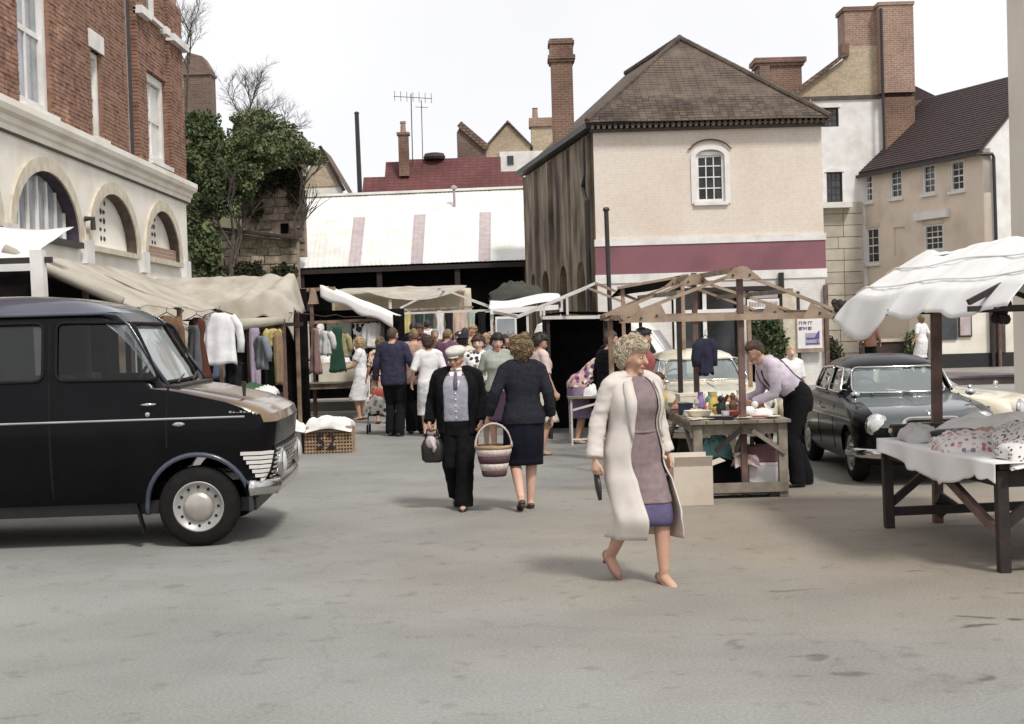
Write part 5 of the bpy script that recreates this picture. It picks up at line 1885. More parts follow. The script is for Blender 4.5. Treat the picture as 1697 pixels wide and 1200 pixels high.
    def hand(s, mb, k, curl=.6, pose=None):
        w = s.wri[k]
        d = (w - s.elb[k]).normalized()
        fwd = Vector((0, 1, 0))
        side = (fwd - d * fwd.dot(d))
        side = side.normalized() if side.length > .1 else Vector((0, 0, 1))
        nrm = d.cross(side).normalized()           # roughly towards/away from the body
        if nrm.x * k > 0:
            nrm = -nrm                              # palm faces the body
        if pose == 'down':
            nrm = Vector((0, 0, -1))
            side = nrm.cross(d).normalized() * (-k)
        h = .95
        mb.tube([w - d * .02, w + d * .02 * h, w + d * .05 * h, w + d * .085 * h], [.027, .034, .042, .040], 10, flat=(nrm, .48))
        for i, L in enumerate((.072, .08, .074, .058)):
            o = side * (.028 - .0185 * i)
            b0 = w + d * .075 * h + o
            c1, c2 = curl * .7, curl * 1.6
            d1 = (d * math.cos(c1) + nrm * math.sin(c1))
            d2 = (d * math.cos(c2) + nrm * math.sin(c2))
            d3 = (d * math.cos(c2 + curl * .6) + nrm * math.sin(c2 + curl * .6))
            p1 = b0 + d1 * L * .45
            p2 = p1 + d2 * L * .32
            mb.tube([b0, p1, p2, p2 + d3 * L * .25], [.0098, .0092, .0085, .0065], 7)
        b0 = w + d * .025 + side * .026
        td = (d * .72 + side * .6 + nrm * .35).normalized()
        p1 = b0 + td * .04
        p2 = p1 + (d * .9 + side * .15 + nrm * .4).normalized() * .03
        mb.tube([b0, p1, p2, p2 + (d * .9 + nrm * .45).normalized() * .02], [.014, .0115, .010, .007], 8)
        s.grip = getattr(s, 'grip', {})
        s.grip[k] = w + d * .10 + nrm * .025
        return mb

    def H(s, x, y, z):
        """head frame point (unit = head half sizes already metric)"""
        return s.hc + s.Hm @ (Vector((x, y, z)) * s.hs)

    def headshape(s, d):
        """radius of skull in direction d (head frame)"""
        x, y, z = d
        rx, ry, rz = .073, .093, .113
        if z < 0:
            k = -z
            rx *= 1 - .24 * k * k - .10 * k
            ry *= 1 - (.30 * k if y < 0 else .06 * k)
        return 1 / math.sqrt((x / rx) ** 2 + (y / ry) ** 2 + (z / rz) ** 2)

    def body(s, skin, hands=True, curl=(.6, .6), heel=0.0, pose=None, bare_legs=True):
        mb = MB()
        mb.loft(s.rings(.78, 1.475, 0, 20))
        for k in (-1, 1):
            s.arm(mb, k, tuple(q * (.86 if s.sex == 'f' else 1) for q in (.055, .047, .041, .041, .037, .025)))
            s.leg(mb, k)
            s.foot(mb, k, heel=heel)
            if hands:
                s.hand(mb, k, curl[0 if k < 0 else 1], pose)
        mb.tube([s.T((0, -.004, 1.42)), s.T((0, .0, 1.47)), s.hc + s.Hm @ Vector((0, -.012, -.07))], [.058, .052, .05], 14)
        # head
        rings = []
        for i in range(1, 16):
            a = math.pi * i / 16
            ring = []
            for q in range(20):
                t = 2 * math.pi * q / 20
                d = Vector((math.sin(a) * math.cos(t), math.sin(a) * math.sin(t), -math.cos(a)))
                ring.append(s.H(*(d * s.headshape(d))))
            rings.append(ring)
        mb.loft(rings)
        H = s.H
        mb.tube([H(0, .082, .02), H(0, .098, -.008), H(0, .108, -.03), H(0, .098, -.04)], [.009 * s.hs, .012 * s.hs, .0165 * s.hs, .01], 8)
        mb.ball(H(0, .070, -.092), .026 * s.hs, .022 * s.hs, .02 * s.hs, M=s.Hm)
        mb.ball(H(0, .078, -.060), .024 * s.hs, .016 * s.hs, .013 * s.hs, M=s.Hm)
        for k in (-1, 1):
            mb.ball(H(.072 * k, -.008, -.012), .011, .019 * s.hs, .031 * s.hs, M=s.Hm)
            mb.ball(H(.040 * k, .064, -.028), .022, .02, .022, M=s.Hm)
            mb.tube([H(.018 * k, .086, .026), H(.040 * k, .080, .03), H(.056 * k, .062, .024)], [.008, .0095, .008], 7)
        s.out(mb)
        s.b = remesh(mb, 'body', s.vox, skin, s.t)
        return s

    def face(s, lip, browm, eyes=True, shades=None):
        H = s.H
        for k in (-1, 1):
            if eyes:
                e = s.out(MB().ball(H(.033 * k, .0775, .008), .0155, .009, .0085, 10, 7, s.Hm)).build('eye', P['eyewhite'], s.t, True, local=True)
                s.out(MB().ball(H(.033 * k, .0835, .008), .0075, .005, .0075, 8, 6, s.Hm)).build('iris', P['dark'], e, True, local=True)
            s.out(MB().tube([H(.016 * k, .0905, .033), H(.036 * k, .087, .037), H(.055 * k, .071, .03)], [.0045, .0055, .0035], 6)).build('eyebrow', browm, s.t, True, local=True)
        s.out(MB().tube([H(-.024, .083, -.061), H(-.01, .0935, -.059), H(0, .095, -.0605), H(.01, .0935, -.059), H(.024, .083, -.061)], [.003, .0065, .006, .0065, .003], 7)).build('mouth', lip, s.t, True, local=True)
        if shades:
            g = MB()
            for k in (-1, 1):
                g.ball(H(.034 * k, .093, .008), .024, .005, .018, 12, 6, s.Hm)
                g.tube([H(.056 * k, .086, .012), H(.076 * k, .0, .012)], .003, 5)
            g.tube([H(-.012, .097, .012), H(.012, .097, .012)], .003, 5)
            s.out(g).build('spectacles', shades, s.t, True, local=True)
        return s

    def hair(s, m, thick=.02, line=.045, lump=.006, freq=30, nape=-.05, curls=0, seed=0, puff=None, curlr=.018):
        rnd = random.Random(seed)
        rings = []
        N, Mr = 40, 26
        def surf(d, jitter=True):
            r = s.headshape(d)
            x, y, z = d
            # hairline: covers back and top
            zz = d.z * r
            front = max(0, y)
            edge = (line if y > .25 else line - (line - nape) * min(1, (.25 - y) / .75))
            side_cover = zz - edge - (0.0)
            kk = max(0, min(1, (side_cover + .02) / .03))
            th = thick
            if puff:
                th = thick + puff * max(0, z) ** 1.0 + puff * .35 * (1 - abs(z))
            nz = noise.noise(d * (freq / 8.0) + Vector((seed, 0, 0))) * lump * 2.2
            return r + (th + nz) * kk - .012 * (1 - kk)
        for i in range(1, Mr):
            a = math.pi * i / Mr
            ring = []
            for q in range(N):
                t = 2 * math.pi * q / N
                d = Vector((math.sin(a) * math.cos(t), math.sin(a) * math.sin(t), -math.cos(a)))
                ring.append(s.H(*(d * surf(d))))
            rings.append(ring)
        mb = MB().loft(rings)
        if curls:
            for _ in range(curls):
                d = Vector((rnd.gauss(0, 1), rnd.gauss(-.25, 1), rnd.gauss(.35, 1))).normalized()
                r = surf(d)
                if r < s.headshape(d) + thick * .6:
                    continue
                c = d * (r - .002)
                ax = Vector((rnd.gauss(0, 1), rnd.gauss(0, 1), rnd.gauss(0, 1))).normalized()
                u = (d.cross(ax)).normalized()
                v = d.cross(u)
                R0 = curlr * rnd.uniform(.6, 1.15)
                pts = []
                for q in range(9):
                    tt = q / 8 * 2 * math.pi * .95 + rnd.random()
                    pts.append(s.H(*(c + (u * math.cos(tt) + v * math.sin(tt)) * R0 * (1 - .04 * q) + d * .0012 * q)))
                mb.tube(pts, [curlr * .28] * 8 + [curlr * .1], 5)
        s.out(mb)
        mb.build('hair', m, s.t, True, local=True)
        return s

    # ---------------- clothes
    def top(s, name, m, z0=.90, z1=1.43, infl=.014, sleeve=1.0, sl=(.066, .060, .055, .052, .049, .044), vox=None, wr=.004, neck=True, skirt=None):
        mb = MB()
        mb.loft(s.rings(z0, z1, infl, 24))
        if sleeve:
            for k in (-1, 1):
                s.arm(mb, k, sl, sleeve)
        if skirt:
            mb.loft(s.skirt_rings(*skirt))
        s.out(mb)
        sd = random.random() * 50
        def wrinkle(x, y, z):
            return wr * (noise.noise((x * 9 + sd, y * 9, z * 22)) + .6 * noise.noise((x * 24, y * 24 + sd, z * 12)))
        return remesh(mb, name, vox or s.vox, m, s.t, wrinkle)

    def hull(s, z, infl, flare):
        """outline that wraps hips and both legs at height z: centre and radius by angle"""
        k = min(1.3, (.86 - z) / .45)
        hx, hy, yo = lerp_prof(s.prof, .86)
        st = 1 + (s.stout - 1) * .5
        hx, hy = hx * st, hy * st
        pts = []
        for sg in (-1, 1):
            h, q, a = s.hip[sg], s.knee[sg], s.ank[sg]
            zz = max(z, .12) + s.dz * max(0, 1 - k)
            if zz > q.z:
                f = max(0, min(1, (h.z - zz) / max(.01, h.z - q.z)))
                p, r = h.lerp(q, f), .088 - .022 * f
            else:
                f = min(1, (q.z - zz) / max(.01, q.z - a.z))
                p, r = q.lerp(a, f), .066 - .012 * f
            pts.append((p, r))
        (pl_, rl), (pr_, rr) = pts
        cx, cy = (pl_.x + pr_.x) / 2, (pl_.y + pr_.y) / 2 * min(1, k) + yo * (1 - min(1, k))
        circ = []
        for i in range(7):
            u = i / 6
            p = pl_.lerp(pr_, u)
            circ.append((p.x - cx, p.y - cy, rl + (rr - rl) * u + infl + .008 + flare * max(0, k)))
        ex, ey = hx * (1 - .10 * k) + infl + flare * k, hy * (1 - .2 * k) + infl + flare * k
        def rad(t):
            c, w = math.cos(t), math.sin(t)
            best = 1 / math.sqrt((c / ex) ** 2 + (w / ey) ** 2)
            for x, y, r in circ:
                d = x * c + y * w
                o = abs(x * w - y * c)
                if o < r:
                    best = max(best, d + math.sqrt(r * r - o * o))
            return best
        # smooth the outline a little so that it hangs like cloth
        N = 48
        v = [rad(2 * math.pi * i / N) for i in range(N)]
        for _ in range(2):
            v = [max(v[i], (v[i - 1] + v[(i + 1) % N]) / 2) * .6 + (v[i - 1] + 2 * v[i] + v[(i + 1) % N]) / 4 * .4 for i in range(N)]
        def f(t):
            q = (t / (2 * math.pi) * N) % N
            i = int(q)
            return v[i] + (v[(i + 1) % N] - v[i]) * (q - i)
        return cx, cy, f

    def skirt_rings(s, z_top, z_hem, flare=.02, infl=.014, pleat=0.0, n=36, hemshape=None):
        rs = []
        m = max(4, int((z_top - z_hem) / .04))
        kz = (s.knee[-1].z + s.knee[1].z) / 2
        for i in range(m + 1):
            z = z_top + (z_hem - z_top) * i / m
            if z > .86:
                rx, ry, yo = lerp_prof(s.prof, z)
                st = 1 + (s.stout - 1) * max(0, 1 - abs(z - 1.05) / .36)
                rx, ry = rx * st + infl, ry * st + infl
                cx, cy = 0, yo
                mp = s.T
                tz = z
            else:
                tz = z + s.dz * max(0, 1 - min(1, (.86 - z) / .45))
                cx, cy, hull = s.hull(z, infl, flare)
                ring = []
                for q in range(n):
                    t = 2 * math.pi * q / n
                    pl = 1 + pleat * math.sin(t * 9 + 1.3 * math.sin(t * 3)) * max(0, min(1, (z_top - z) / .4))
                    r_ = hull(t) * pl
                    ring.append(Vector((cx + r_ * math.cos(t), cy + r_ * math.sin(t), tz)))
                rs.append(ring)
                continue
            ring = []
            for q in range(n):
                t = 2 * math.pi * q / n
                c, w = math.cos(t), math.sin(t)
                e = 2 / 2.2
                ring.append(mp((cx + math.copysign(abs(c) ** e, c) * rx, cy + math.copysign(abs(w) ** e, w) * ry, tz)))
            rs.append(ring)
        return rs

    def skirt(s, name, m, z_top=1.06, z_hem=.45, flare=.02, infl=.014, pleat=.02):
        mb = s.out(MB().loft(s.skirt_rings(z_top, z_hem, flare, infl, pleat), True))
        return mb.build(name, m, s.t, True, local=True)

    def trousers(s, m, r=(.108, .104, .092, .084, .080, .080, .082), z1=1.02, wr=.005):
        mb = MB()
        mb.loft(s.rings(.78, z1, .024, 22))
        for k in (-1, 1):
            s.leg(mb, k, r)
            a = s.ank[k]
            mb.tube([a + Vector((0, .004, .03)), a + Vector((0, .008, -.045))], [r[-1], r[-1] * 1.0], 12)
        s.out(mb)
        sd = random.random() * 50
        def wrinkle(x, y, z):
            return wr * noise.noise((x * 12 + sd, y * 12, z * 16))
        return remesh(mb, 'trousers', max(s.vox, .010), m, s.t, wrinkle)

    def shoes(s, m, heel=0.0, court=False):
        for k in (-1, 1):
            mb = MB()
            a = s.ank[k]
            M = s.footdir(k)
            if heel:
                M = M @ Matrix.Rotation(-heel * 4.6, 3, 'X')
            P_ = lambda x, y, z: a + M @ Vector((x, y, z))
            rings = []
            prof = [(-.078, .020, -.074, -.035), (-.066, .031, -.082, -.028 if not court else -.036), (-.03, .037, -.082, -.022 if not court else -.046), (.02, .038, -.080, -.018 if not court else -.056), (.07, .042, -.086, -.030 if not court else -.056), (.115, .042, -.088, -.044 if not court else -.05), (.155, .032, -.088, -.055), (.185, .014, -.086, -.066)]
            for y, w, lo, hi in prof:
                ring = []
                for q in range(14):
                    t = 2 * math.pi * q / 14
                    c, v = math.cos(t), math.sin(t)
                    ring.append(P_(math.copysign(abs(c) ** .8, c) * w, y, (lo + hi) / 2 + math.copysign(abs(v) ** .7, v) * (hi - lo) / 2))
                rings.append(ring)
            mb.loft(rings)
            sh = s.out(mb).build('shoe', m, s.t, True, local=True)
            if heel:
                top = P_(0, -.055, -.078)
                h2 = MB().tube([top, top + M @ Vector((0, .004, -heel * .55)), top + M @ Vector((0, .006, -heel - .006))], [.022, .013, .012], 8)
                s.out(h2).build('heel', m, sh, True, local=True)
        return s

    def open_coat(s, name, m, z_hem, gap, infl=.03, flare=.05, sleeve=1.0, sl=(.074, .070, .065, .062, .062, .062), lapel=True, lining=None, thick=.012, lap_z=(1.06, 1.40), sleevem=None, swing=None):
        """front-open garment: shell with an opening centred on the front"""
        rows = []
        z_top = 1.445
        m_ = int((z_top - z_hem) / .03)
        n = 40
        for i in range(m_ + 1):
            z = z_top + (z_hem - z_top) * i / m_
            if z > .86:
                rx, ry, yo = lerp_prof(s.prof, z)
                st = 1 + (s.stout - 1) * max(0, 1 - abs(z - 1.05) / .36)
                rx, ry = rx * st + infl, ry * (1 + (st - 1) * 1.5) + infl
                # coats hang from the chest: never narrower than it
                if z < 1.25:
                    cx_, cy_, _ = lerp_prof(s.prof, 1.25)
                    rx = max(rx, cx_ + infl * .8)
                    ry = max(ry, cy_ * .9 + infl * .8)
                mp, cy = s.T, yo
                tz = z
            else:
                k = (.86 - z) / .5
                cx0, cy, hull = s.hull(z, infl + .020, flare)
                mp = lambda p: Vector(p)
                tz = z + s.dz * max(0, 1 - k)
            g0, g1 = gap(z)
            row = []
            for q in range(n + 1):
                # angle from front-right opening edge round the back to front-left edge
                a0, a1 = math.pi / 2 - g1, math.pi / 2 + g0 - 2 * math.pi
                t = a0 + (a1 - a0) * q / n
                c, w = math.cos(t), math.sin(t)
                e = 2 / 2.3
                fold = 1 + .042 * math.sin(t * 6 + z * 1.5 + 2 * noise.noise(Vector((t, z * 2, 4)))) * max(0, min(1, (1.15 - z) / .5)) + .022 * noise.noise(Vector((t * 4, z * 7, 1))) + .012 * noise.noise(Vector((t * 9, z * 14, 3)))
                if z > .86:
                    x, y = math.copysign(abs(c) ** e, c) * rx * fold, cy + math.copysign(abs(w) ** e, w) * ry * fold
                else:
                    r_ = hull(t) * fold
                    b_ = min(1, (.86 - z) / .12)
                    hx_, hy_, yo_ = lerp_prof(s.prof, .87)
                    st_ = 1 + (s.stout - 1) * .5
                    x0_, y0_ = math.copysign(abs(c) ** e, c) * (hx_ * st_ + infl) * fold, yo_ + math.copysign(abs(w) ** e, w) * (hy_ * st_ + infl) * fold
                    x, y = x0_ * (1 - b_) + (cx0 + r_ * c) * b_, y0_ * (1 - b_) + (cy + r_ * w) * b_
                if swing and z < .9:
                    kx = (.9 - z) / .6
                    edge = max(0, 1 - min(q, n - q) / (n * .25))
                    sx = swing[0] if q < n / 2 else swing[1]
                    x += sx[0] * kx * edge
                    y += sx[1] * kx * edge
                row.append(mp((x, y, tz)))
            rows.append(row)
        mb = MB().loft(rows, False, False)
        ob = s.out(mb).build(name, m, s.t, True, local=True, solid=thick * s.s)
        ob.modifiers['solid'].offset = -1
        if lining:
            ob.data.materials.append(lining)
            ob.modifiers['solid'].material_offset = 1
        sm = MB()
        for k in (-1, 1):
            s.arm(sm, k, sl, sleeve)
        s.out(sm)
        sd = random.random() * 50
        def wrinkle(x, y, z):
            return .007 * noise.noise((x * 9 + sd, y * 9, z * 17)) + .004 * noise.noise((x * 20 + sd, y * 20, z * 34))
        # sleeves are one piece each
        for k in (-1, 1):
            sm = MB()
            s.arm(sm, k, sl, sleeve)
            remesh(s.out(sm), 'sleeve', max(s.vox, .009), sleevem or m, s.t, wrinkle)
        if lapel:
            for k in (-1, 1):
                zs = [lap_z[0] + (lap_z[1] - lap_z[0]) * q / 6 for q in range(7)]
                a, b_ = [], []
                for z in zs:
                    rx, ry, yo = lerp_prof(s.prof, z)
                    g0, g1 = gap(z)
                    g = g1 if k > 0 else g0
                    st = 1 + (s.stout - 1) * max(0, 1 - abs(z - 1.05) / .36)
                    rx, ry = (rx * st + infl + .008), (ry * (1 + (st - 1) * 1.5) + infl + .008)
                    if z < 1.25:
                        cx_, cy_, _ = lerp_prof(s.prof, 1.25)
                        rx = max(rx, cx_ + infl * .8 + .008)
                        ry = max(ry, cy_ * .9 + infl * .8 + .008)
                    u = (z - lap_z[0]) / (lap_z[1] - lap_z[0])
                    wd = .02 + .36 * math.sin(min(1, u * 1.08) * math.pi * .62)
                    for lst, gg in ((a, g - .02), (b_, g + wd)):
                        t = math.pi / 2 - k * gg
                        e = 2 / 2.3
                        c, w = math.cos(t), math.sin(t)
                        lst.append(s.T((math.copysign(abs(c) ** e, c) * rx, yo + math.copysign(abs(w) ** e, w) * ry, z)))
                lm = MB().loft([a, b_], False, False)
                lo_ = s.out(lm).build('lapel', m, s.t, True, local=True, solid=.013)
                lo_.modifiers['solid'].offset = 1
            cl = []
            for q in range(15):
                t = math.radians(130 + 280 * q / 14)
                cl.append(t)
            r1 = [s.T((.068 * math.cos(t), .066 * math.sin(t) - .004, 1.47 - .02 * math.sin(t))) for t in cl]
            r2 = [s.T((.105 * math.cos(t), .088 * math.sin(t) - .006, 1.435 - .015 * math.sin(t))) for t in cl]
            co = s.out(MB().loft([r1, r2], False, False)).build('collar', m, s.t, True, local=True, solid=.01)
        return ob


def people():
    P['eyewhite'] = mat('eye', (0.5, 0.47, 0.45), (0.45, 0.42, 0.4), 5, 0.3)
    skin = mat('fair skin', (0.60, 0.385, 0.285), (0.53, 0.32, 0.235), 6, 0.6, spec=0.3)
    skin2 = mat('tanned skin', (0.53, 0.325, 0.235), (0.46, 0.265, 0.185), 6, 0.6, spec=0.3)
    pale = mat('pale skin', (0.66, 0.47, 0.38), (0.58, 0.40, 0.32), 6, 0.6, spec=0.3)
    lip = mat('lips', (0.34, 0.10, 0.09), (0.3, 0.09, 0.08), 6, 0.5)
    H = {
        'blonde': mat('ash blonde hair', (0.60, 0.51, 0.38), (0.36, 0.29, 0.21), 28, 0.75, 0.9, 90, dist=0.01),
        'brown': mat('brown hair', (0.085, 0.05, 0.032), (0.045, 0.027, 0.02), 30, 0.7, 0.8, 80),
        'mouse': mat('mousy brown hair', (0.26, 0.185, 0.085), (0.10, 0.065, 0.035), 24, 0.75, 0.9, 80),
        'black': mat('black hair', (0.015, 0.012, 0.011), (0.028, 0.022, 0.02), 30, 0.6, 0.7, 80),
        'grey': mat('grey hair', (0.3, 0.28, 0.26), (0.2, 0.18, 0.17), 30, 0.75, 0.7, 80),
        'fair': mat('fair hair', (0.5, 0.36, 0.2), (0.4, 0.27, 0.15), 30, 0.75, 0.7, 80),
    }
    black = cloth('black suiting', (0.005, 0.0047, 0.0055), (0.008, 0.0075, 0.009))
    navy = cloth('navy wool', (0.008, 0.009, 0.017), (0.012, 0.013, 0.022))
    tweed = mat('grey blue tweed', (0.026, 0.027, 0.034), (0.014, 0.015, 0.02), 70, 0.95, 0.5, 150, spec=0.1, dist=0.002)
    shoe_b = mat('black leather', (0.015, 0.013, 0.013), (0.022, 0.019, 0.018), 9, 0.35)
    shoe_p = mat('blush leather', (0.30, 0.155, 0.125), (0.24, 0.12, 0.10), 9, 0.4)
    white = cloth('white cotton', (0.74, 0.73, 0.73), (0.66, 0.65, 0.66))
    cream = cloth('cream cotton', (0.68, 0.62, 0.52))

    # --- woman in the pale coat
    coatm = mat('oatmeal coat cloth', (0.60, 0.55, 0.505), (0.545, 0.495, 0.455), 9, 0.9, 0.3, 90, spec=0.1, dist=0.002)
    lining = mat('peach coat facing', (0.56, 0.45, 0.385), (0.50, 0.40, 0.34), 9, 0.9, 0.3, 40)
    dress = mat('mauve grey knit', (0.235, 0.18, 0.178), (0.19, 0.145, 0.15), 22, 0.95, 0.5, 90, spec=0.1, dist=0.004)
    under = mat('violet blue skirt cloth', (0.095, 0.08, 0.155), (0.065, 0.055, 0.11), 10, 0.9, 0.4, 50)
    w = Figure('woman with curly ash blonde hair walking in a long open pale coat', 0.775, 9.2, R(205), 1.60, 'f', stepL=.22, stepR=-.20, liftR=.085, twist=.02, turn=R(38), nod=.12,
               armL=(-.11, -.02, -.50), armR=(.13, .00, -.50), stout=1.14, vox=.0075)
    w.body(skin2, curl=(.7, 1.0), heel=.05)
    w.face(lip, H['mouse'])
    w.hair(H['blonde'], .026, .052, .010, 40, -.07, 1200, 3, puff=.022, curlr=.0115)
    w.top('dress', dress, .80, 1.445, .012, .35, (.056, .052, .05, .05, .049, .044), vox=.009, skirt=(1.0, .56, .0, .010, 0.0), wr=.003)
    w.skirt('underskirt', under, .575, .40, .0, .001, .02)
    b = MB()
    for q in range(25):
        t = 2 * math.pi * q / 24
        rx, ry, yo = lerp_prof(w.prof, 1.06)
        b.v.append(tuple(w.T(((rx * 1.14 + .012) * math.cos(t), yo + (ry * 1.21 + .012) * math.sin(t), 1.065))))
    pts = b.v
    w.out(MB().tube(pts, .011, 6, False)).build('belt', dress, w.t, True, local=True)
    w.open_coat('coat', coatm, .31, lambda z: (.60 + .22 * max(0, min(1, (1.30 - z) / .5)), .34 + .14 * max(0, min(1, (1.3 - z) / .5))), .031, -.012, .97, (.066, .063, .060, .058, .058, .060), True, lining, .009, (1.02, 1.41),
                swing=((-.02, .03), (-.01, .05)))
    for k_, z_ in enumerate((1.0, .88, .76)):
        rx, ry, yo = lerp_prof(w.prof, max(z_, .87))
        t_ = math.pi / 2 + .86
        w.out(MB().lathe([(.001, .012), (.013, .010), (.015, .004), (.012, 0)], (0, 0, 0), 'y', 12).rot(Matrix.Translation(w.T((math.cos(t_) * (rx * 1.08 + .042), yo + math.sin(t_) * (ry * 1.2 + .042), z_))))).build('coat_button', lining, w.t, True, local=True)
    w.shoes(shoe_p, .05, True)
    w.out(MB().tube([w.grip[1] + Vector((0, -.03, .02)), w.grip[1] + Vector((0, .0, -.09)), w.grip[1] + Vector((.0, .02, -.17))], [.03, .034, .02], 8, flat=((1, 0, 0), .5))).build('glove', shoe_b, w.t, True, local=True)

    # --- man in flat cap
    wc = mat('lilac grey waistcoat', (0.33, 0.32, 0.37), (0.26, 0.25, 0.3), 14, 0.9, 0.4, 60)
    m = Figure('elderly man in pale flat cap, open black suit and grey waistcoat', -0.52, 13.25, R(176), 1.53, 'm', stepL=.15, stepR=-.18, liftR=.05, nod=.16, turn=R(-14),
               armL=(-.06, .10, -.47), armR=(.10, .08, -.47), stout=1.12, vox=.009, spread=.05)
    m.body(skin2, curl=(.9, 1.2))
    m.face(lip, H['grey'], shades=mat('spectacle frame', (0.1, 0.08, 0.07), None, 5, 0.3))
    m.hair(H['grey'], .006, .05, .003, 30, -.06)
    m.top('waistcoat', wc, .93, 1.40, .030, None, vox=.010, wr=.004)
    # collar, shirt front and tie
    m.out(MB().loft([[m.T((-.02 - .05 * (z - 1.26) / .18, lerp_prof(m.prof, z)[1] + lerp_prof(m.prof, z)[2] + .038 - .02 * (z - 1.26) / .18, z)), m.T((.02 + .05 * (z - 1.26) / .18, lerp_prof(m.prof, z)[1] + lerp_prof(m.prof, z)[2] + .038 - .02 * (z - 1.26) / .18, z))] for z in (1.26, 1.30, 1.34, 1.38, 1.42, 1.44)], False, False)).build('shirt_front', white, m.t, local=True, solid=.004)
    m.out(MB().tube([m.T((0, .168, 1.25)), m.T((0, .160, 1.34)), m.T((0, .103, 1.435))], [.026, .020, .014], 6, flat=((0, 1, 0), .3))).build('tie', mat('dark tie', (0.12, 0.1, 0.13), None, 20, 0.8), m.t, True, local=True)
    m.out(MB().tube([m.T((.062 * math.cos(t), .062 * math.sin(t), 1.462)) for t in [2 * math.pi * q / 16 for q in range(17)]], .017, 6, False)).build('shirt_collar', white, m.t, True, local=True)
    bt = MB()
    for k in range(5):
        z = .97 + .062 * k
        rx, ry, yo = lerp_prof(m.prof, z)
        st = 1 + (m.stout - 1) * max(0, 1 - abs(z - 1.05) / .36)
        bt.ball(m.T((.0, yo + ry * (1 + (st - 1) * 1.5) + .034, z)), .010, .006, .010)
    m.out(bt).build('waistcoat_button', white, m.t, True, local=True, stuff=True)
    m.open_coat('jacket', black, .80, lambda z: (.58, .58) if z < 1.3 else (.58 - 1.2 * (z - 1.3), .58 - 1.2 * (z - 1.3)), .044, .03, .98, (.082, .076, .068, .064, .060, .057), True, None, .012, (1.05, 1.41))
    m.trousers(black, (.112, .110, .100, .092, .09, .092, .096))
    m.shoes(shoe_b)
    capm = cloth('pale cap tweed', (0.62, 0.58, 0.54), (0.5, 0.47, 0.43))
    cp = MB()
    rings = []
    for z, rx, ry, yo in ((.035, .082, .100, -.006), (.06, .100, .118, -.004), (.082, .108, .128, .002), (.104, .098, .116, .0), (.118, .072, .086, -.01), (.126, .03, .036, -.015)):
        rings.append([m.H(rx * math.cos(t), yo + ry * math.sin(t) + .0, z - .12 * (yo + ry * math.sin(t)) * .6) for t in [2 * math.pi * q / 24 for q in range(24)]])
    cp.loft(rings)
    cap = m.out(cp).build('flat_cap', capm, m.t, True, local=True)
    pk = MB().loft([[m.H(.062 * c, .086, .043), m.H(.055 * c, .125 - .035 * abs(c) ** 2, .030), m.H(.05 * c, .128 - .035 * abs(c) ** 2, .022), m.H(.06 * c, .085, .034)] for c in [-1 + .25 * q for q in range(9)]])
    m.out(pk).build('peak', capm, cap, True, local=True)

    # --- woman with the basket, from behind
    g = Figure('woman in grey tweed jacket and navy skirt seen from behind with a basket', 0.09, 13.0, R(6), 1.59, 'f', stepL=-.13, stepR=.13, liftL=.05, spread=.06, turn=R(6),
               armL=(-.17, .05, -.45), armR=(.10, .04, -.48), stout=1.1, vox=.009)
    g.body(skin, curl=(1.3, .7), heel=.03)
    g.hair(H['mouse'], .030, .05, .010, 34, -.085, 220, 8, puff=.018, curlr=.022)
    g.skirt('skirt', navy, 1.05, .44, .018, .016, .02)
    g.top('jacket', tweed, .86, 1.45, .028, .93, (.072, .066, .062, .058, .054, .052), wr=.004)
    g.out(MB().tube([g.T((.060 * math.cos(t), .060 * math.sin(t) - .004, 1.458)) for t in [2 * math.pi * q / 16 for q in range(17)]], .018, 6, False)).build('collar', tweed, g.t, True, local=True)
    g.shoes(mat('brown strap leather', (0.06, 0.03, 0.028), None, 9, 0.4), .03, True)

    # --- stall keeper
    lil = cloth('pale lilac shirt', (0.60, 0.54, 0.60), (0.52, 0.46, 0.53))
    k = Figure('dark haired stall keeper in lilac shirt and braces bending over his table', 2.86, 14.25, R(97), 1.66, 'm', stepL=.05, stepR=-.10, lean=R(44), nod=.5, turn=R(5),
               armL=(.05, .20, -.36), armR=(-.05, .22, -.35), vox=.011, elbow=(0.3, -1, -.5), spread=.10)
    k.body(skin2, curl=(1.0, 1.0))
    k.face(lip, H['black'])
    k.hair(H['brown'], .014, .05, .005, 30, -.045)
    k.top('shirt', lil, .93, 1.455, .020, 1.0, (.070, .064, .058, .053, .048, .042), wr=.006)
    k.trousers(cloth('charcoal trousers', (0.010, 0.0095, 0.011)), (.112, .108, .096, .086, .082, .084, .086), 1.06)
    k.shoes(shoe_b)
    br = cloth('dark braces', (0.06, 0.045, 0.06))
    for sd in (-1, 1):
        pts = []
        for z in (1.02, 1.12, 1.22, 1.32, 1.40):
            rx, ry, yo = lerp_prof(k.prof, z)
            pts.append(k.T((.085 * sd, yo + (ry + .026) * .90, z)))
        pts.append(k.T((.09 * sd, 0, 1.465)))
        for z in (1.40, 1.32, 1.22, 1.12, 1.02):
            rx, ry, yo = lerp_prof(k.prof, z)
            q = (1.40 - z) / .38
            pts.append(k.T((.09 * sd * (1 - .85 * q), yo - (ry + .026) * (.9 + .1 * q), z)))
        k.out(MB().tube(pts, .016, 6, flat=((0, 1, 0), .5))).build('brace', br, k.t, True, local=True)
    k.out(MB().tube([k.wri[1] + Vector((.0, .0, .0)) + Vector((.04 * math.cos(t), 0, .04 * math.sin(t))) for t in [2 * math.pi * q / 12 for q in range(13)]], .009, 5, False)).build('wrist_watch', shoe_b, k.t, True, local=True)

    # --- the crowd
    lilac = cloth('lilac jacket', (0.17, 0.10, 0.22), (0.12, 0.07, 0.17))
    blue = cloth('blue jacket', (0.028, 0.03, 0.055), (0.05, 0.042, 0.07))
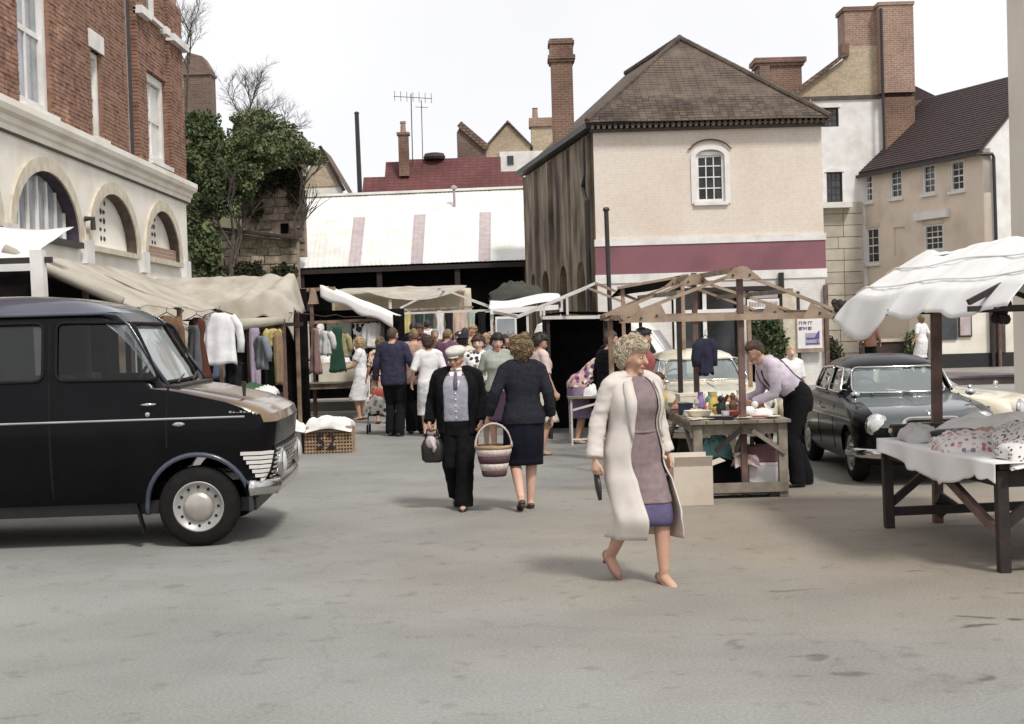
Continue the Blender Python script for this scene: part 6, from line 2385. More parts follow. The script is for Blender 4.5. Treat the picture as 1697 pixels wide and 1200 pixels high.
    tan = cloth('tan jacket', (0.42, 0.30, 0.20), (0.30, 0.17, 0.19))
    plum = cloth('plum coat', (0.16, 0.085, 0.13), (0.12, 0.065, 0.11))
    grn = cloth('grey green blouse', (0.36, 0.38, 0.33), (0.30, 0.31, 0.28))
    orange = cloth('orange cotton', (0.50, 0.21, 0.10), (0.42, 0.16, 0.09))
    pink = cloth('pink cotton', (0.52, 0.24, 0.22), (0.45, 0.19, 0.19))
    red = cloth('red pink wool', (0.40, 0.12, 0.11), (0.32, 0.10, 0.11))
    fl1 = printmat('black and white flowered cotton', [(0.03, 0.03, 0.04), (0.25, 0.2, 0.14), (0.05, 0.06, 0.05)], 14, amt=.42)
    fl2 = printmat('orange flowered cotton', [(0.5, 0.18, 0.08), (0.1, 0.08, 0.06), (0.6, 0.45, 0.3)], 16, back=(.6, .45, .33), amt=.5)
    fl3 = printmat('navy flowered cotton', [(0.04, 0.03, 0.12), (0.7, 0.68, 0.65), (0.2, 0.08, 0.2)], 14, back=(.5, .32, .26), amt=.5)
    drk = cloth('dark trousers', (0.010, 0.011, 0.012))
    G = 'shoppers crowding the market lane'

    def man(label, x, y, rz, h, jacket, hairm, hy=None, trou=None, sk=skin2, turn=0, nod=0, face=False, armL=(-.12, .05, -.50), armR=(.12, .05, -.50), z=0, stout=1.05, lean=0, shirt=None, infl=.036):
        f = Figure(label, x, y, rz, h, 'm', stepL=.05, stepR=-.05, turn=turn, nod=nod, armL=armL, armR=armR, stout=stout, vox=.015, z=z, group=G, lean=lean)
        f.body(sk)
        if face:
            f.face(lip, hairm)
        f.hair(hairm, .012, .05, .004, 30, -.045)
        f.trousers(trou or drk)
        f.top('jacket', jacket, .80, 1.45, infl, 1.0, (.076, .070, .064, .060, .056, .052), wr=.006)
        if shirt:
            f.out(MB().loft([[f.T((-.05, lerp_prof(f.prof, z_)[1] + infl + .012, z_)), f.T((.05, lerp_prof(f.prof, z_)[1] + infl + .012, z_))] for z_ in (1.1, 1.2, 1.3, 1.36)], False, False)).build('shirt_front', shirt, f.t, local=True, solid=.004)
        f.shoes(shoe_b)
        return f

    def lady(label, x, y, rz, h, m, hairm, dressy=True, sleeve=.45, hem=.46, sk=skin, turn=0, nod=0, face=False, armL=(-.12, .06, -.48), armR=(.12, .06, -.48), z=0, stout=1.08, lean=0, skm=None, puff=.012, curls=90, hthick=.022, flare=.05):
        f = Figure(label, x, y, rz, h, 'f', stepL=.04, stepR=-.04, turn=turn, nod=nod, armL=armL, armR=armR, stout=stout, vox=.015, z=z, group=G, lean=lean)
        f.body(sk, heel=.03)
        if face:
            f.face(lip, hairm)
        f.hair(hairm, hthick, .048, .008, 34, -.07, curls, int(x * 37 + y * 11), puff, .024)
        if skm:
            f.skirt('skirt', skm, 1.05, hem, flare, .016, .03)
            f.top('blouse', m, .88, 1.445, .020, sleeve, (.070, .064, .058, .053, .048, .044), wr=.005)
        else:
            f.top('dress', m, .80, 1.445, .018, sleeve, (.070, .064, .058, .053, .048, .044), wr=.005, skirt=(1.0, hem, flare, .018, .02))
        f.shoes(shoe_b, .03, True)
        return f

    man('man in blue jacket and dark trousers with his back to the square', -1.92, 22.9, R(-14), 1.76, blue, H['brown'], turn=R(-20), armR=(.14, .14, -.42))
    man('man in tan and plum jacket standing close to the blue jacketed man', -1.60, 23.3, R(12), 1.74, tan, H['mouse'], armL=(-.1, .2, -.36))
    man('bald browed man in dark suit and white shirt facing right', -1.60, 24.2, R(-115), 1.83, navy, H['black'], sk=mat('ruddy skin', (0.22, 0.09, 0.06), (0.18, 0.07, 0.05), 6, .6), face=True, shirt=white, turn=R(-5), nod=.2)
    lady('woman in plain white dress with brown hair seen from behind', -1.33, 22.6, R(4), 1.60, white, H['brown'], hem=.36, sleeve=.5, flare=.03)
    man('tall black haired man in navy jacket at the back of the lane', -2.12, 30.8, R(5), 1.84, navy, H['black'], z=.06)
    man('black haired man in white shirt at the back of the lane', -1.88, 32.0, R(-8), 1.76, white, H['black'], z=.2, infl=.034)
    man('brown haired man in plum coat turned towards the stalls', -1.16, 25.6, R(-40), 1.72, plum, H['mouse'], face=False, nod=.2)
    f = lady('woman in black and white hat with her back turned', -0.83, 24.2, R(20), 1.62, cream, H['black'])
    hat = MB()
    hat.loft([[f.H(r * math.cos(t), -.01 + r * 1.15 * math.sin(t), zz) for t in [2 * math.pi * q / 20 for q in range(20)]] for r, zz in ((.125, .05), (.105, .055), (.10, .10), (.085, .15), (.03, .165))])
    f.out(hat).build('hat', printmat('black and white hat felt', [(0.012, 0.012, 0.014), (0.012, 0.012, 0.014), (0.7, 0.7, 0.7)], 12, back=(.015, .015, .016), amt=.45), f.t, True, local=True)
    lady('dark haired woman in black and white flowered dress facing the square', -0.46, 19.8, R(172), 1.60, fl1, H['brown'], face=True, sk=pale, hem=.36, sleeve=.35, armL=(-.1, .22, -.3))
    lady('black haired woman in grey green blouse walking towards the square', -0.19, 19.2, R(180), 1.61, grn, H['black'], face=True, skm=cloth('dark plum skirt', (0.06, 0.035, 0.06)), sleeve=.4, turn=R(10))
    lady('dark haired woman in pale pink blouse and cream dress in profile', 0.36, 18.65, R(-65), 1.60, cloth('shell pink cotton', (0.62, 0.50, 0.46)), H['black'], face=True, sk=skin2, skm=cloth('cream pleated skirt', (0.62, 0.56, 0.48)), nod=.3, turn=R(-15), sleeve=.45, armR=(.10, .1, -.50), curls=60)
    lady('woman in white overall with orange sleeves serving at the left stall', -2.95, 27.6, R(85), 1.60, white, H['fair'], sk=skin2, sleeve=.3, armL=(-.0, .34, -.34), armR=(.0, .34, -.34), hem=.4, z=0)
    lady('woman in orange flowered dress beside the white overalled woman', -2.42, 26.2, R(20), 1.58, fl2, H['mouse'], sk=skin2, armR=(.05, .25, -.32))
    lady('woman in pink blouse far back under the market stalls', -0.85, 31.8, R(150), 1.60, pink, H['fair'], sk=skin2, z=.2, face=True)
    lady('woman in white hat and blouse far back beside the dark stall', -0.35, 31.5, R(200), 1.66, white, H['grey'], sk=pale, z=.2)
    man('man in black coat with lowered head behind the flowered dress', -1.02, 28.2, R(60), 1.68, black, H['brown'], nod=.3)
    man('dark coated man behind the black haired woman', -0.12, 24.5, R(-150), 1.60, black, H['black'], sk=skin2, face=True)
    lady('brown haired woman bending over the small stand in flowered blouse', 0.93, 20.4, R(-82), 1.56, fl3, H['brown'], sk=skin2, lean=R(48), nod=.3, armL=(-.02, .3, -.36), armR=(.0, .3, -.36), skm=cloth('lilac skirt cloth', (0.26, 0.19, 0.30)), hem=.4, curls=40)
    man('dark coated figure half hidden behind the ash blonde woman', 1.22, 17.6, R(-60), 1.62, black, H['brown'], sk=skin2)
    lady('black haired woman in red pink top behind the wooden stall table', 1.72, 18.6, R(-100), 1.62, red, H['black'], sk=skin2, sleeve=.8, face=True, skm=navy)
    f = Figure('fair haired child in yellow top behind the wooden stall table', 1.62, 15.9, R(-120), 1.12, 'f', vox=.014, nod=.35, child=True, group=G)
    f.body(pale); f.hair(H['brown'], .016, .045, .005, 30, -.06)
    f.top('jumper', cloth('yellow wool', (0.62, 0.47, 0.14)), .80, 1.44, .02, 1.0); f.skirt('skirt', navy, 1.02, .45, .05); f.shoes(shoe_b)
    f = Figure('small fair haired child in white shirt standing by the poster', 4.05, 20.6, R(185), 1.30, 'm', vox=.014, child=True, group=G)
    f.body(pale); f.face(lip, H['fair']); f.hair(H['fair'], .012, .05, .004, 30, -.04)
    f.top('shirt', white, .86, 1.44, .02, .5); f.trousers(drk); f.shoes(shoe_b)
    man('distant man in brown jacket walking up beside the low dark wall', 10.75, 42.5, R(-20), 1.55, cloth('brown jacket', (0.20, 0.11, 0.08)), H['mouse'], z=.12)
    lady('distant woman in white coat by the corner shop window', 12.0, 41.5, R(30), 1.60, white, H['mouse'], z=.12, hem=.4)

    # more heads towards the back of the lane
    for i, (lab, kind, px, y, h, m_, hr, rz) in enumerate((
            ('woman in mustard cardigan among the heads left of the flat cap', 'f', 742, 27.0, 1.6, cloth('mustard wool', (.42, .28, .08)), 'brown', 15),
            ('grey haired man in brown jacket behind the white dressed woman', 'm', 722, 28.5, 1.74, cloth('brown tweed', (.13, .08, .05)), 'grey', -170),
            ('woman in sky blue frock between flowered dress and grey green blouse', 'f', 808, 25.5, 1.6, cloth('sky blue cotton', (.30, .40, .52)), 'fair', 150),
            ('bareheaded man in fawn raincoat far back by the pole frame', 'm', 772, 30.2, 1.75, cloth('fawn raincoat', (.45, .36, .25)), 'black', 10),
            ('woman in maroon coat near the pale awning', 'f', 848, 28.0, 1.62, cloth('maroon wool', (.16, .03, .05)), 'grey', 30),
            ('woman in turquoise blouse left of the blue jacketed man', 'f', 632, 28.8, 1.6, cloth('turquoise cotton', (.14, .34, .36)), 'brown', 60),
            ('man in grey suit at the edge of the shabby stall', 'm', 612, 31.0, 1.74, cloth('grey suiting', (.14, .14, .15)), 'brown', -60),
            ('woman in ivory cardigan behind the tweed jacketed woman', 'f', 872, 23.5, 1.6, cream, 'mouse', 165),
            ('man in olive jacket close to the iron post', 'm', 900, 27.0, 1.74, cloth('olive jacket cloth', (.09, .09, .05)), 'black', 170),
            ('woman in cherry red cardigan under the cream canvas stall', 'f', 705, 30.6, 1.62, red, 'black', 190))):
        x = (px - 848.5) / 2350 * y
        if kind == 'f':
            lady(lab, x, y, R(rz), h, m_, H[hr], face=90 < abs(rz) < 270, curls=40, sk=skin2, skm=navy if i % 2 else None, z=.0 if y < 31 else .2)
        else:
            man(lab, x, y, R(rz), h, m_, H[hr], face=90 < abs(rz) < 270, z=.0 if y < 31 else .2)


people()

# ------------------------------------------------------------------ market stalls and goods
rs = random.Random(11)


def canopy(parent, fn, nu, nv, m, name='canopy', th=.008, amp=.02, fr=2.2, seed=0):
    """fn(u, v) -> point; folded and sagging sheet"""
    mb = MB()
    def f(u, v):
        p = Vector(fn(u, v))
        n = noise.noise(Vector((p.x * fr + seed, p.y * fr, p.z * fr))) + .5 * noise.noise(Vector((p.x * fr * 2.7, p.y * fr * 2.7 + seed, p.z * fr * 2)))
        return p + Vector((0.3 * n * amp, -.4 * n * amp, n * amp))
    mb.grid(f, nu, nv)
    return mb.build(name, m, parent, smooth=True, solid=th)


def lerp(a, b, t):
    return a + (b - a) * t


def trestle(name, label, x0, x1, y0, y1, h, wood, nplank=5, leg=.07, group=None, brace=True, skew=0.0, cat='table', along='y'):
    t = thing(name, label, cat, ((x0 + x1) / 2, (y0 + y1) / 2, 0), 0, group)
    sk = lambda x, y: x + skew * (y - y0)
    for k in range(nplank):
        if along == 'y':
            a, b = lerp(x0, x1, k / nplank), lerp(x0, x1, (k + 1) / nplank) - .008
            mb = MB().prism([(sk(a, y0), y0 - rs.uniform(0, .02), h - .03), (sk(b, y0), y0 - rs.uniform(0, .02), h - .03), (sk(b, y1), y1, h - .03), (sk(a, y1), y1, h - .03)], (0, 0, .03 + rs.uniform(-.003, .003)))
        else:
            a, b = lerp(y0, y1, k / nplank), lerp(y0, y1, (k + 1) / nplank) - .008
            mb = MB().box(x0 - rs.uniform(0, .02), a, h - .03, x1 + rs.uniform(0, .02), b, h + rs.uniform(-.003, .003))
        mb.build('plank', wood, t)
    i = .035 + leg / 2
    pts = [(sk(x0 + i, y0 + i), y0 + i), (sk(x1 - i, y0 + i), y0 + i), (sk(x1 - i, y1 - i), y1 - i), (sk(x0 + i, y1 - i), y1 - i)]
    for (x, y) in pts:
        MB().beam((x, y, 0), (x, y, h - .032), leg, leg).build('leg', wood, t, bevel=.004)
    for a, b in ((0, 1), (1, 2), (2, 3), (3, 0)):
        p, q = Vector((*pts[a], h - .085)), Vector((*pts[b], h - .085))
        MB().beam(p, q, .03, .10).build('apron', wood, t)
    if brace:
        for a, b in ((0, 3), (1, 2)):
            p, q = Vector((*pts[a], 0)), Vector((*pts[b], 0))
            MB().beam(p.lerp(q, .03) + Vector((.02, 0, .18)), p.lerp(q, .35) + Vector((.02, 0, h - .13)), .03, .06).build('brace', wood, t)
            MB().beam(q.lerp(p, .03) + Vector((.02, 0, .18)), q.lerp(p, .35) + Vector((.02, 0, h - .13)), .03, .06).build('brace', wood, t)
    return t, pts


def garment(label, x, y, z, w, h, m, rz=0, kind='shirt', group=None, name=None):
    """clothes hanging from a rail at z"""
    mb = MB()
    n = 28
    sd = rs.uniform(0, 40)
    prof = {'shirt': [(0, .16), (.05, .42), (.12, .5), (.4, .44), (.7, .46), (1, .5)], 'dress': [(0, .14), (.04, .32), (.1, .36), (.35, .27), (.6, .4), (1, .56)],
            'trousers': [(0, .3), (.1, .34), (.4, .36), (1, .3)], 'sheet': [(0, .5), (.3, .49), (.7, .5), (1, .48)]}[kind]
    def wid(v):
        for a, b in zip(prof, prof[1:]):
            if v <= b[0]:
                return lerp(a[1], b[1], (v - a[0]) / (b[0] - a[0]))
        return prof[-1][1]
    rings = []
    for i in range(15):
        v = i / 14
        ring = []
        for k in range(n):
            t = 2 * math.pi * k / n
            fold = .022 * math.sin(t * 6 + sd + 2 * v) * min(1, v * 2)
            hw = wid(v) * w
            ring.append((hw * math.cos(t) * (1 + .05 * noise.noise(Vector((t, v * 3, sd)))), (.045 + .02 * v + fold) * math.sin(t) + .02 * noise.noise(Vector((v * 4, sd, t))), -h * v + (0.02 * math.sin(t * 3 + sd) if i == 14 else 0)))
        rings.append(ring)
    mb.loft(rings)
    if kind == 'shirt':
        for k in (-1, 1):
            mb.tube([(k * .36 * w, 0, -.06 * h), (k * .55 * w, .01, -.25 * h), (k * .62 * w, .03, -.55 * h), (k * .6 * w, .02, -.78 * h)], [.05, .06, .055, .05], 9)
    t = thing(name or {'shirt': 'hanging_shirt', 'dress': 'hanging_dress', 'trousers': 'hanging_trousers', 'sheet': 'hanging_cloth'}[kind], label, 'garment' if kind != 'sheet' else 'cloth', (x, y, z), rz, group)
    mb.build('cloth_body', m, t, smooth=True, local=True)
    hk = MB().tube([(-.18 * w / .4, 0, -.03), (0, 0, .04), (.18 * w / .4, 0, -.03)], .006, 5)
    hk.tube([(0, 0, .04), (0, 0, .08), (.02, 0, .10)], .004, 5)
    hk.build('hanger', P['iron'], t, local=True)
    return t


def heap(name, label, cat, cx, cy, z, rx, ry, h, m, seed=0, group=None, droop=.05, fr=6.0, nu=34, nv=34):
    """crumpled cloth lying in a heap"""
    def f(u, v):
        x, y = (u * 2 - 1), (v * 2 - 1)
        r = min(1.25, math.hypot(x, y))
        base = max(0, 1 - r * r) ** .6 * h
        q = Vector((x * fr * .35 + seed, y * fr * .35, seed * .3))
        n = abs(noise.noise(q)) * .9 + abs(noise.noise(q * 2.3)) * .5
        zz = base * (.72 + .5 * n) + .012 - (droop * max(0, r - .9) * 2)
        sx = rx * (1 + .18 * noise.noise(Vector((x * 1.5, y * 1.5, seed + 5))))
        sy = ry * (1 + .18 * noise.noise(Vector((x * 1.5 + 9, y * 1.5, seed))))
        return (cx + x * sx * (1 - .12 * r * (abs(x) > .9)), cy + y * sy, z + max(zz, .006 if droop <= 0 else -droop))
    ob = MB().grid(f, nu, nv).build(name, m, None, smooth=True, solid=.006)
    o = Vector((cx, cy, z))
    me = ob.data
    me.transform(Matrix.Translation(-o))
    ob.location = o
    return tag(ob, label, cat, group)


def carton(label, x, y, z, w, d, h, m, rz=0, flaps=True, name='cardboard_box', group=None, cat='box', full=True):
    t = thing(name, label, cat, (x, y, z), rz, group)
    th = .006
    for nm, b in (('side_panel', (-w / 2, -d / 2, .002, w / 2, -d / 2 + th, h)), ('side_panel', (-w / 2, d / 2 - th, .002, w / 2, d / 2, h)),
                  ('side_panel', (-w / 2, -d / 2 + th, .002, -w / 2 + th, d / 2 - th, h)), ('side_panel', (w / 2 - th, -d / 2 + th, .002, w / 2, d / 2 - th, h))):
        MB().box(*b).build(nm, m, t, local=True)
    MB().box(-w / 2 + th, -d / 2 + th, .002, w / 2 - th, d / 2 - th, .01).build('base', m, t, local=True)
    if flaps:
        L = d * .42
        MB().beam((0, -d / 2 + .004, h + .003), (0, -d / 2 - L * .35, h + L * .75), w * .97, th, (0, 1, 0)).build('flap', m, t, local=True)
        MB().beam((w / 2 - .004, 0, h + .003), (w / 2 + L * .95, 0, h + L * .35), d * .97, th, (0, 0, 1)).build('flap', m, t, local=True)
        MB().beam((0, d / 2 - .004, h + .003), (0, d / 2 + L * .3, h + L * .8), w * .97, th, (0, 1, 0)).build('flap', m, t, local=True)
    elif full:
        MB().box(-w / 2 - .004, -d / 2 - .004, h + .002, w / 2 + .004, d / 2 + .004, h + .03).build('lid', m, t, local=True)
    return t


def stall_bare():
    """bare wooden stall frame, centre right"""
    t = thing('stall_frame', 'bare wooden stall frame with three pitched trusses and no canvas', 'stall', (2.1, 15.8, 0))
    w, w2, w3 = P['palewood'], P['redwood'], P['greywood']
    tr = ((13.5, 2.19, 1.08, 3.06, 2.16, 1.74, w, w2), (16.0, 2.08, 1.10, 3.1, 2.19, 1.78, w, w2), (18.3, 2.17, 1.2, 3.15, 2.24, 1.80, P['oldwood'], P['darkwood']))
    for i, (y, xc, xl, xr, za, ze, m, pm) in enumerate(tr):
        MB().beam((xc, y + .03, 0), (xc, y + .03, za + .05), .06, .06).build('post', pm if i else P['redwood'], t, bevel=.005)
        MB().beam((xl - .05, y - .03, ze - .02), (xr + .08, y - .03, ze - .03), .03, .06).build('tie_beam', m, t)
        MB().beam((xl - .04, y - .07, ze - .0), (xc + .05, y - .07, za), .03, .05, (0, 1, 0)).build('rafter', m, t)
        MB().beam((xr + .04, y - .07, ze - .0), (xc - .05, y - .07, za - .01), .03, .05, (0, 1, 0)).build('rafter', m, t)
        # gusset plates
        MB().prism([(xc - .19, y - .10, za - .085), (xc + .19, y - .10, za - .09), (xc + .05, y - .10, za + .03), (xc - .05, y - .10, za + .03)], (0, .014, 0)).build('gusset', m, t)
        MB().prism([(xl - .05, y - .10, ze - .05), (xl + .42, y - .10, ze - .05), (xl + .33, y - .10, ze + .14), (xl + .1, y - .10, ze + .03)], (0, .014, 0)).build('gusset', m, t)
        MB().prism([(xr + .06, y - .10, ze - .06), (xr - .30, y - .10, ze - .055), (xr - .22, y - .10, ze + .09)], (0, .014, 0)).build('gusset', m, t)
        bolts = MB()
        for bx, bz in ((xc - .08, za - .05), (xc + .08, za - .05), (xl + .15, ze - .01), (xl + .3, ze + .01), (xr - .14, ze - .01)):
            bolts.lathe([(.012, 0), (.012, -.012)], (bx, y - .10, bz), 'y', 7)
        bolts.build('bolt', P['iron'], t, stuff=True)
        if i:
            MB().beam((xl + .02, y, 0), (xl + .02, y, ze), .055, .055).build('post', P['oldwood'] if i == 1 else P['darkwood'], t)
        if i != 1:
            MB().beam((xr - .02, y + .35, 0), (xr - .02, y + .35, ze), .05, .05).build('post', P['oldwood'], t) if i else None
    for (xa, za, xb, zb, m) in ((2.19, 2.17, 2.17, 2.24, w), (1.08, 1.74, 1.2, 1.80, w), (3.06, 1.73, 3.15, 1.80, w3)):
        MB().beam((xa, 13.4, za + .0), (xb, 18.4, zb + .0), .045, .05).build('purlin', m, t)
    MB().beam((1.6, 13.44, 1.96), (1.66, 18.3, 2.03), .04, .045).build('purlin', w3, t)
    MB().beam((2.66, 13.44, 1.95), (2.68, 18.3, 2.0), .04, .045).build('purlin', w3, t)
    MB().beam((2.19, 13.45, .04), (2.19, 13.45, .14), .14, .14).build('post_shoe', P['iron'], t)
    # knot of twine on the right end
    k = MB()
    for q in range(14):
        k.ball((3.12 + rs.uniform(-.05, .05), 13.4 + rs.uniform(-.05, .05), 1.74 + rs.uniform(-.08, .09)), .035, .03, .04, 6, 4)
    k.build('twine_knot', P['darkwood'], t)


def table_centre():
    t, pts = trestle('trestle_table', 'weathered trestle table heaped with bric-a-brac under the bare frame', 1.66, 2.62, 13.36, 16.6, .74, P['greywood'], 6, .085)
    MB().beam((1.72, 13.40, .10), (2.58, 13.40, .10), .05, .09).build('stretcher', P['greywood'], t)
    MB().beam((2.56, 13.40, .42), (2.25, 13.39, .64), .04, .05, (0, 1, 0)).build('brace', P['greywood'], t)
    MB().beam((1.9, 13.41, .45), (2.16, 13.41, .66), .04, .05, (0, 1, 0)).build('brace', P['darkwood'], t)
    # goods
    cl = lambda n, c: mat(n, c, None, 9, .6)
    def put(name, label, cat, mb, m, loc, rz=0, group='bric-a-brac on the weathered table'):
        ob = mb.build(name, m, None)
        ob.location = loc
        ob.rotation_euler = (0, 0, rz)
        return tag(ob, label, cat, group)
    z = .742
    cols = {'cream': (.66, .6, .48), 'red': (.38, .09, .07), 'yellow': (.66, .5, .14), 'violet': (.25, .15, .33), 'navy': (.02, .025, .07), 'green': (.22, .32, .2), 'white': (.74, .73, .71), 'brown': (.17, .09, .05), 'black': (.015, .014, .014), 'pink': (.55, .3, .28), 'teal': (.15, .35, .33), 'silver': (.5, .5, .5), 'orange': (.55, .23, .07)}
    M = {k: cl(k + ' painted ware', v) for k, v in cols.items()}
    def vase(r, h, wob=.5):
        return MB().lathe([(r * .55, 0), (r, h * .3), (r * .9, h * .55), (r * wob, h * .8), (r * wob * 1.2, h)], (0, 0, 0), 'z', 14)
    def book(w, d, h):
        mb = MB().box(-w / 2, -d / 2, 0, w / 2, d / 2, h * .1)
        mb.box(-w / 2, -d / 2, h * .9, w / 2, d / 2, h)
        return mb.box(-w / 2 + .005, -d / 2 + .006, h * .1, w / 2 - .006, d / 2 - .006, h * .9)
    def bowl(r, h):
        return MB().lathe([(r * .45, 0), (r * .8, h * .4), (r, h), (r * .93, h), (r * .7, h * .45), (.01, h * .2)], (0, 0, 0), 'z', 16)
    def fan(w, h):
        return MB().tube([(-w, 0, .02), (-w * .3, 0, h * .5), (0, .02, h), (w * .4, 0, h * .4), (w, 0, .02)], [.02, .03, .035, .03, .02], 7)
    items = [
        ('vase', 'tall yellow vase with orange spots near the front post', vase(.055, .22, .6), 'yellow', (2.02, 14.3)),
        ('vase', 'slim violet vase left of the tall yellow vase', vase(.05, .22), 'violet', (1.93, 14.6)),
        ('vase', 'squat teal vase at the back of the weathered table', vase(.09, .15), 'teal', (2.25, 16.0)),
        ('vase', 'white jug shaped vase beside the seller', vase(.07, .2, .7), 'white', (2.45, 15.2)),
        ('bowl', 'wide cream bowl at the left front of the table', bowl(.13, .08), 'cream', (1.80, 13.75)),
        ('bowl', 'small red bowl in the middle of the table', bowl(.09, .06), 'red', (2.14, 13.85)),
        ('bowl', 'white enamel bowl behind the front post', bowl(.14, .09), 'white', (2.25, 14.6)),
        ('bowl', 'green glazed bowl at the back left of the table', bowl(.12, .08), 'green', (1.78, 15.3)),
        ('bowl', 'silver dish near the seller hands', bowl(.12, .05), 'silver', (2.42, 14.0)),
        ('book', 'black covered book lying flat at the front edge', book(.24, .17, .03), 'black', (1.98, 13.55)),
        ('book', 'red covered book beside the white papers', book(.22, .16, .04), 'red', (1.86, 14.15)),
        ('book', 'brown leather book under the navy tin', book(.25, .18, .05), 'brown', (1.76, 14.75)),
        ('book', 'pink paper backed book on the right of the table', book(.18, .12, .025), 'pink', (2.36, 13.62)),
        ('tin', 'navy tin standing upright at the left edge', MB().box(-.06, -.05, 0, .06, .05, .10).box(-.064, -.054, .101, .064, .054, .12), 'navy', (1.75, 14.4)),
        ('tin', 'orange tin next to the slim violet vase', MB().lathe([(.05, 0), (.05, .13), (.053, .132), (.053, .16)], (0, 0, 0), 'z', 16), 'orange', (2.08, 14.55)),
        ('tin', 'cream tin box at the far end of the table', MB().box(-.14, -.1, 0, .14, .1, .13).box(-.145, -.105, .131, .145, .105, .16), 'cream', (1.95, 15.6)),
        ('tin', 'green tin box beside the white enamel bowl', MB().box(-.1, -.08, 0, .1, .08, .12).box(-.105, -.085, .121, .105, .085, .14), 'green', (2.45, 14.55)),
        ('doll', 'small toy doll with black arm raised on the table', MB().ball((0, 0, .07), .05, .04, .07).ball((0, 0, .17), .035).tube([(.03, 0, .12), (.07, 0, .21)], .013, 6).tube([(-.03, 0, .12), (-.08, 0, .1)], .013, 6), 'black', (2.06, 14.05)),
        ('figurine', 'brown carved figurine right of the toy doll', MB().lathe([(.05, 0), (.03, .03), (.045, .1), (.02, .15), (.032, .19), (.01, .22)], (0, 0, 0), 'z', 12), 'brown', (2.2, 14.2)),
        ('ornament', 'pink twisted china ornament by the green tin', fan(.1, .15), 'pink', (2.32, 14.3)),
        ('ornament', 'white china dog ornament beside the silver dish', MB().ball((0, 0, .06), .08, .04, .05).ball((.07, 0, .12), .035).tube([(-.05, .0, .03), (-.05, 0, 0)], .015).tube([(.05, 0, .03), (.05, 0, 0)], .015), 'white', (2.28, 13.72)),
    ]
    for nm, lab, mb, c, (x, y) in items:
        put(nm, lab, nm, mb, M[c], (x, y, z), rs.uniform(-.5, .5))
    for i, (x, y, w, lab) in enumerate(((1.95, 13.95, .22, 'white papers fanned on the middle of the table'), (1.78, 13.52, .16, 'cream printed papers on the front left corner'), (2.30, 14.0, .2, 'white papers near the front right corner'))):
        mb = MB()
        for q in range(5):
            a = rs.uniform(-.5, .5)
            m4 = Matrix.Translation((rs.uniform(-.05, .05), rs.uniform(-.05, .05), .004 * q)) @ Matrix.Rotation(a, 4, 'Z')
            s = MB().box(-w / 2, -w * .35, 0, w / 2, w * .35, .0025).rot(m4)
            mb.add(s.v, s.f)
        put('paper_stack', lab, 'papers', mb, P['paper'] if i != 1 else M['cream'], (x, y, z))
    heap('cloth_pile', 'white lace cloth crumpled on the table top', 'cloth', 2.15, 14.95, z, .22, .2, .10, P['canvas_w'], 3)
    heap('cloth_pile', 'yellow and cream cloths heaped at the left edge of the table', 'cloth', 1.85, 13.95, z, .14, .2, .07, M['cream'], 5)
    for i, (x, y, rx, col, lab) in enumerate(((1.80, 14.05, .12, (.62, .56, .42), 'cream knitting laid beside the cream bowl'), (2.05, 14.9, .16, (.60, .42, .36), 'salmon cloth folded behind the yellow vase'), (2.40, 13.75, .12, (.70, .69, .66), 'white doilies at the right front corner'), (1.78, 15.0, .14, (.30, .2, .32), 'violet wool heaped at the back left'), (2.40, 14.6, .13, (.66, .62, .5), 'ivory cloth beside the green tin'))):
        heap('cloth_pile', lab, 'cloth', x, y, z, rx, rx * .9, .075, cloth('table cloth stuff %d' % i, col), 90 + i, 'bric-a-brac on the weathered table')
    for nm, lab, mb, c, spots in (('cup', 'white china cup among the bric-a-brac', MB().lathe([(.02, 0), (.035, .02), (.04, .07), (.035, .07), (.028, .02), (.001, .015)], (0, 0, 0), 'z', 14), 'white', ((1.9, 13.85), (2.05, 13.7), (2.52, 13.9), (2.1, 15.2), (1.72, 14.0), (2.38, 14.9))),
                                 ('jar', 'small amber glass jar among the bric-a-brac', MB().lathe([(.035, 0), (.04, .06), (.03, .08), (.035, .1)], (0, 0, 0), 'z', 14), 'orange', ((1.98, 14.75), (2.5, 14.3), (2.2, 15.5), (1.72, 15.0), (2.4, 15.9))),
                                 ('saucer', 'cream saucer among the bric-a-brac', MB().lathe([(.03, 0), (.075, .018), (.073, .022), (.001, .008)], (0, 0, 0), 'z', 16), 'cream', ((1.74, 13.62), (2.2, 13.5), (2.48, 13.55), (1.95, 14.45), (2.3, 15.0))),
                                 ('candlestick', 'short silver candlestick among the bric-a-brac', MB().lathe([(.05, 0), (.045, .015), (.012, .03), (.015, .10), (.03, .12), (.02, .16)], (0, 0, 0), 'z', 12), 'silver', ((1.85, 14.3), (2.12, 14.45), (2.5, 15.3), (2.05, 15.8)))):
        o0 = None
        for (x, y) in spots:
            if o0 is None:
                o0 = put(nm, lab, nm, mb, M[c], (x, y, z), 0, nm + 's among the bric-a-brac')
            else:
                o = o0.copy()
                C.objects.link(o)
                o.location = (x, y, z)
    # under the table
    carton('open cardboard carton with raised flaps in front of the table', 1.62, 13.08, 0, .36, .30, .36, P['card'], R(2))
    carton('low white carton under the right end of the table', 2.42, 13.75, .0, .34, .3, .28, P['paper'], 0, False)
    carton('brown carton with maroon lid on the white carton', 2.42, 13.75, .315, .34, .28, .12, cl('maroon card', (.16, .07, .08)), 0, False)
    heap('cloth_pile', 'black cloths dumped beneath the table', 'cloth', 2.0, 14.2, 0.0, .30, .34, .45, cloth('black dump cloth', (.015, .014, .016)), 9, droop=0)
    heap('cloth_pile', 'teal and white cloths lying on the black heap', 'cloth', 1.98, 13.9, .36, .16, .14, .22, M['teal'], 11)
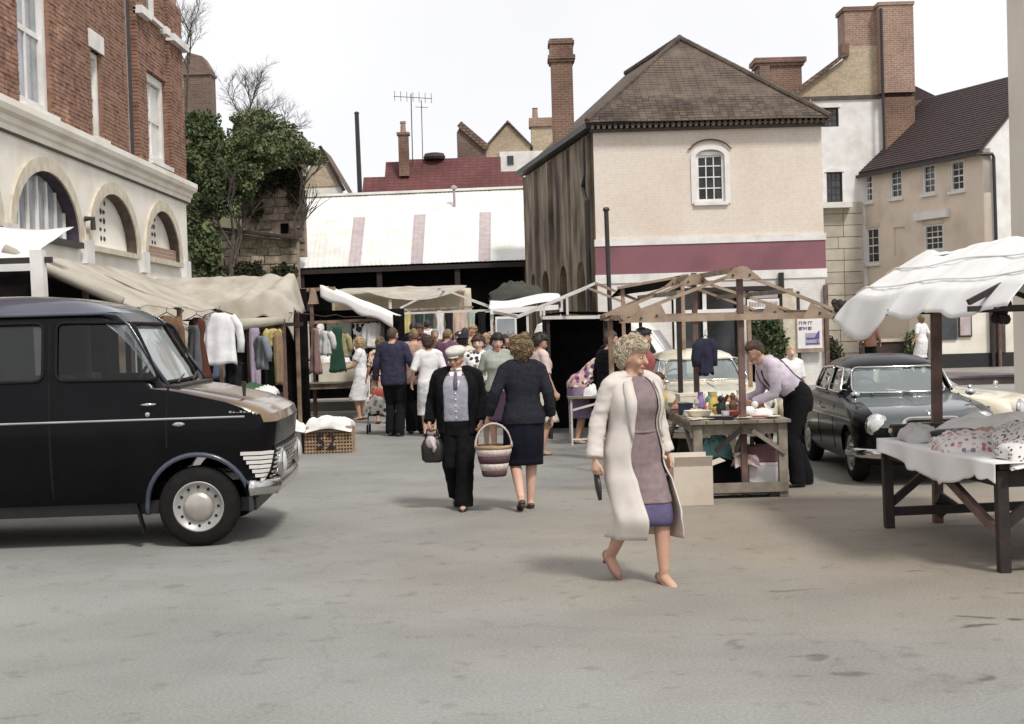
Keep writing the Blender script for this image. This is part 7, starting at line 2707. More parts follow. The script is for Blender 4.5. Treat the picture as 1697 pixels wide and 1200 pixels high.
    heap('cloth_pile', 'pale pink cloths beside the post under the table', 'cloth', 2.22, 13.62, .30, .14, .1, .10, cl('pale pink stuff', (.6, .46, .44)), 13)
    sh = thing('low_shelf', 'rough greenish plank shelf lying on the ground under the table', 'shelf', (2.2, 13.5, 0))
    MB().box(1.75, 13.46, .03, 2.58, 13.62, .06).build('board', P['greywood'], sh)
    for x in (1.85, 2.45):
        MB().box(x - .03, 13.47, 0, x + .03, 13.6, .028).build('block', P['greywood'], sh)
    garment('small navy jacket dangling from the bare stall frame', 2.16, 15.8, 1.50, .19, .40, cloth('navy jacket cloth', (.03, .03, .05)), R(30), 'shirt')


def stall_right():
    """near stall at the right edge"""
    t = thing('market_stall', 'stall frame with a bright white tarpaulin at the right edge', 'stall', (3.4, 10.4, 0))
    dk, rd = P['darkwood'], P['redwood']
    MB().beam((3.40, 11.42, 0), (3.43, 11.42, 2.14), .075, .075).build('post', rd, t, bevel=.005)
    MB().beam((3.62, 8.75, 0), (3.62, 8.75, 2.12), .075, .075).build('post', rd, t)
    MB().beam((3.43, 11.5, 2.12), (3.64, 8.6, 2.10), .06, .06).build('ridge_pole', dk, t)
    for y in (11.42, 8.8):
        MB().beam((2.84, y, 1.74), (3.5, y, 2.06), .035, .05, (0, 1, 0)).build('rafter', dk, t)
        MB().beam((4.35, y, 1.72), (3.5, y, 2.06), .035, .05, (0, 1, 0)).build('rafter', dk, t)
        MB().beam((2.84, y, 1.70), (4.36, y, 1.70), .035, .05, (0, 1, 0)).build('tie_beam', dk, t)
    MB().beam((4.3, 11.45, 0), (4.3, 11.45, 1.76), .06, .06).build('post', dk, t)
    def tarp(u, v):
        y = lerp(11.95, 8.4, u)
        # v: left hem -> ridge -> right hem
        xr = lerp(3.43, 3.66, u)
        if v < .5:
            k = v / .5
            x = lerp(2.66 + .22 * u, xr, k)
            z = lerp(1.72, 2.21, k ** .85)
            # drooping valance between the ties, tied up near the near end
            if k < .22:
                q = (1 - k / .22)
                dr = .21 * math.sin(min(1, u / .40) * math.pi) ** .8 if u < .40 else .07 * math.sin((u - .40) / .22 * math.pi) if u < .62 else .03 + .02 * math.sin(u * 17)
                z -= q * (.01 + dr) + q * .012 * noise.noise((u * 14, 3, 1))
                x += q * (.05 + .012 * math.sin(u * 31 + 2 * math.sin(u * 9)))
        else:
            k = (v - .5) / .5
            x = lerp(xr, 4.5, k)
            z = lerp(2.21, 1.75, k)
        z -= .03 * math.sin(u * math.pi * 2) ** 2 * (1 - abs(v - .5))
        # far gable end hangs down
        if u < .07:
            z -= .05 * (1 - u / .07)
        return (x, y, z)
    canopy(t, tarp, 110, 64, P['canvas_w'], amp=.02, fr=2.6, th=.003)
    se = MB()
    for vv in (.17, .33):
        se.tube([Vector(tarp(u / 40, vv)) + Vector((-.004, 0, .012)) for u in range(41)], .006, 4)
    se.build('seam', P['canvas_w'], t, stuff=True)
    for u in (.0, .40, .62, .97):
        p = Vector(tarp(u, .01))
        MB().tube([p, p + Vector((.06, .02, -.02)), (lerp(2.86, 2.9, u), p.y, 1.70)], .007, 5).build('tie_cord', P['darkwood'], t)
    kn = MB()
    for q in range(16):
        kn.ball((3.92 + rs.uniform(-.06, .06), 11.4 + rs.uniform(-.05, .05), 1.72 + rs.uniform(-.1, .1)), .04, .03, .045, 6, 4)
    kn.build('twine_knot', dk, t)
    # table
    tb = thing('trestle_table', 'dark trestle table draped with white and flowered cloths', 'table', (3.5, 10.1, 0))
    h = .70
    c = {'nl': (3.10, 9.06), 'fl': (2.92, 11.16), 'fr': (4.35, 11.3), 'nr': (4.5, 9.2)}
    for k in range(6):
        a, b = k / 6, (k + 1) / 6 - .006
        L = lambda p, q, s: (lerp(p[0], q[0], s), lerp(p[1], q[1], s))
        nl, nr, fl, fr = c['nl'], c['nr'], c['fl'], c['fr']
        p1, p2, p3, p4 = L(nl, nr, a), L(nl, nr, b), L(fl, fr, b), L(fl, fr, a)
        MB().prism([(*p1, h - .035), (*p2, h - .035), (*p3, h - .035), (*p4, h - .035)], (0, 0, .033)).build('plank', dk, tb)
    for k, (x, y) in c.items():
        MB().beam((x + .03, y + .04, 0), (x + .02, y + .04, h - .04), .075, .075).build('leg', dk, tb, bevel=.005)
    V = lambda k, z, dx=.03, dy=.04: Vector((c[k][0] + dx, c[k][1] + dy, z))
    for a, b in (('nl', 'fl'), ('nl', 'nr'), ('fl', 'fr'), ('nr', 'fr')):
        MB().beam(V(a, h - .095), V(b, h - .095), .035, .11).build('apron', dk, tb)
    MB().beam(V('fl', .13), V('fr', .13), .04, .07).build('stretcher', dk, tb)
    MB().beam(V('fl', .18), V('fl', .58) + Vector((.5, .05, 0)), .035, .06).build('brace', dk, tb)
    MB().beam(V('nl', .22), V('nl', .60) + (V('fl', 0) - V('nl', 0)) * .55, .04, .065).build('brace', P['redwood'], tb)
    MB().beam(V('nl', .30), V('nl', .60) + Vector((.42, .04, 0)), .035, .07).build('brace', dk, tb)
    MB().beam(V('nl', .12), V('nr', .12), .04, .07).build('stretcher', dk, tb)
    MB().tube([(3.36, 11.3, .10), (3.48, 11.3, .16), (3.36, 11.3, .22)], .06, 8).build('knee_block', dk, tb)
    # white cloth over the left edge
    def drape(u, v):
        y = lerp(11.22, 9.0, u)
        xl = lerp(2.88, 3.06, u)
        k = v
        if k < .35:
            q = 1 - k / .35
            dep = .10 + .16 * abs(noise.noise(Vector((u * 4.2, 2.3, 0)))) + .12 * (1 if .40 < u < .75 else 0) * math.sin((u - .40) / .35 * math.pi if .40 < u < .75 else 0)
            return (xl - .012 - .03 * math.sin(u * 22) * q, y, h + .014 - q * dep)
        q = (k - .35) / .65
        return (xl + q * .75, y, h + .014 + .05 * abs(noise.noise(Vector((u * 5, q * 5, 1)))) * q)
    ob = MB().grid(drape, 60, 26).build('white_cloth', P['canvas_w'], None, smooth=True, solid=.005)
    tag(ob, 'white cloth hanging unevenly over the left edge of the dark table', 'cloth')
    def near_drape(u, v):
        x = lerp(3.3, 4.5, u)
        if v < .4:
            q = 1 - v / .4
            return (x, 9.02 + .1 * u - .012 - .03 * math.sin(u * 15) * q, h + .02 - q * (.06 + .10 * abs(noise.noise(Vector((u * 3, 4, 0))))))
        q = (v - .4) / .6
        return (x, 9.02 + .1 * u + q * .6, h + .02 + .06 * abs(noise.noise(Vector((u * 5, q * 4, 7)))) * q)
    ob = MB().grid(near_drape, 40, 20).build('white_cloth', P['canvas_w'], None, smooth=True, solid=.005)
    tag(ob, 'second white cloth spilling over the near end of the dark table', 'cloth')
    fm = printmat('red black spotted cotton', [(.35, .06, .06), (.03, .03, .04), (.45, .12, .1), (.1, .1, .12)], 26, back=(.72, .7, .68), amt=.36)
    heap('cloth_pile', 'long heap of white cotton spotted red and black', 'cloth', 3.62, 9.85, .72, .36, .66, .18, fm, 4, fr=9)
    heap('cloth_pile', 'crumpled white cloths along the far edge of the dark table', 'cloth', 3.75, 10.95, .72, .55, .24, .17, P['canvas_w'], 8)
    heap('cloth_pile', 'peach cloths lying between the black bag and the spotted heap', 'cloth', 3.48, 10.45, .72, .17, .24, .11, cloth('peach cloth', (.55, .36, .27)), 14)
    heap('cloth_pile', 'grey white cloths at the left corner of the dark table', 'cloth', 3.10, 10.85, .72, .16, .26, .12, cloth('grey white cloth', (.52, .50, .49)), 17)
    heap('cloth_pile', 'pink and grey flowered cotton tumbling over the left edge of the dark table', 'cloth', 3.22, 10.05, .72, .26, .34, .12, printmat('pink grey flowered cotton', [(.45, .16, .18), (.2, .2, .24), (.6, .4, .4)], 22, back=(.68, .64, .63), amt=.4), 24, fr=9, droop=.12)
    heap('cloth_pile', 'white flowered cotton heaped at the near end of the dark table', 'cloth', 3.55, 9.25, .73, .42, .26, .13, printmat('small flowered cotton', [(.3, .08, .1), (.05, .05, .1), (.2, .2, .12)], 34, back=(.72, .70, .68), amt=.33), 27, fr=9, droop=.10)
    bg = thing('handbag', 'black handbag lying open on the dark table', 'bag', (3.30, 10.62, .73), R(25))
    MB().loft([[(x, y, z) for x, y, _ in rring(0, -.17, .17, .10, .05, .05, 0, 4, 4, 4)] for z in (0.005, .05, .07)] + [[(x * .9, y * .7, .085) for x, y, _ in rring(0, -.15, .15, .07, .05, .05, 0, 4, 4, 4)]]).build('bag_body', P['dark'], bg, smooth=True, local=True)
    MB().tube([(-.09, -.09, .05), (-.07, -.17, .02), (.07, -.17, .02), (.09, -.09, .05)], .01, 6).build('handle', P['dark'], bg, smooth=True, local=True)
    sl = thing('sample_roll', 'dark roll of cloth lying along the far left corner of the table', 'cloth roll', (3.0, 11.05, .74))
    MB().tube([(2.95, 11.08, .78), (3.5, 11.15, .78)], .05, 14).build('roll', P['dark'], sl)
    MB().tube([(2.935, 11.078, .78), (2.952, 11.08, .78)], .02, 10).build('core', P['card'], sl)
    # bare board table behind
    b, _ = trestle('board_table', 'bare mauve board table behind the white canopied stall', 6.05, 8.6, 20.9, 22.9, .78, P['slateboard'], 4, .06, along='x')


def stalls_left():
    cw, cb = P['canvas_w'], P['canvas']
    # white awning stall at the extreme left
    t = thing('market_stall', 'stall with white zigzag edged awning and thick white post at the far left', 'stall', (-5.6, 14.2, 0))
    MB().beam((-4.80, 14.6, 0), (-4.84, 14.6, 2.62), .13, .13).build('post', P['white'], t)
    MB().beam((-6.7, 14.6, 0), (-6.7, 14.6, 2.6), .10, .10).build('post', P['white'], t)
    MB().beam((-6.9, 14.62, 2.52), (-4.7, 14.62, 2.52), .05, .06).build('tie_beam', P['iron'], t)
    def aw(u, v):
        x = lerp(-7.4, -4.98, u)
        z = lerp(2.52, 3.0, v) - .02 * math.sin(u * 9)
        if v < .3:
            k = 1 - v / .3
            z = lerp(2.52, 3.0, .3) - .10 - k * (.12 + .16 * abs(((u * 4.0 + .3) % 1) * 2 - 1))
        return (x, 14.5 + v * 1.8 if v > .3 else 14.5 + .54, z)
    canopy(t, aw, 56, 14, cw, amp=.015)
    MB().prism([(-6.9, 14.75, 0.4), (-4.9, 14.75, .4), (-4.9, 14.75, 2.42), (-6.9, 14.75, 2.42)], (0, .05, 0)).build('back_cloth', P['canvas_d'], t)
    # beige canopied stall running back along the building
    t = thing('market_stall', 'long stall under a sloping beige canvas beside the arcaded building', 'stall', (-4.9, 17.6, 0))
    def a(u, v):
        y = lerp(15.2, 20.6, u)
        x = lerp(-5.38, -4.15, v)
        z = lerp(2.66, 2.06, v) - .05 * math.sin(u * math.pi * 3) ** 2 * math.sin(v * math.pi) - .02 * v * math.sin(u * 20)
        return (x, y, z)
    canopy(t, a, 50, 24, cb, amp=.03, fr=1.6)
    canopy(t, lambda u, v: (lerp(-5.40, -6.6, v), lerp(15.2, 20.6, u), lerp(2.66, 2.1, v)), 30, 12, cb, amp=.03, seed=4)
    for y in (15.3, 18.0, 20.5):
        MB().beam((-5.38, y, 0), (-5.38, y, 2.62), .06, .06).build('post', P['oldwood'], t)
        MB().beam((-4.2, y, 0), (-4.2, y, 2.06), .055, .055).build('post', P['oldwood'], t)
        MB().beam((-5.4, y, 2.62), (-4.15, y, 2.02), .04, .05, (0, 1, 0)).build('rafter', P['greywood'], t)
        MB().beam((-5.4, y, 2.62), (-6.6, y, 2.06), .04, .05, (0, 1, 0)).build('rafter', P['greywood'], t)
    MB().tube([(-5.38, 15.15, 2.68), (-4.14, 15.15, 2.08)], .055, 8).build('rolled_hem', cb, t, smooth=True)
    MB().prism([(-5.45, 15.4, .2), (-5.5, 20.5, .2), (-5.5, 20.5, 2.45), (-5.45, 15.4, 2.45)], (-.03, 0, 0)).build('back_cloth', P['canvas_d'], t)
    # stall facing the square with tied back canvas
    t = thing('market_stall', 'clothes stall facing the square under beige canvas bunched at its right end', 'stall', (-4.9, 24, 0))
    def c(u, v):
        x = lerp(-6.3, -3.62, u)
        y = lerp(24.9, 23.2, v)
        z = lerp(2.74, 2.14, v ** 1.1)
        if v > .8:
            k = (v - .8) / .2
            z -= .20 * k * (1 + .3 * math.sin(u * 13))
            y += .1 * k
        if u > .6:                       # bunched, swagged end
            k = (u - .6) / .4
            f = math.sin(u * 42 + v * 5) * .055 * k
            z += f + .05 * k * math.sin(v * math.pi)
            y -= .10 * k * math.sin(v * 9 + 1)
            if v > .62:
                z += .10 * k * math.sin((v - .62) / .38 * math.pi)
        if u > .93:
            z -= (u - .93) / .07 * (.26 * (1 - v) + .34)
            x += .04
        return (x, y, z)
    canopy(t, c, 90, 44, cb, amp=.035, fr=3.2)
    MB().tube([(-6.2, 23.12, 1.90), (-5.2, 23.1, 1.87), (-4.4, 23.12, 1.88), (-3.7, 23.14, 1.93)], [.07, .09, .10, .06], 9).build('rolled_canvas', cb, t, smooth=True)
    for x, y, z in ((-6.2, 24.9, 2.7), (-3.75, 24.9, 2.66), (-6.2, 23.2, 1.95), (-3.72, 23.2, 1.95), (-4.3, 23.25, 1.9)):
        MB().beam((x, y, 0), (x, y, z), .065, .065).build('post', P['redwood'] if y < 24 else P['oldwood'], t)
    MB().beam((-6.3, 23.2, 1.86), (-3.4, 23.2, 1.86), .05, .06).build('rail', P['darkwood'], t)
    MB().beam((-6.3, 24.1, 1.82), (-3.6, 24.1, 1.82), .035, .035).build('rail', P['darkwood'], t)
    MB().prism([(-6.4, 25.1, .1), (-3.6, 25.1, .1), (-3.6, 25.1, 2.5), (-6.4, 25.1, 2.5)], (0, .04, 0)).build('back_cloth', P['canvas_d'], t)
    tb, _ = trestle('trestle_table', 'dark table piled with folded clothes beneath the bunched canvas', -6.2, -3.75, 22.6, 23.6, .74, P['darkwood'], 5, .06, along='x')
    G1 = 'clothes hanging in the bunched canvas stall'
    cc = lambda n, col: cloth(n, col)
    gs = [('shirt', 'striped grey and cream shirt hung slantwise on the front rail', -5.35, 23.05, 1.84, .44, .62, cc('grey shirt stuff', (.45, .43, .40)), .5), ('shirt', 'white blouse spread along the front rail', -4.95, 23.1, 1.84, .42, .5, cc('white blouse stuff', (.72, .70, .68)), -.4),
          ('dress', 'plum dress hanging below the white blouse', -5.15, 23.5, 1.6, .4, .75, cc('plum stuff', (.12, .04, .10)), .2), ('dress', 'long black dress left of the red post', -4.75, 23.6, 1.80, .42, 1.0, cc('black stuff', (.014, .013, .015)), 0), ('dress', 'black dress with pale collar near the red post', -4.45, 23.5, 1.80, .40, .9, cc('black stuff two', (.02, .018, .02)), .3),
          ('trousers', 'lilac grey trousers against the red post', -4.18, 23.1, 1.82, .26, 1.0, cc('lilac stuff', (.34, .28, .36)), .2), ('trousers', 'dark green trousers right of the red post', -4.0, 23.4, 1.82, .3, 1.0, cc('green stuff', (.02, .03, .02)), 0), ('shirt', 'small yellow blouse tied at the right end', -3.88, 23.15, 1.8, .2, .3, cc('yellow stuff', (.5, .42, .16)), .4),
          ('dress', 'navy dress in the shadow at the left end of the stall', -5.75, 23.6, 1.8, .42, .95, cc('navy stuff', (.02, .02, .04)), 0), ('shirt', 'brown cardigan at the back rail of the stall', -5.3, 24.1, 1.8, .44, .7, cc('brown stuff', (.10, .06, .04)), 0), ('shirt', 'grey jumper at the back rail beside the cardigan', -4.6, 24.1, 1.8, .44, .66, cc('grey stuff', (.2, .19, .19)), 0)]
    for k, lab, x, y, z, w, h, m, rz in gs:
        garment(lab, x, y, z, w, h, m, rz, k, G1)
    G2 = 'folded clothes on the dark table'
    for i, (x, y, rx, ry, h, col, lab) in enumerate(((-5.6, 22.95, .4, .3, .2, (.03, .03, .03), 'black clothes heaped at the left of the dark table'), (-4.9, 22.9, .35, .3, .18, (.5, .4, .33), 'beige clothes heaped in the middle of the dark table'),
                                                     (-4.25, 22.9, .3, .3, .2, (.05, .11, .06), 'dark green clothes heaped right of the beige clothes'), (-3.95, 22.7, .22, .25, .14, (.7, .69, .67), 'white cloths spilling off the right end of the dark table'),
                                                     (-5.2, 22.75, .3, .2, .12, (.68, .66, .62), 'white linen folded over the front edge of the dark table'))):
        heap('clothes_pile', lab, 'clothes', x, y, .745, rx, ry, h, cc('pile %d' % i, col), i + 20, G2)
    # white frock hung by the van windscreen
    garment('big white overall hanging beside the van windscreen', -4.08, 19.9, 2.02, .46, .72, cc('white overall', (.76, .75, .76)), R(15), 'shirt')
    garment('black skirt hanging under the white overall', -3.95, 20.1, 1.32, .34, .42, cc('black skirt', (.015, .014, .016)), R(-10), 'trousers')
    # more stock along the eaves of the two canvas stalls
    G4 = 'clothes pegged along the eaves of the canvas stalls'
    stock = (('shirt', 'checked brown shirt pegged at the near eave', -4.2, 17.2, 2.0, .4, .6, (.22, .13, .08)), ('dress', 'cream frock pegged beside the checked brown shirt', -4.2, 17.9, 2.0, .36, .8, (.50, .45, .36)), ('trousers', 'grey trousers pegged beside the cream frock', -4.2, 18.5, 2.0, .3, .9, (.16, .16, .17)),
             ('dress', 'dull rust frock pegged at the eave behind the windscreen', -4.18, 19.1, 2.0, .36, .8, (.13, .05, .035)), ('shirt', 'grey blue shirt pegged right of the white overall', -3.72, 20.7, 1.9, .38, .55, (.26, .28, .32)), ('dress', 'slate blue frock hung low in front of the bunched canvas', -4.62, 22.95, 1.84, .32, .7, (.12, .15, .22)),
             ('shirt', 'oatmeal cardigan hung low in front of the bunched canvas', -5.05, 22.9, 1.80, .4, .55, (.45, .38, .28)), ('trousers', 'tan trousers hung at the right end of the bunched canvas', -3.70, 23.05, 1.86, .24, .8, (.34, .24, .15)), ('dress', 'dusky pink frock between the two canvas stalls', -3.5, 24.6, 1.95, .34, .8, (.33, .21, .20)),
             ('shirt', 'white vest hung beside the dusky pink frock', -3.32, 25.3, 1.9, .3, .45, (.72, .71, .70)), ('dress', 'bottle green frock beside the white vest', -3.2, 26.0, 1.95, .34, .85, (.03, .08, .05)), ('shirt', 'lemon blouse beside the bottle green frock', -3.15, 26.8, 1.9, .3, .5, (.42, .38, .2)))
    for i, (k, lab, x, y, z, w, h, col) in enumerate(stock):
        garment(lab, x + rs.uniform(-.1, .1), y, z - rs.uniform(0, .22), w * rs.uniform(.8, 1.05), h * rs.uniform(.85, 1.15), cc('stock %d' % i, tuple(q * .75 for q in col)), rs.uniform(-1.1, 1.1), k, G4)
    ln = thing('clothes_line', 'sagging line strung between the canvas stall and the shabby stall', 'line', (-3.4, 25.5, 0))
    MB().tube([(-3.62, 23.2, 2.05), (-3.5, 24.6, 2.04), (-3.32, 25.3, 2.0), (-3.2, 26, 2.04), (-3.15, 26.8, 2.0), (-2.75, 28.4, 2.02)], .008, 5).build('cord', P['darkwood'], ln)
    # stall C
    t = thing('market_stall', 'shabby stall with single sloping pale canvas left of the crowd', 'stall', (-3.6, 29, 0))
    for x, y, z, m in ((-4.42, 28.6, 1.95, 'oldwood'), (-3.98, 28.5, 2.62, 'redwood'), (-2.75, 29.6, 2.0, 'oldwood'), (-4.4, 30.2, 2.0, 'oldwood'), (-2.6, 28.4, 1.98, 'darkwood')):
        MB().beam((x, y, 0), (x + rs.uniform(-.05, .05), y, z), .07, .07).build('post', P[m], t)
    MB().beam((-4.7, 28.5, 2.58), (-3.5, 28.5, 2.6), .05, .07).build('tie_beam', P['oldwood'], t)
    MB().beam((-4.5, 28.55, 1.92), (-2.4, 28.55, 1.96), .05, .06).build('rail', P['oldwood'], t)
    MB().prism([(-4.05, 28.42, 2.3), (-3.83, 28.42, 2.3), (-3.90, 28.42, 2.62), (-3.98, 28.42, 2.62)], (0, .03, 0)).build('gusset', P['palewood'], t)
    def s3(u, v):
        x = lerp(-3.78, -2.35, v)
        return (x, lerp(28.3, 30.6, max(0, (u - .12) / .88)), lerp(2.68, 2.04, v) - .05 * math.sin(u * math.pi) * math.sin(v * math.pi) - (.24 * (1 - u / .12) * (1 + .15 * math.sin(v * 14)) if u < .12 else 0))
    canopy(t, s3, 24, 20, cw, amp=.02)
    canopy(t, lambda u, v: (lerp(-3.8, -4.7, v), lerp(28.5, 30.6, u), lerp(2.68, 2.25, v)), 16, 10, P['canvas_d'], amp=.02)
    MB().prism([(-4.6, 30.7, .3), (-2.3, 30.7, .3), (-2.3, 30.7, 2.2), (-4.6, 30.7, 2.2)], (0, .04, 0)).build('back_cloth', P['canvas_d'], t)
    trestle('trestle_table', 'dark table with diagonal braces under two white boxes', -4.5, -2.95, 28.0, 29.0, .74, P['greywood'], 4, .07, along='x')
    carton('long white box on the left half of the braced table', -4.25, 28.3, .742, .5, .4, .38, P['paper'], 0, False)
    carton('cream box with cloths on it right of the long white box', -3.45, 28.3, .742, .78, .4, .36, mat('cream box card', (.62, .58, .48), None, 5, .9), 0, False)
    heap('cloth_pile', 'white cloths thrown over the cream box', 'cloth', -3.5, 28.3, 1.13, .3, .2, .14, P['canvas_w'], 41)
    G3 = 'clothes hanging in the shabby stall'
    for k, lab, x, y, z, w, h, col, rz in (('sheet', 'pale beige dress length hung beside the red post', -4.22, 28.5, 1.9, .34, .72, (.5, .45, .36), .1), ('dress', 'white dress hanging just right of the red post', -3.82, 28.45, 1.9, .3, .82, (.72, .70, .70), .9), ('sheet', 'mint green towel hung in the shabby stall', -3.5, 28.9, 1.92, .5, .7, (.45, .52, .44), 0),
                                           ('sheet', 'black and white patterned length beside the mint towel', -3.05, 28.7, 1.9, .3, .8, None, 0), ('shirt', 'white shirt below the lower edge of the pale canvas', -2.78, 28.6, 1.9, .3, .5, (.7, .69, .68), .3), ('dress', 'black dress at the right end of the shabby stall', -2.5, 28.6, 1.9, .3, .8, (.02, .02, .02), 0)):
        m = cc(lab, col) if col else printmat('black white check', [(.02, .02, .02), (.03, .03, .03)], 8, back=(.7, .7, .7), amt=.5)
        garment(lab, x, y, z, w, h, m, rz, k, G3)
    # basket and crate
    b = thing('wicker_hamper', 'wicker hamper numbered 52 full of white linen on the ground', 'hamper', (-2.62, 20.15, 0))
    x0, x1, y0, y1, h = -2.95, -2.30, 19.95, 20.35, .36
    for z in [.03 + .047 * k for k in range(7)]:
        for p, q in (((x0, y0), (x1, y0)), ((x1, y0), (x1, y1)), ((x1, y1), (x0, y1)), ((x0, y1), (x0, y0))):
            MB().beam((*p, z), (*q, z), .02, .024).build('withy', P['wicker'], b)
    for k in range(15):
        x = lerp(x0 + .02, x1 - .02, k / 14)
        for y in (y0 - .012, y1 + .012):
            MB().beam((x, y, 0), (x, y, h), .014, .014).build('stake', P['wicker'], b)
    for k in range(1, 8):
        y = lerp(y0, y1, k / 8)
        for x in (x0 - .012, x1 + .012):
            MB().beam((x, y, 0), (x, y, h), .014, .014).build('stake', P['wicker'], b)
    for p, q in (((x0, y0), (x1, y0)), ((x1, y0), (x1, y1)), ((x1, y1), (x0, y1)), ((x0, y1), (x0, y0))):
        MB().tube([(*p, h), (*q, h)], .024, 7).build('rim', P['wicker'], b)
    MB().box(x0 + .02, y0 + .02, .02, x1 - .02, y1 - .02, .05).build('base', P['wicker'], b)
    MB().box(x0 + .03, y0 + .03, .06, x1 - .03, y1 - .03, .3).build('lining', P['reveal'], b)
    fc = bpy.data.curves.new('number', 'FONT')
    fc.body = '52'
    fc.size = .30
    fc.extrude = .004
    fc.align_x = 'CENTER'
    fo = bpy.data.objects.new('number', fc)
    C.objects.link(fo)
    fo.parent = b
    fo.location = (-.03, 19.915 - 20.15, .07)
    fo.rotation_euler = (R(90), 0, 0)
    nm = bpy.data.meshes.new_from_object(fo.evaluated_get(bpy.context.evaluated_depsgraph_get()))
    bpy.data.objects.remove(fo)
    fo = bpy.data.objects.new('number', nm)
    C.objects.link(fo)
    fo.parent = b
    fo.location = (-.03, 19.915 - 20.15, .07)
    fo.rotation_euler = (R(90), 0, 0)
    nm.materials.clear()
    nm.materials.append(P['dark'])
    heap('linen_pile', 'white linen overflowing the wicker hamper', 'linen', -2.62, 20.12, .36, .38, .26, .16, P['canvas_w'], 51, droop=.10)
    heap('linen_pile', 'white linen trailing between van bumper and hamper', 'linen', -3.12, 20.0, .34, .22, .2, .12, P['canvas_w'], 53, droop=.05)
    carton('brown crate standing between van bumper and hamper', -3.18, 20.1, 0, .36, .36, .32, P['card'], 0, False)
    # heap of flowered bags by the crowd
    pr = thing('pushchair', 'pushchair heaped with flowered and white clothes left of the blue jacketed man', 'pushchair', (-2.28, 23.8, 0))
    for sx in (-.16, .16):
        for sy in (-.2, .2):
            MB().lathe([(.05, -.012), (.075, -.012), (.075, .012), (.05, .012), (.05, -.012)], (-2.28 + sx, 23.8 + sy, .075), 'x', 14, False).build('wheel', P['rubber'], pr)
        MB().tube([(-2.28 + sx, 23.6, .08), (-2.28 + sx, 23.95, .42), (-2.28 + sx, 24.2, .95)], .012, 6).build('side_frame', P['whitemetal'], pr)
    MB().tube([(-2.44, 24.2, .95), (-2.12, 24.2, .95)], .014, 6).build('handle', P['iron'], pr)
    MB().box(-2.44, 23.6, .3, -2.12, 24.0, .34).build('seat', P['canvas_d'], pr)
    heap('clothes_pile', 'flowered clothes heaped in the pushchair', 'clothes', -2.28, 23.78, .345, .24, .26, .38, printmat('mixed flowered stuff', [(.4, .14, .1), (.05, .05, .05), (.2, .28, .2)], 12, back=(.68, .64, .6), amt=.4), 61, droop=.1)
    heap('clothes_pile', 'red cloth on top of the pushchair heap', 'clothes', -2.25, 23.76, .62, .12, .12, .12, cc('red cloth', (.42, .10, .09)), 63)


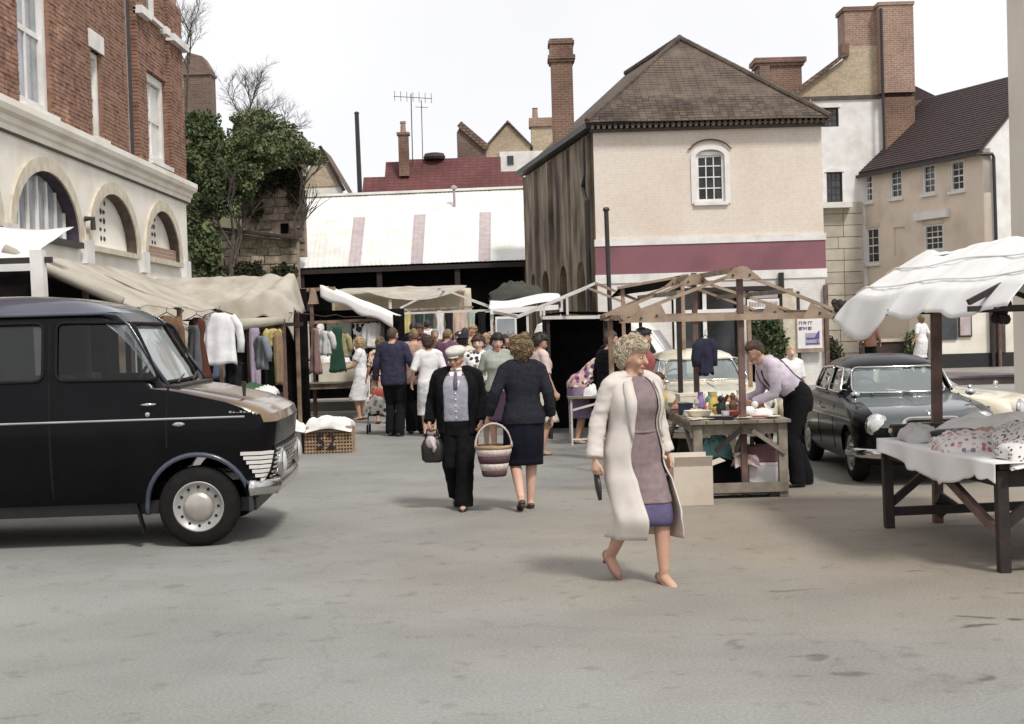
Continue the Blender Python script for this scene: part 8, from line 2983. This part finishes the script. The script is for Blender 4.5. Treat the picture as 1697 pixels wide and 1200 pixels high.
def stalls_back():
    cw, cb, wm = P['canvas_w'], P['canvas'], P['whitemetal']
    # stalls on the raised pavement
    t = thing('market_stall', 'cream canvas stall at the back hung with dark dresses', 'stall', (-2.2, 35, .2))
    def c(u, v):
        x = lerp(-4.3, -1.1, u)
        sag = .30 * math.sin(min(1, max(0, (u - .25) / .75)) * math.pi)
        return (x, lerp(36.5, 34.2, v), lerp(2.86, 2.70 - sag * .8, v))
    canopy(t, c, 40, 16, cb, amp=.02)
    canopy(t, lambda u, v: (lerp(-4.6, -1.0, u), 36.6, lerp(.6, 2.8, v)), 24, 10, P['cream_cloth'], 'back_cloth', amp=.03)
    for x in (-4.2, -2.9, -1.15):
        MB().beam((x, 34.3, .2), (x, 34.3, 2.6), .07, .07).build('post', wm if x == -2.9 else P['oldwood'], t)
    MB().beam((-4.2, 34.3, 2.2), (-.9, 34.3, 2.25), .05, .05).build('rail', P['palewood'], t)
    t = thing('stall_frame', 'empty pitched white pole stall frame at the back of the lane', 'stall', (-1.4, 33.4, .2))
    for y in (32.9, 34.9):
        for p, q in (((-2.55, 2.25), (-1.62, 2.68)), ((-1.62, 2.68), (-.35, 2.18)), ((-2.5, 2.12), (-.4, 2.14))):
            MB().beam((p[0], y, p[1]), (q[0], y, q[1]), .045, .05, (0, 1, 0)).build('rafter', wm, t)
        for x in (-2.5, -.45):
            MB().beam((x, y, .2), (x, y, 2.2), .05, .05).build('post', wm, t)
    MB().beam((-1.62, 32.8, 2.7), (-1.62, 35, 2.7), .05, .05).build('ridge_pole', wm, t)
    MB().beam((-2.5, 32.8, 2.22), (-2.5, 35, 2.22), .04, .04).build('purlin', wm, t)
    MB().beam((-.4, 32.8, 2.2), (-.4, 35, 2.2), .04, .04).build('purlin', wm, t)
    G = 'dresses hanging in the cream canvas stall'
    for i, (x, k, col, lab) in enumerate(((-2.55, 'sheet', (.56, .50, .22), 'yellow cloth length hung at the left of the back stall'), (-2.2, 'dress', (.03, .05, .045), 'dark green dress left of the striped one'), (-1.95, 'dress', (.05, .07, .07), 'dark teal dress second from the yellow length'),
                                          (-1.7, 'dress', (.7, .69, .66), 'white dress hung between dark dresses'), (-1.48, 'dress', (.02, .02, .02), 'black dress right of the white dress'), (-1.25, 'sheet', (.6, .46, .38), 'peach cloth length in the back stall'), (-.95, 'dress', (.4, .46, .4), 'pale green dress near the right frame post'), (-.7, 'dress', (.015, .015, .015), 'black dress at the right end of the back stall'))):
        garment(lab, x, 34.05, 2.18, .30, .95, cloth('back stall stuff %d' % i, col), rs.uniform(-.2, .2), k, G)
    # pale awning right of it
    t = thing('market_stall', 'stall with pale flat awning beside the market house side wall', 'stall', (.2, 31, .0))
    def d(u, v):
        return (lerp(-.45, 1.1, u), lerp(32, 29.5, v), lerp(2.35, 2.12, v) + .1 * u - .04 * math.sin(u * 6))
    canopy(t, d, 20, 10, cw, amp=.015)
    MB().prism([(-.42, 29.5, 2.0), (1.0, 29.5, 2.06), (1.0, 29.5, 2.16), (-.42, 29.5, 2.12)], (0, .02, 0)).build('valance', cw, t)
    for x in (-.4, .35, 1.05):
        MB().beam((x, 29.6, 0), (x, 29.6, 2.1), .05, .05).build('post', wm, t)
    sg = MB().box(-.32, 29.52, 1.45, .12, 29.56, 1.95).build('price_board', P['white'], t)
    MB().box(-.28, 29.505, 1.5, .08, 29.518, 1.9).build('board_face', P['pane_pale'], sg)
    # dark stall behind the woman
    t = thing('market_stall', 'black sheeted stall with white pole roof behind the ash blonde woman', 'stall', (1.0, 22, 0))
    dk = P['canvas_d']
    MB().prism([(.55, 23.6, 0), (2.0, 23.6, 0), (2.0, 23.6, 1.86), (.55, 23.6, 1.86)], (0, .04, 0)).build('back_cloth', dk, t)
    MB().prism([(.52, 21.4, 0.02), (.52, 23.6, .02), (.52, 23.6, 1.86), (.52, 21.4, 1.86)], (.03, 0, 0)).build('side_cloth', dk, t)
    canopy(t, lambda u, v: (lerp(.5, 2.05, u), lerp(21.3, 23.7, v), 1.88 + .03 * math.sin(u * 5)), 12, 12, dk, 'roof_sheet', amp=.02)
    MB().beam((.45, 21.3, 1.83), (2.1, 21.3, 1.80), .04, .05).build('eaves_pole', wm, t)
    for x in (.56, 1.95):
        MB().beam((x, 21.35, 0), (x, 21.35, 1.82), .05, .05).build('post', P['darkwood'], t)
    for y in (21.2, 23.4):
        MB().beam((.1, y, 1.86), (1.28, y, 2.32), .04, .05, (0, 1, 0)).build('rafter', wm, t)
        MB().beam((1.28, y, 2.32), (1.9, y, 2.05), .04, .05, (0, 1, 0)).build('rafter', P['palewood'], t)
        MB().beam((.5, y, 1.86), (.5, y, 2.0), .035, .04).build('strut', wm, t)
        MB().beam((.85, y, 1.86), (.85, y, 2.14), .035, .04).build('strut', wm, t)
    MB().beam((.1, 21.2, 1.86), (-.3, 26, 2.0), .04, .05).build('purlin', wm, t)
    st = thing('display_stand', 'small pale metal stand in front of the black sheeted stall', 'stand', (1.0, 20.3, 0))
    for x, y in ((.82, 20.05), (1.35, 20.05), (.82, 20.6), (1.35, 20.6)):
        MB().tube([(x, y, 0), (x, y, .66)], .016, 7).build('leg', wm, st)
    MB().box(.78, 20.0, .66, 1.4, 20.65, .69).build('shelf', P['greywood'], st)
    MB().tube([(.82, 20.05, .08), (1.35, 20.05, .08)], .014, 6).build('rail', wm, st)
    MB().beam((.84, 20.05, .5), (1.33, 20.05, .62), .02, .03).build('brace', wm, st)
    heap('cloth_pile', 'pale cloth heap on the small metal stand', 'cloth', 1.18, 20.3, .69, .2, .25, .16, P['canvas_w'], 71)
    # black tilted canvas over the second frame
    t = thing('market_stall', 'stall under black tilted sheet behind the bare wooden frame', 'stall', (1.9, 20.6, 0))
    canopy(t, lambda u, v: (lerp(1.55, 2.45, u), lerp(19.8, 22, v), lerp(2.22, 2.36, u) - .1 * v), 14, 10, dk, amp=.02)
    for x in (1.58, 2.42):
        MB().beam((x, 19.9, 0), (x, 19.9, 2.2 + .12 * (x > 2)), .05, .05).build('post', P['oldwood'], t)
    MB().beam((1.5, 19.82, 2.2), (2.5, 19.82, 2.35), .035, .05, (0, 1, 0)).build('rail', P['palewood'], t)
    # dark canvas bundle beyond the awning
    heap('canvas_bundle', 'dark folded canvas piled on the roof poles under the market house wall', 'canvas', .15, 32.8, 2.36, .7, .5, .42, mat('olive canvas', (.05, .05, .04), None, 5, .95), 81)
    # poster on the market house
    p = thing('poster', 'white poster with violet machine picture on the market house corner', 'poster', (7.74, 36.8, 1.3))
    MB().box(7.38, 36.78, .86, 8.10, 36.84, 1.76).build('board', P['palewood'], p)
    MB().box(7.42, 36.766, .96, 8.06, 36.779, 1.73).build('sheet', P['paper'], p)
    ink = mat('mauve ink', (.16, .09, .15), None, 5, .9)
    ink2 = mat('violet ink', (.12, .08, .24), None, 5, .9)
    gr = mat('grey violet ink', (.38, .36, .46), None, 5, .9)
    lt = MB()
    for row, (z, n) in enumerate(((1.58, 6), (1.44, 6))):
        x = 7.46
        for k in range(n):
            w = rs.choice((.035, .045, .055))
            lt.box(x, 36.757, z, x + .018, 36.765, z + .085)
            lt.box(x + .02, 36.757, z + rs.choice((0, .035, .066)), x + w, 36.765, z + rs.choice((.066, .085)))
            x += w + .012
    lt.build('lettering', ink, p, stuff=True)
    pc = MB().box(7.62, 36.759, 1.06, 7.99, 36.765, 1.36)
    pc.build('picture_ground', gr, p)
    pm = MB()
    pm.prism([(7.64, 36.752, 1.24), (7.86, 36.752, 1.24), (7.96, 36.752, 1.40), (7.99, 36.752, 1.42), (7.98, 36.752, 1.2), (7.66, 36.752, 1.19)], (0, .006, 0))
    pm.box(7.63, 36.752, 1.06, 7.99, 36.758, 1.10)
    pm.box(7.92, 36.752, 1.10, 7.95, 36.758, 1.17)
    pm.build('picture_shape', ink2, p)


def carried():
    # striped shopping basket
    b = thing('shopping_basket', 'round shopping basket banded cream and maroon held by the tweed jacketed woman', 'basket', (-.19, 12.9, .33))
    zs = [0, .055, .12, .19, .25, .285]
    rr = [.105, .118, .134, .150, .163, .168]
    ms = ['basket_maroon', 'basket_cream', 'basket_maroon', 'basket_cream', 'wicker']
    P['basket_maroon'] = mat('maroon plaited straw', (.10, .045, .055), (.06, .03, .04), 40, .85, .6, 70)
    P['basket_cream'] = mat('cream plaited straw', (.60, .53, .47), (.46, .38, .34), 40, .85, .6, 70)
    for k in range(5):
        MB().lathe([(rr[k] - .012, zs[k]), (rr[k], zs[k]), ((rr[k] + rr[k + 1]) / 2 + .004, (zs[k] + zs[k + 1]) / 2), (rr[k + 1], zs[k + 1] - .001), (rr[k + 1] - .012, zs[k + 1] - .001)], (0, 0, 0), 'z', 32, False).build('band', P[ms[k]], b, smooth=True, local=True)
    MB().lathe([(.001, .004), (.104, .004)], (0, 0, 0), 'z', 24, False).build('base', P['wicker'], b, local=True)
    MB().lathe([(.001, .24), (.15, .24)], (0, 0, 0), 'z', 24, False).build('cloth_cover', P['reveal'], b, local=True)
    MB().tube([(-.165, 0, .26)] + [(.165 * math.cos(a), 0, .28 + .20 * math.sin(a)) for a in [math.pi - math.pi * k / 14 for k in range(15)]] + [(.165, 0, .26)], .010, 7).build('handle', P['basket_cream'], b, smooth=True, local=True)
    # man's bag
    g = thing('shoulder_bag', 'black bag with grey glove on it carried by the flat capped man', 'bag', (-.76, 13.14, .45), R(-12))
    MB().loft([[(x * k, y * k, z) for x, y, _ in rring(0, -.10, .10, .06, .04, .04, 0, 4, 4, 4)] for z, k in ((0, .7), (.03, 1), (.15, 1.05), (.21, .8), (.23, .5))]).build('bag_body', P['dark'], g, smooth=True, local=True)
    MB().tube([(-.07, 0, .2), (-.05, 0, .30), (.05, 0, .30), (.07, 0, .2)], .009, 6).build('handle', P['dark'], g, smooth=True, local=True)
    MB().ball((.0, -.05, .19), .055, .03, .06, 10, 7).tube([(0, -.06, .22), (.04, -.07, .14), (.03, -.07, .10)], [.025, .022, .012], 7).build('glove', P['rooflight'], g, smooth=True, local=True)


P['slateboard'] = mat('mauve board', (.26, .215, .215), (.19, .155, .16), 4, .8)
P['cream_cloth'] = cloth('cream back sheet', (.58, .52, .40))
stall_bare()
table_centre()
stall_right()
stalls_left()
stalls_back()
carried()
finish_remesh()
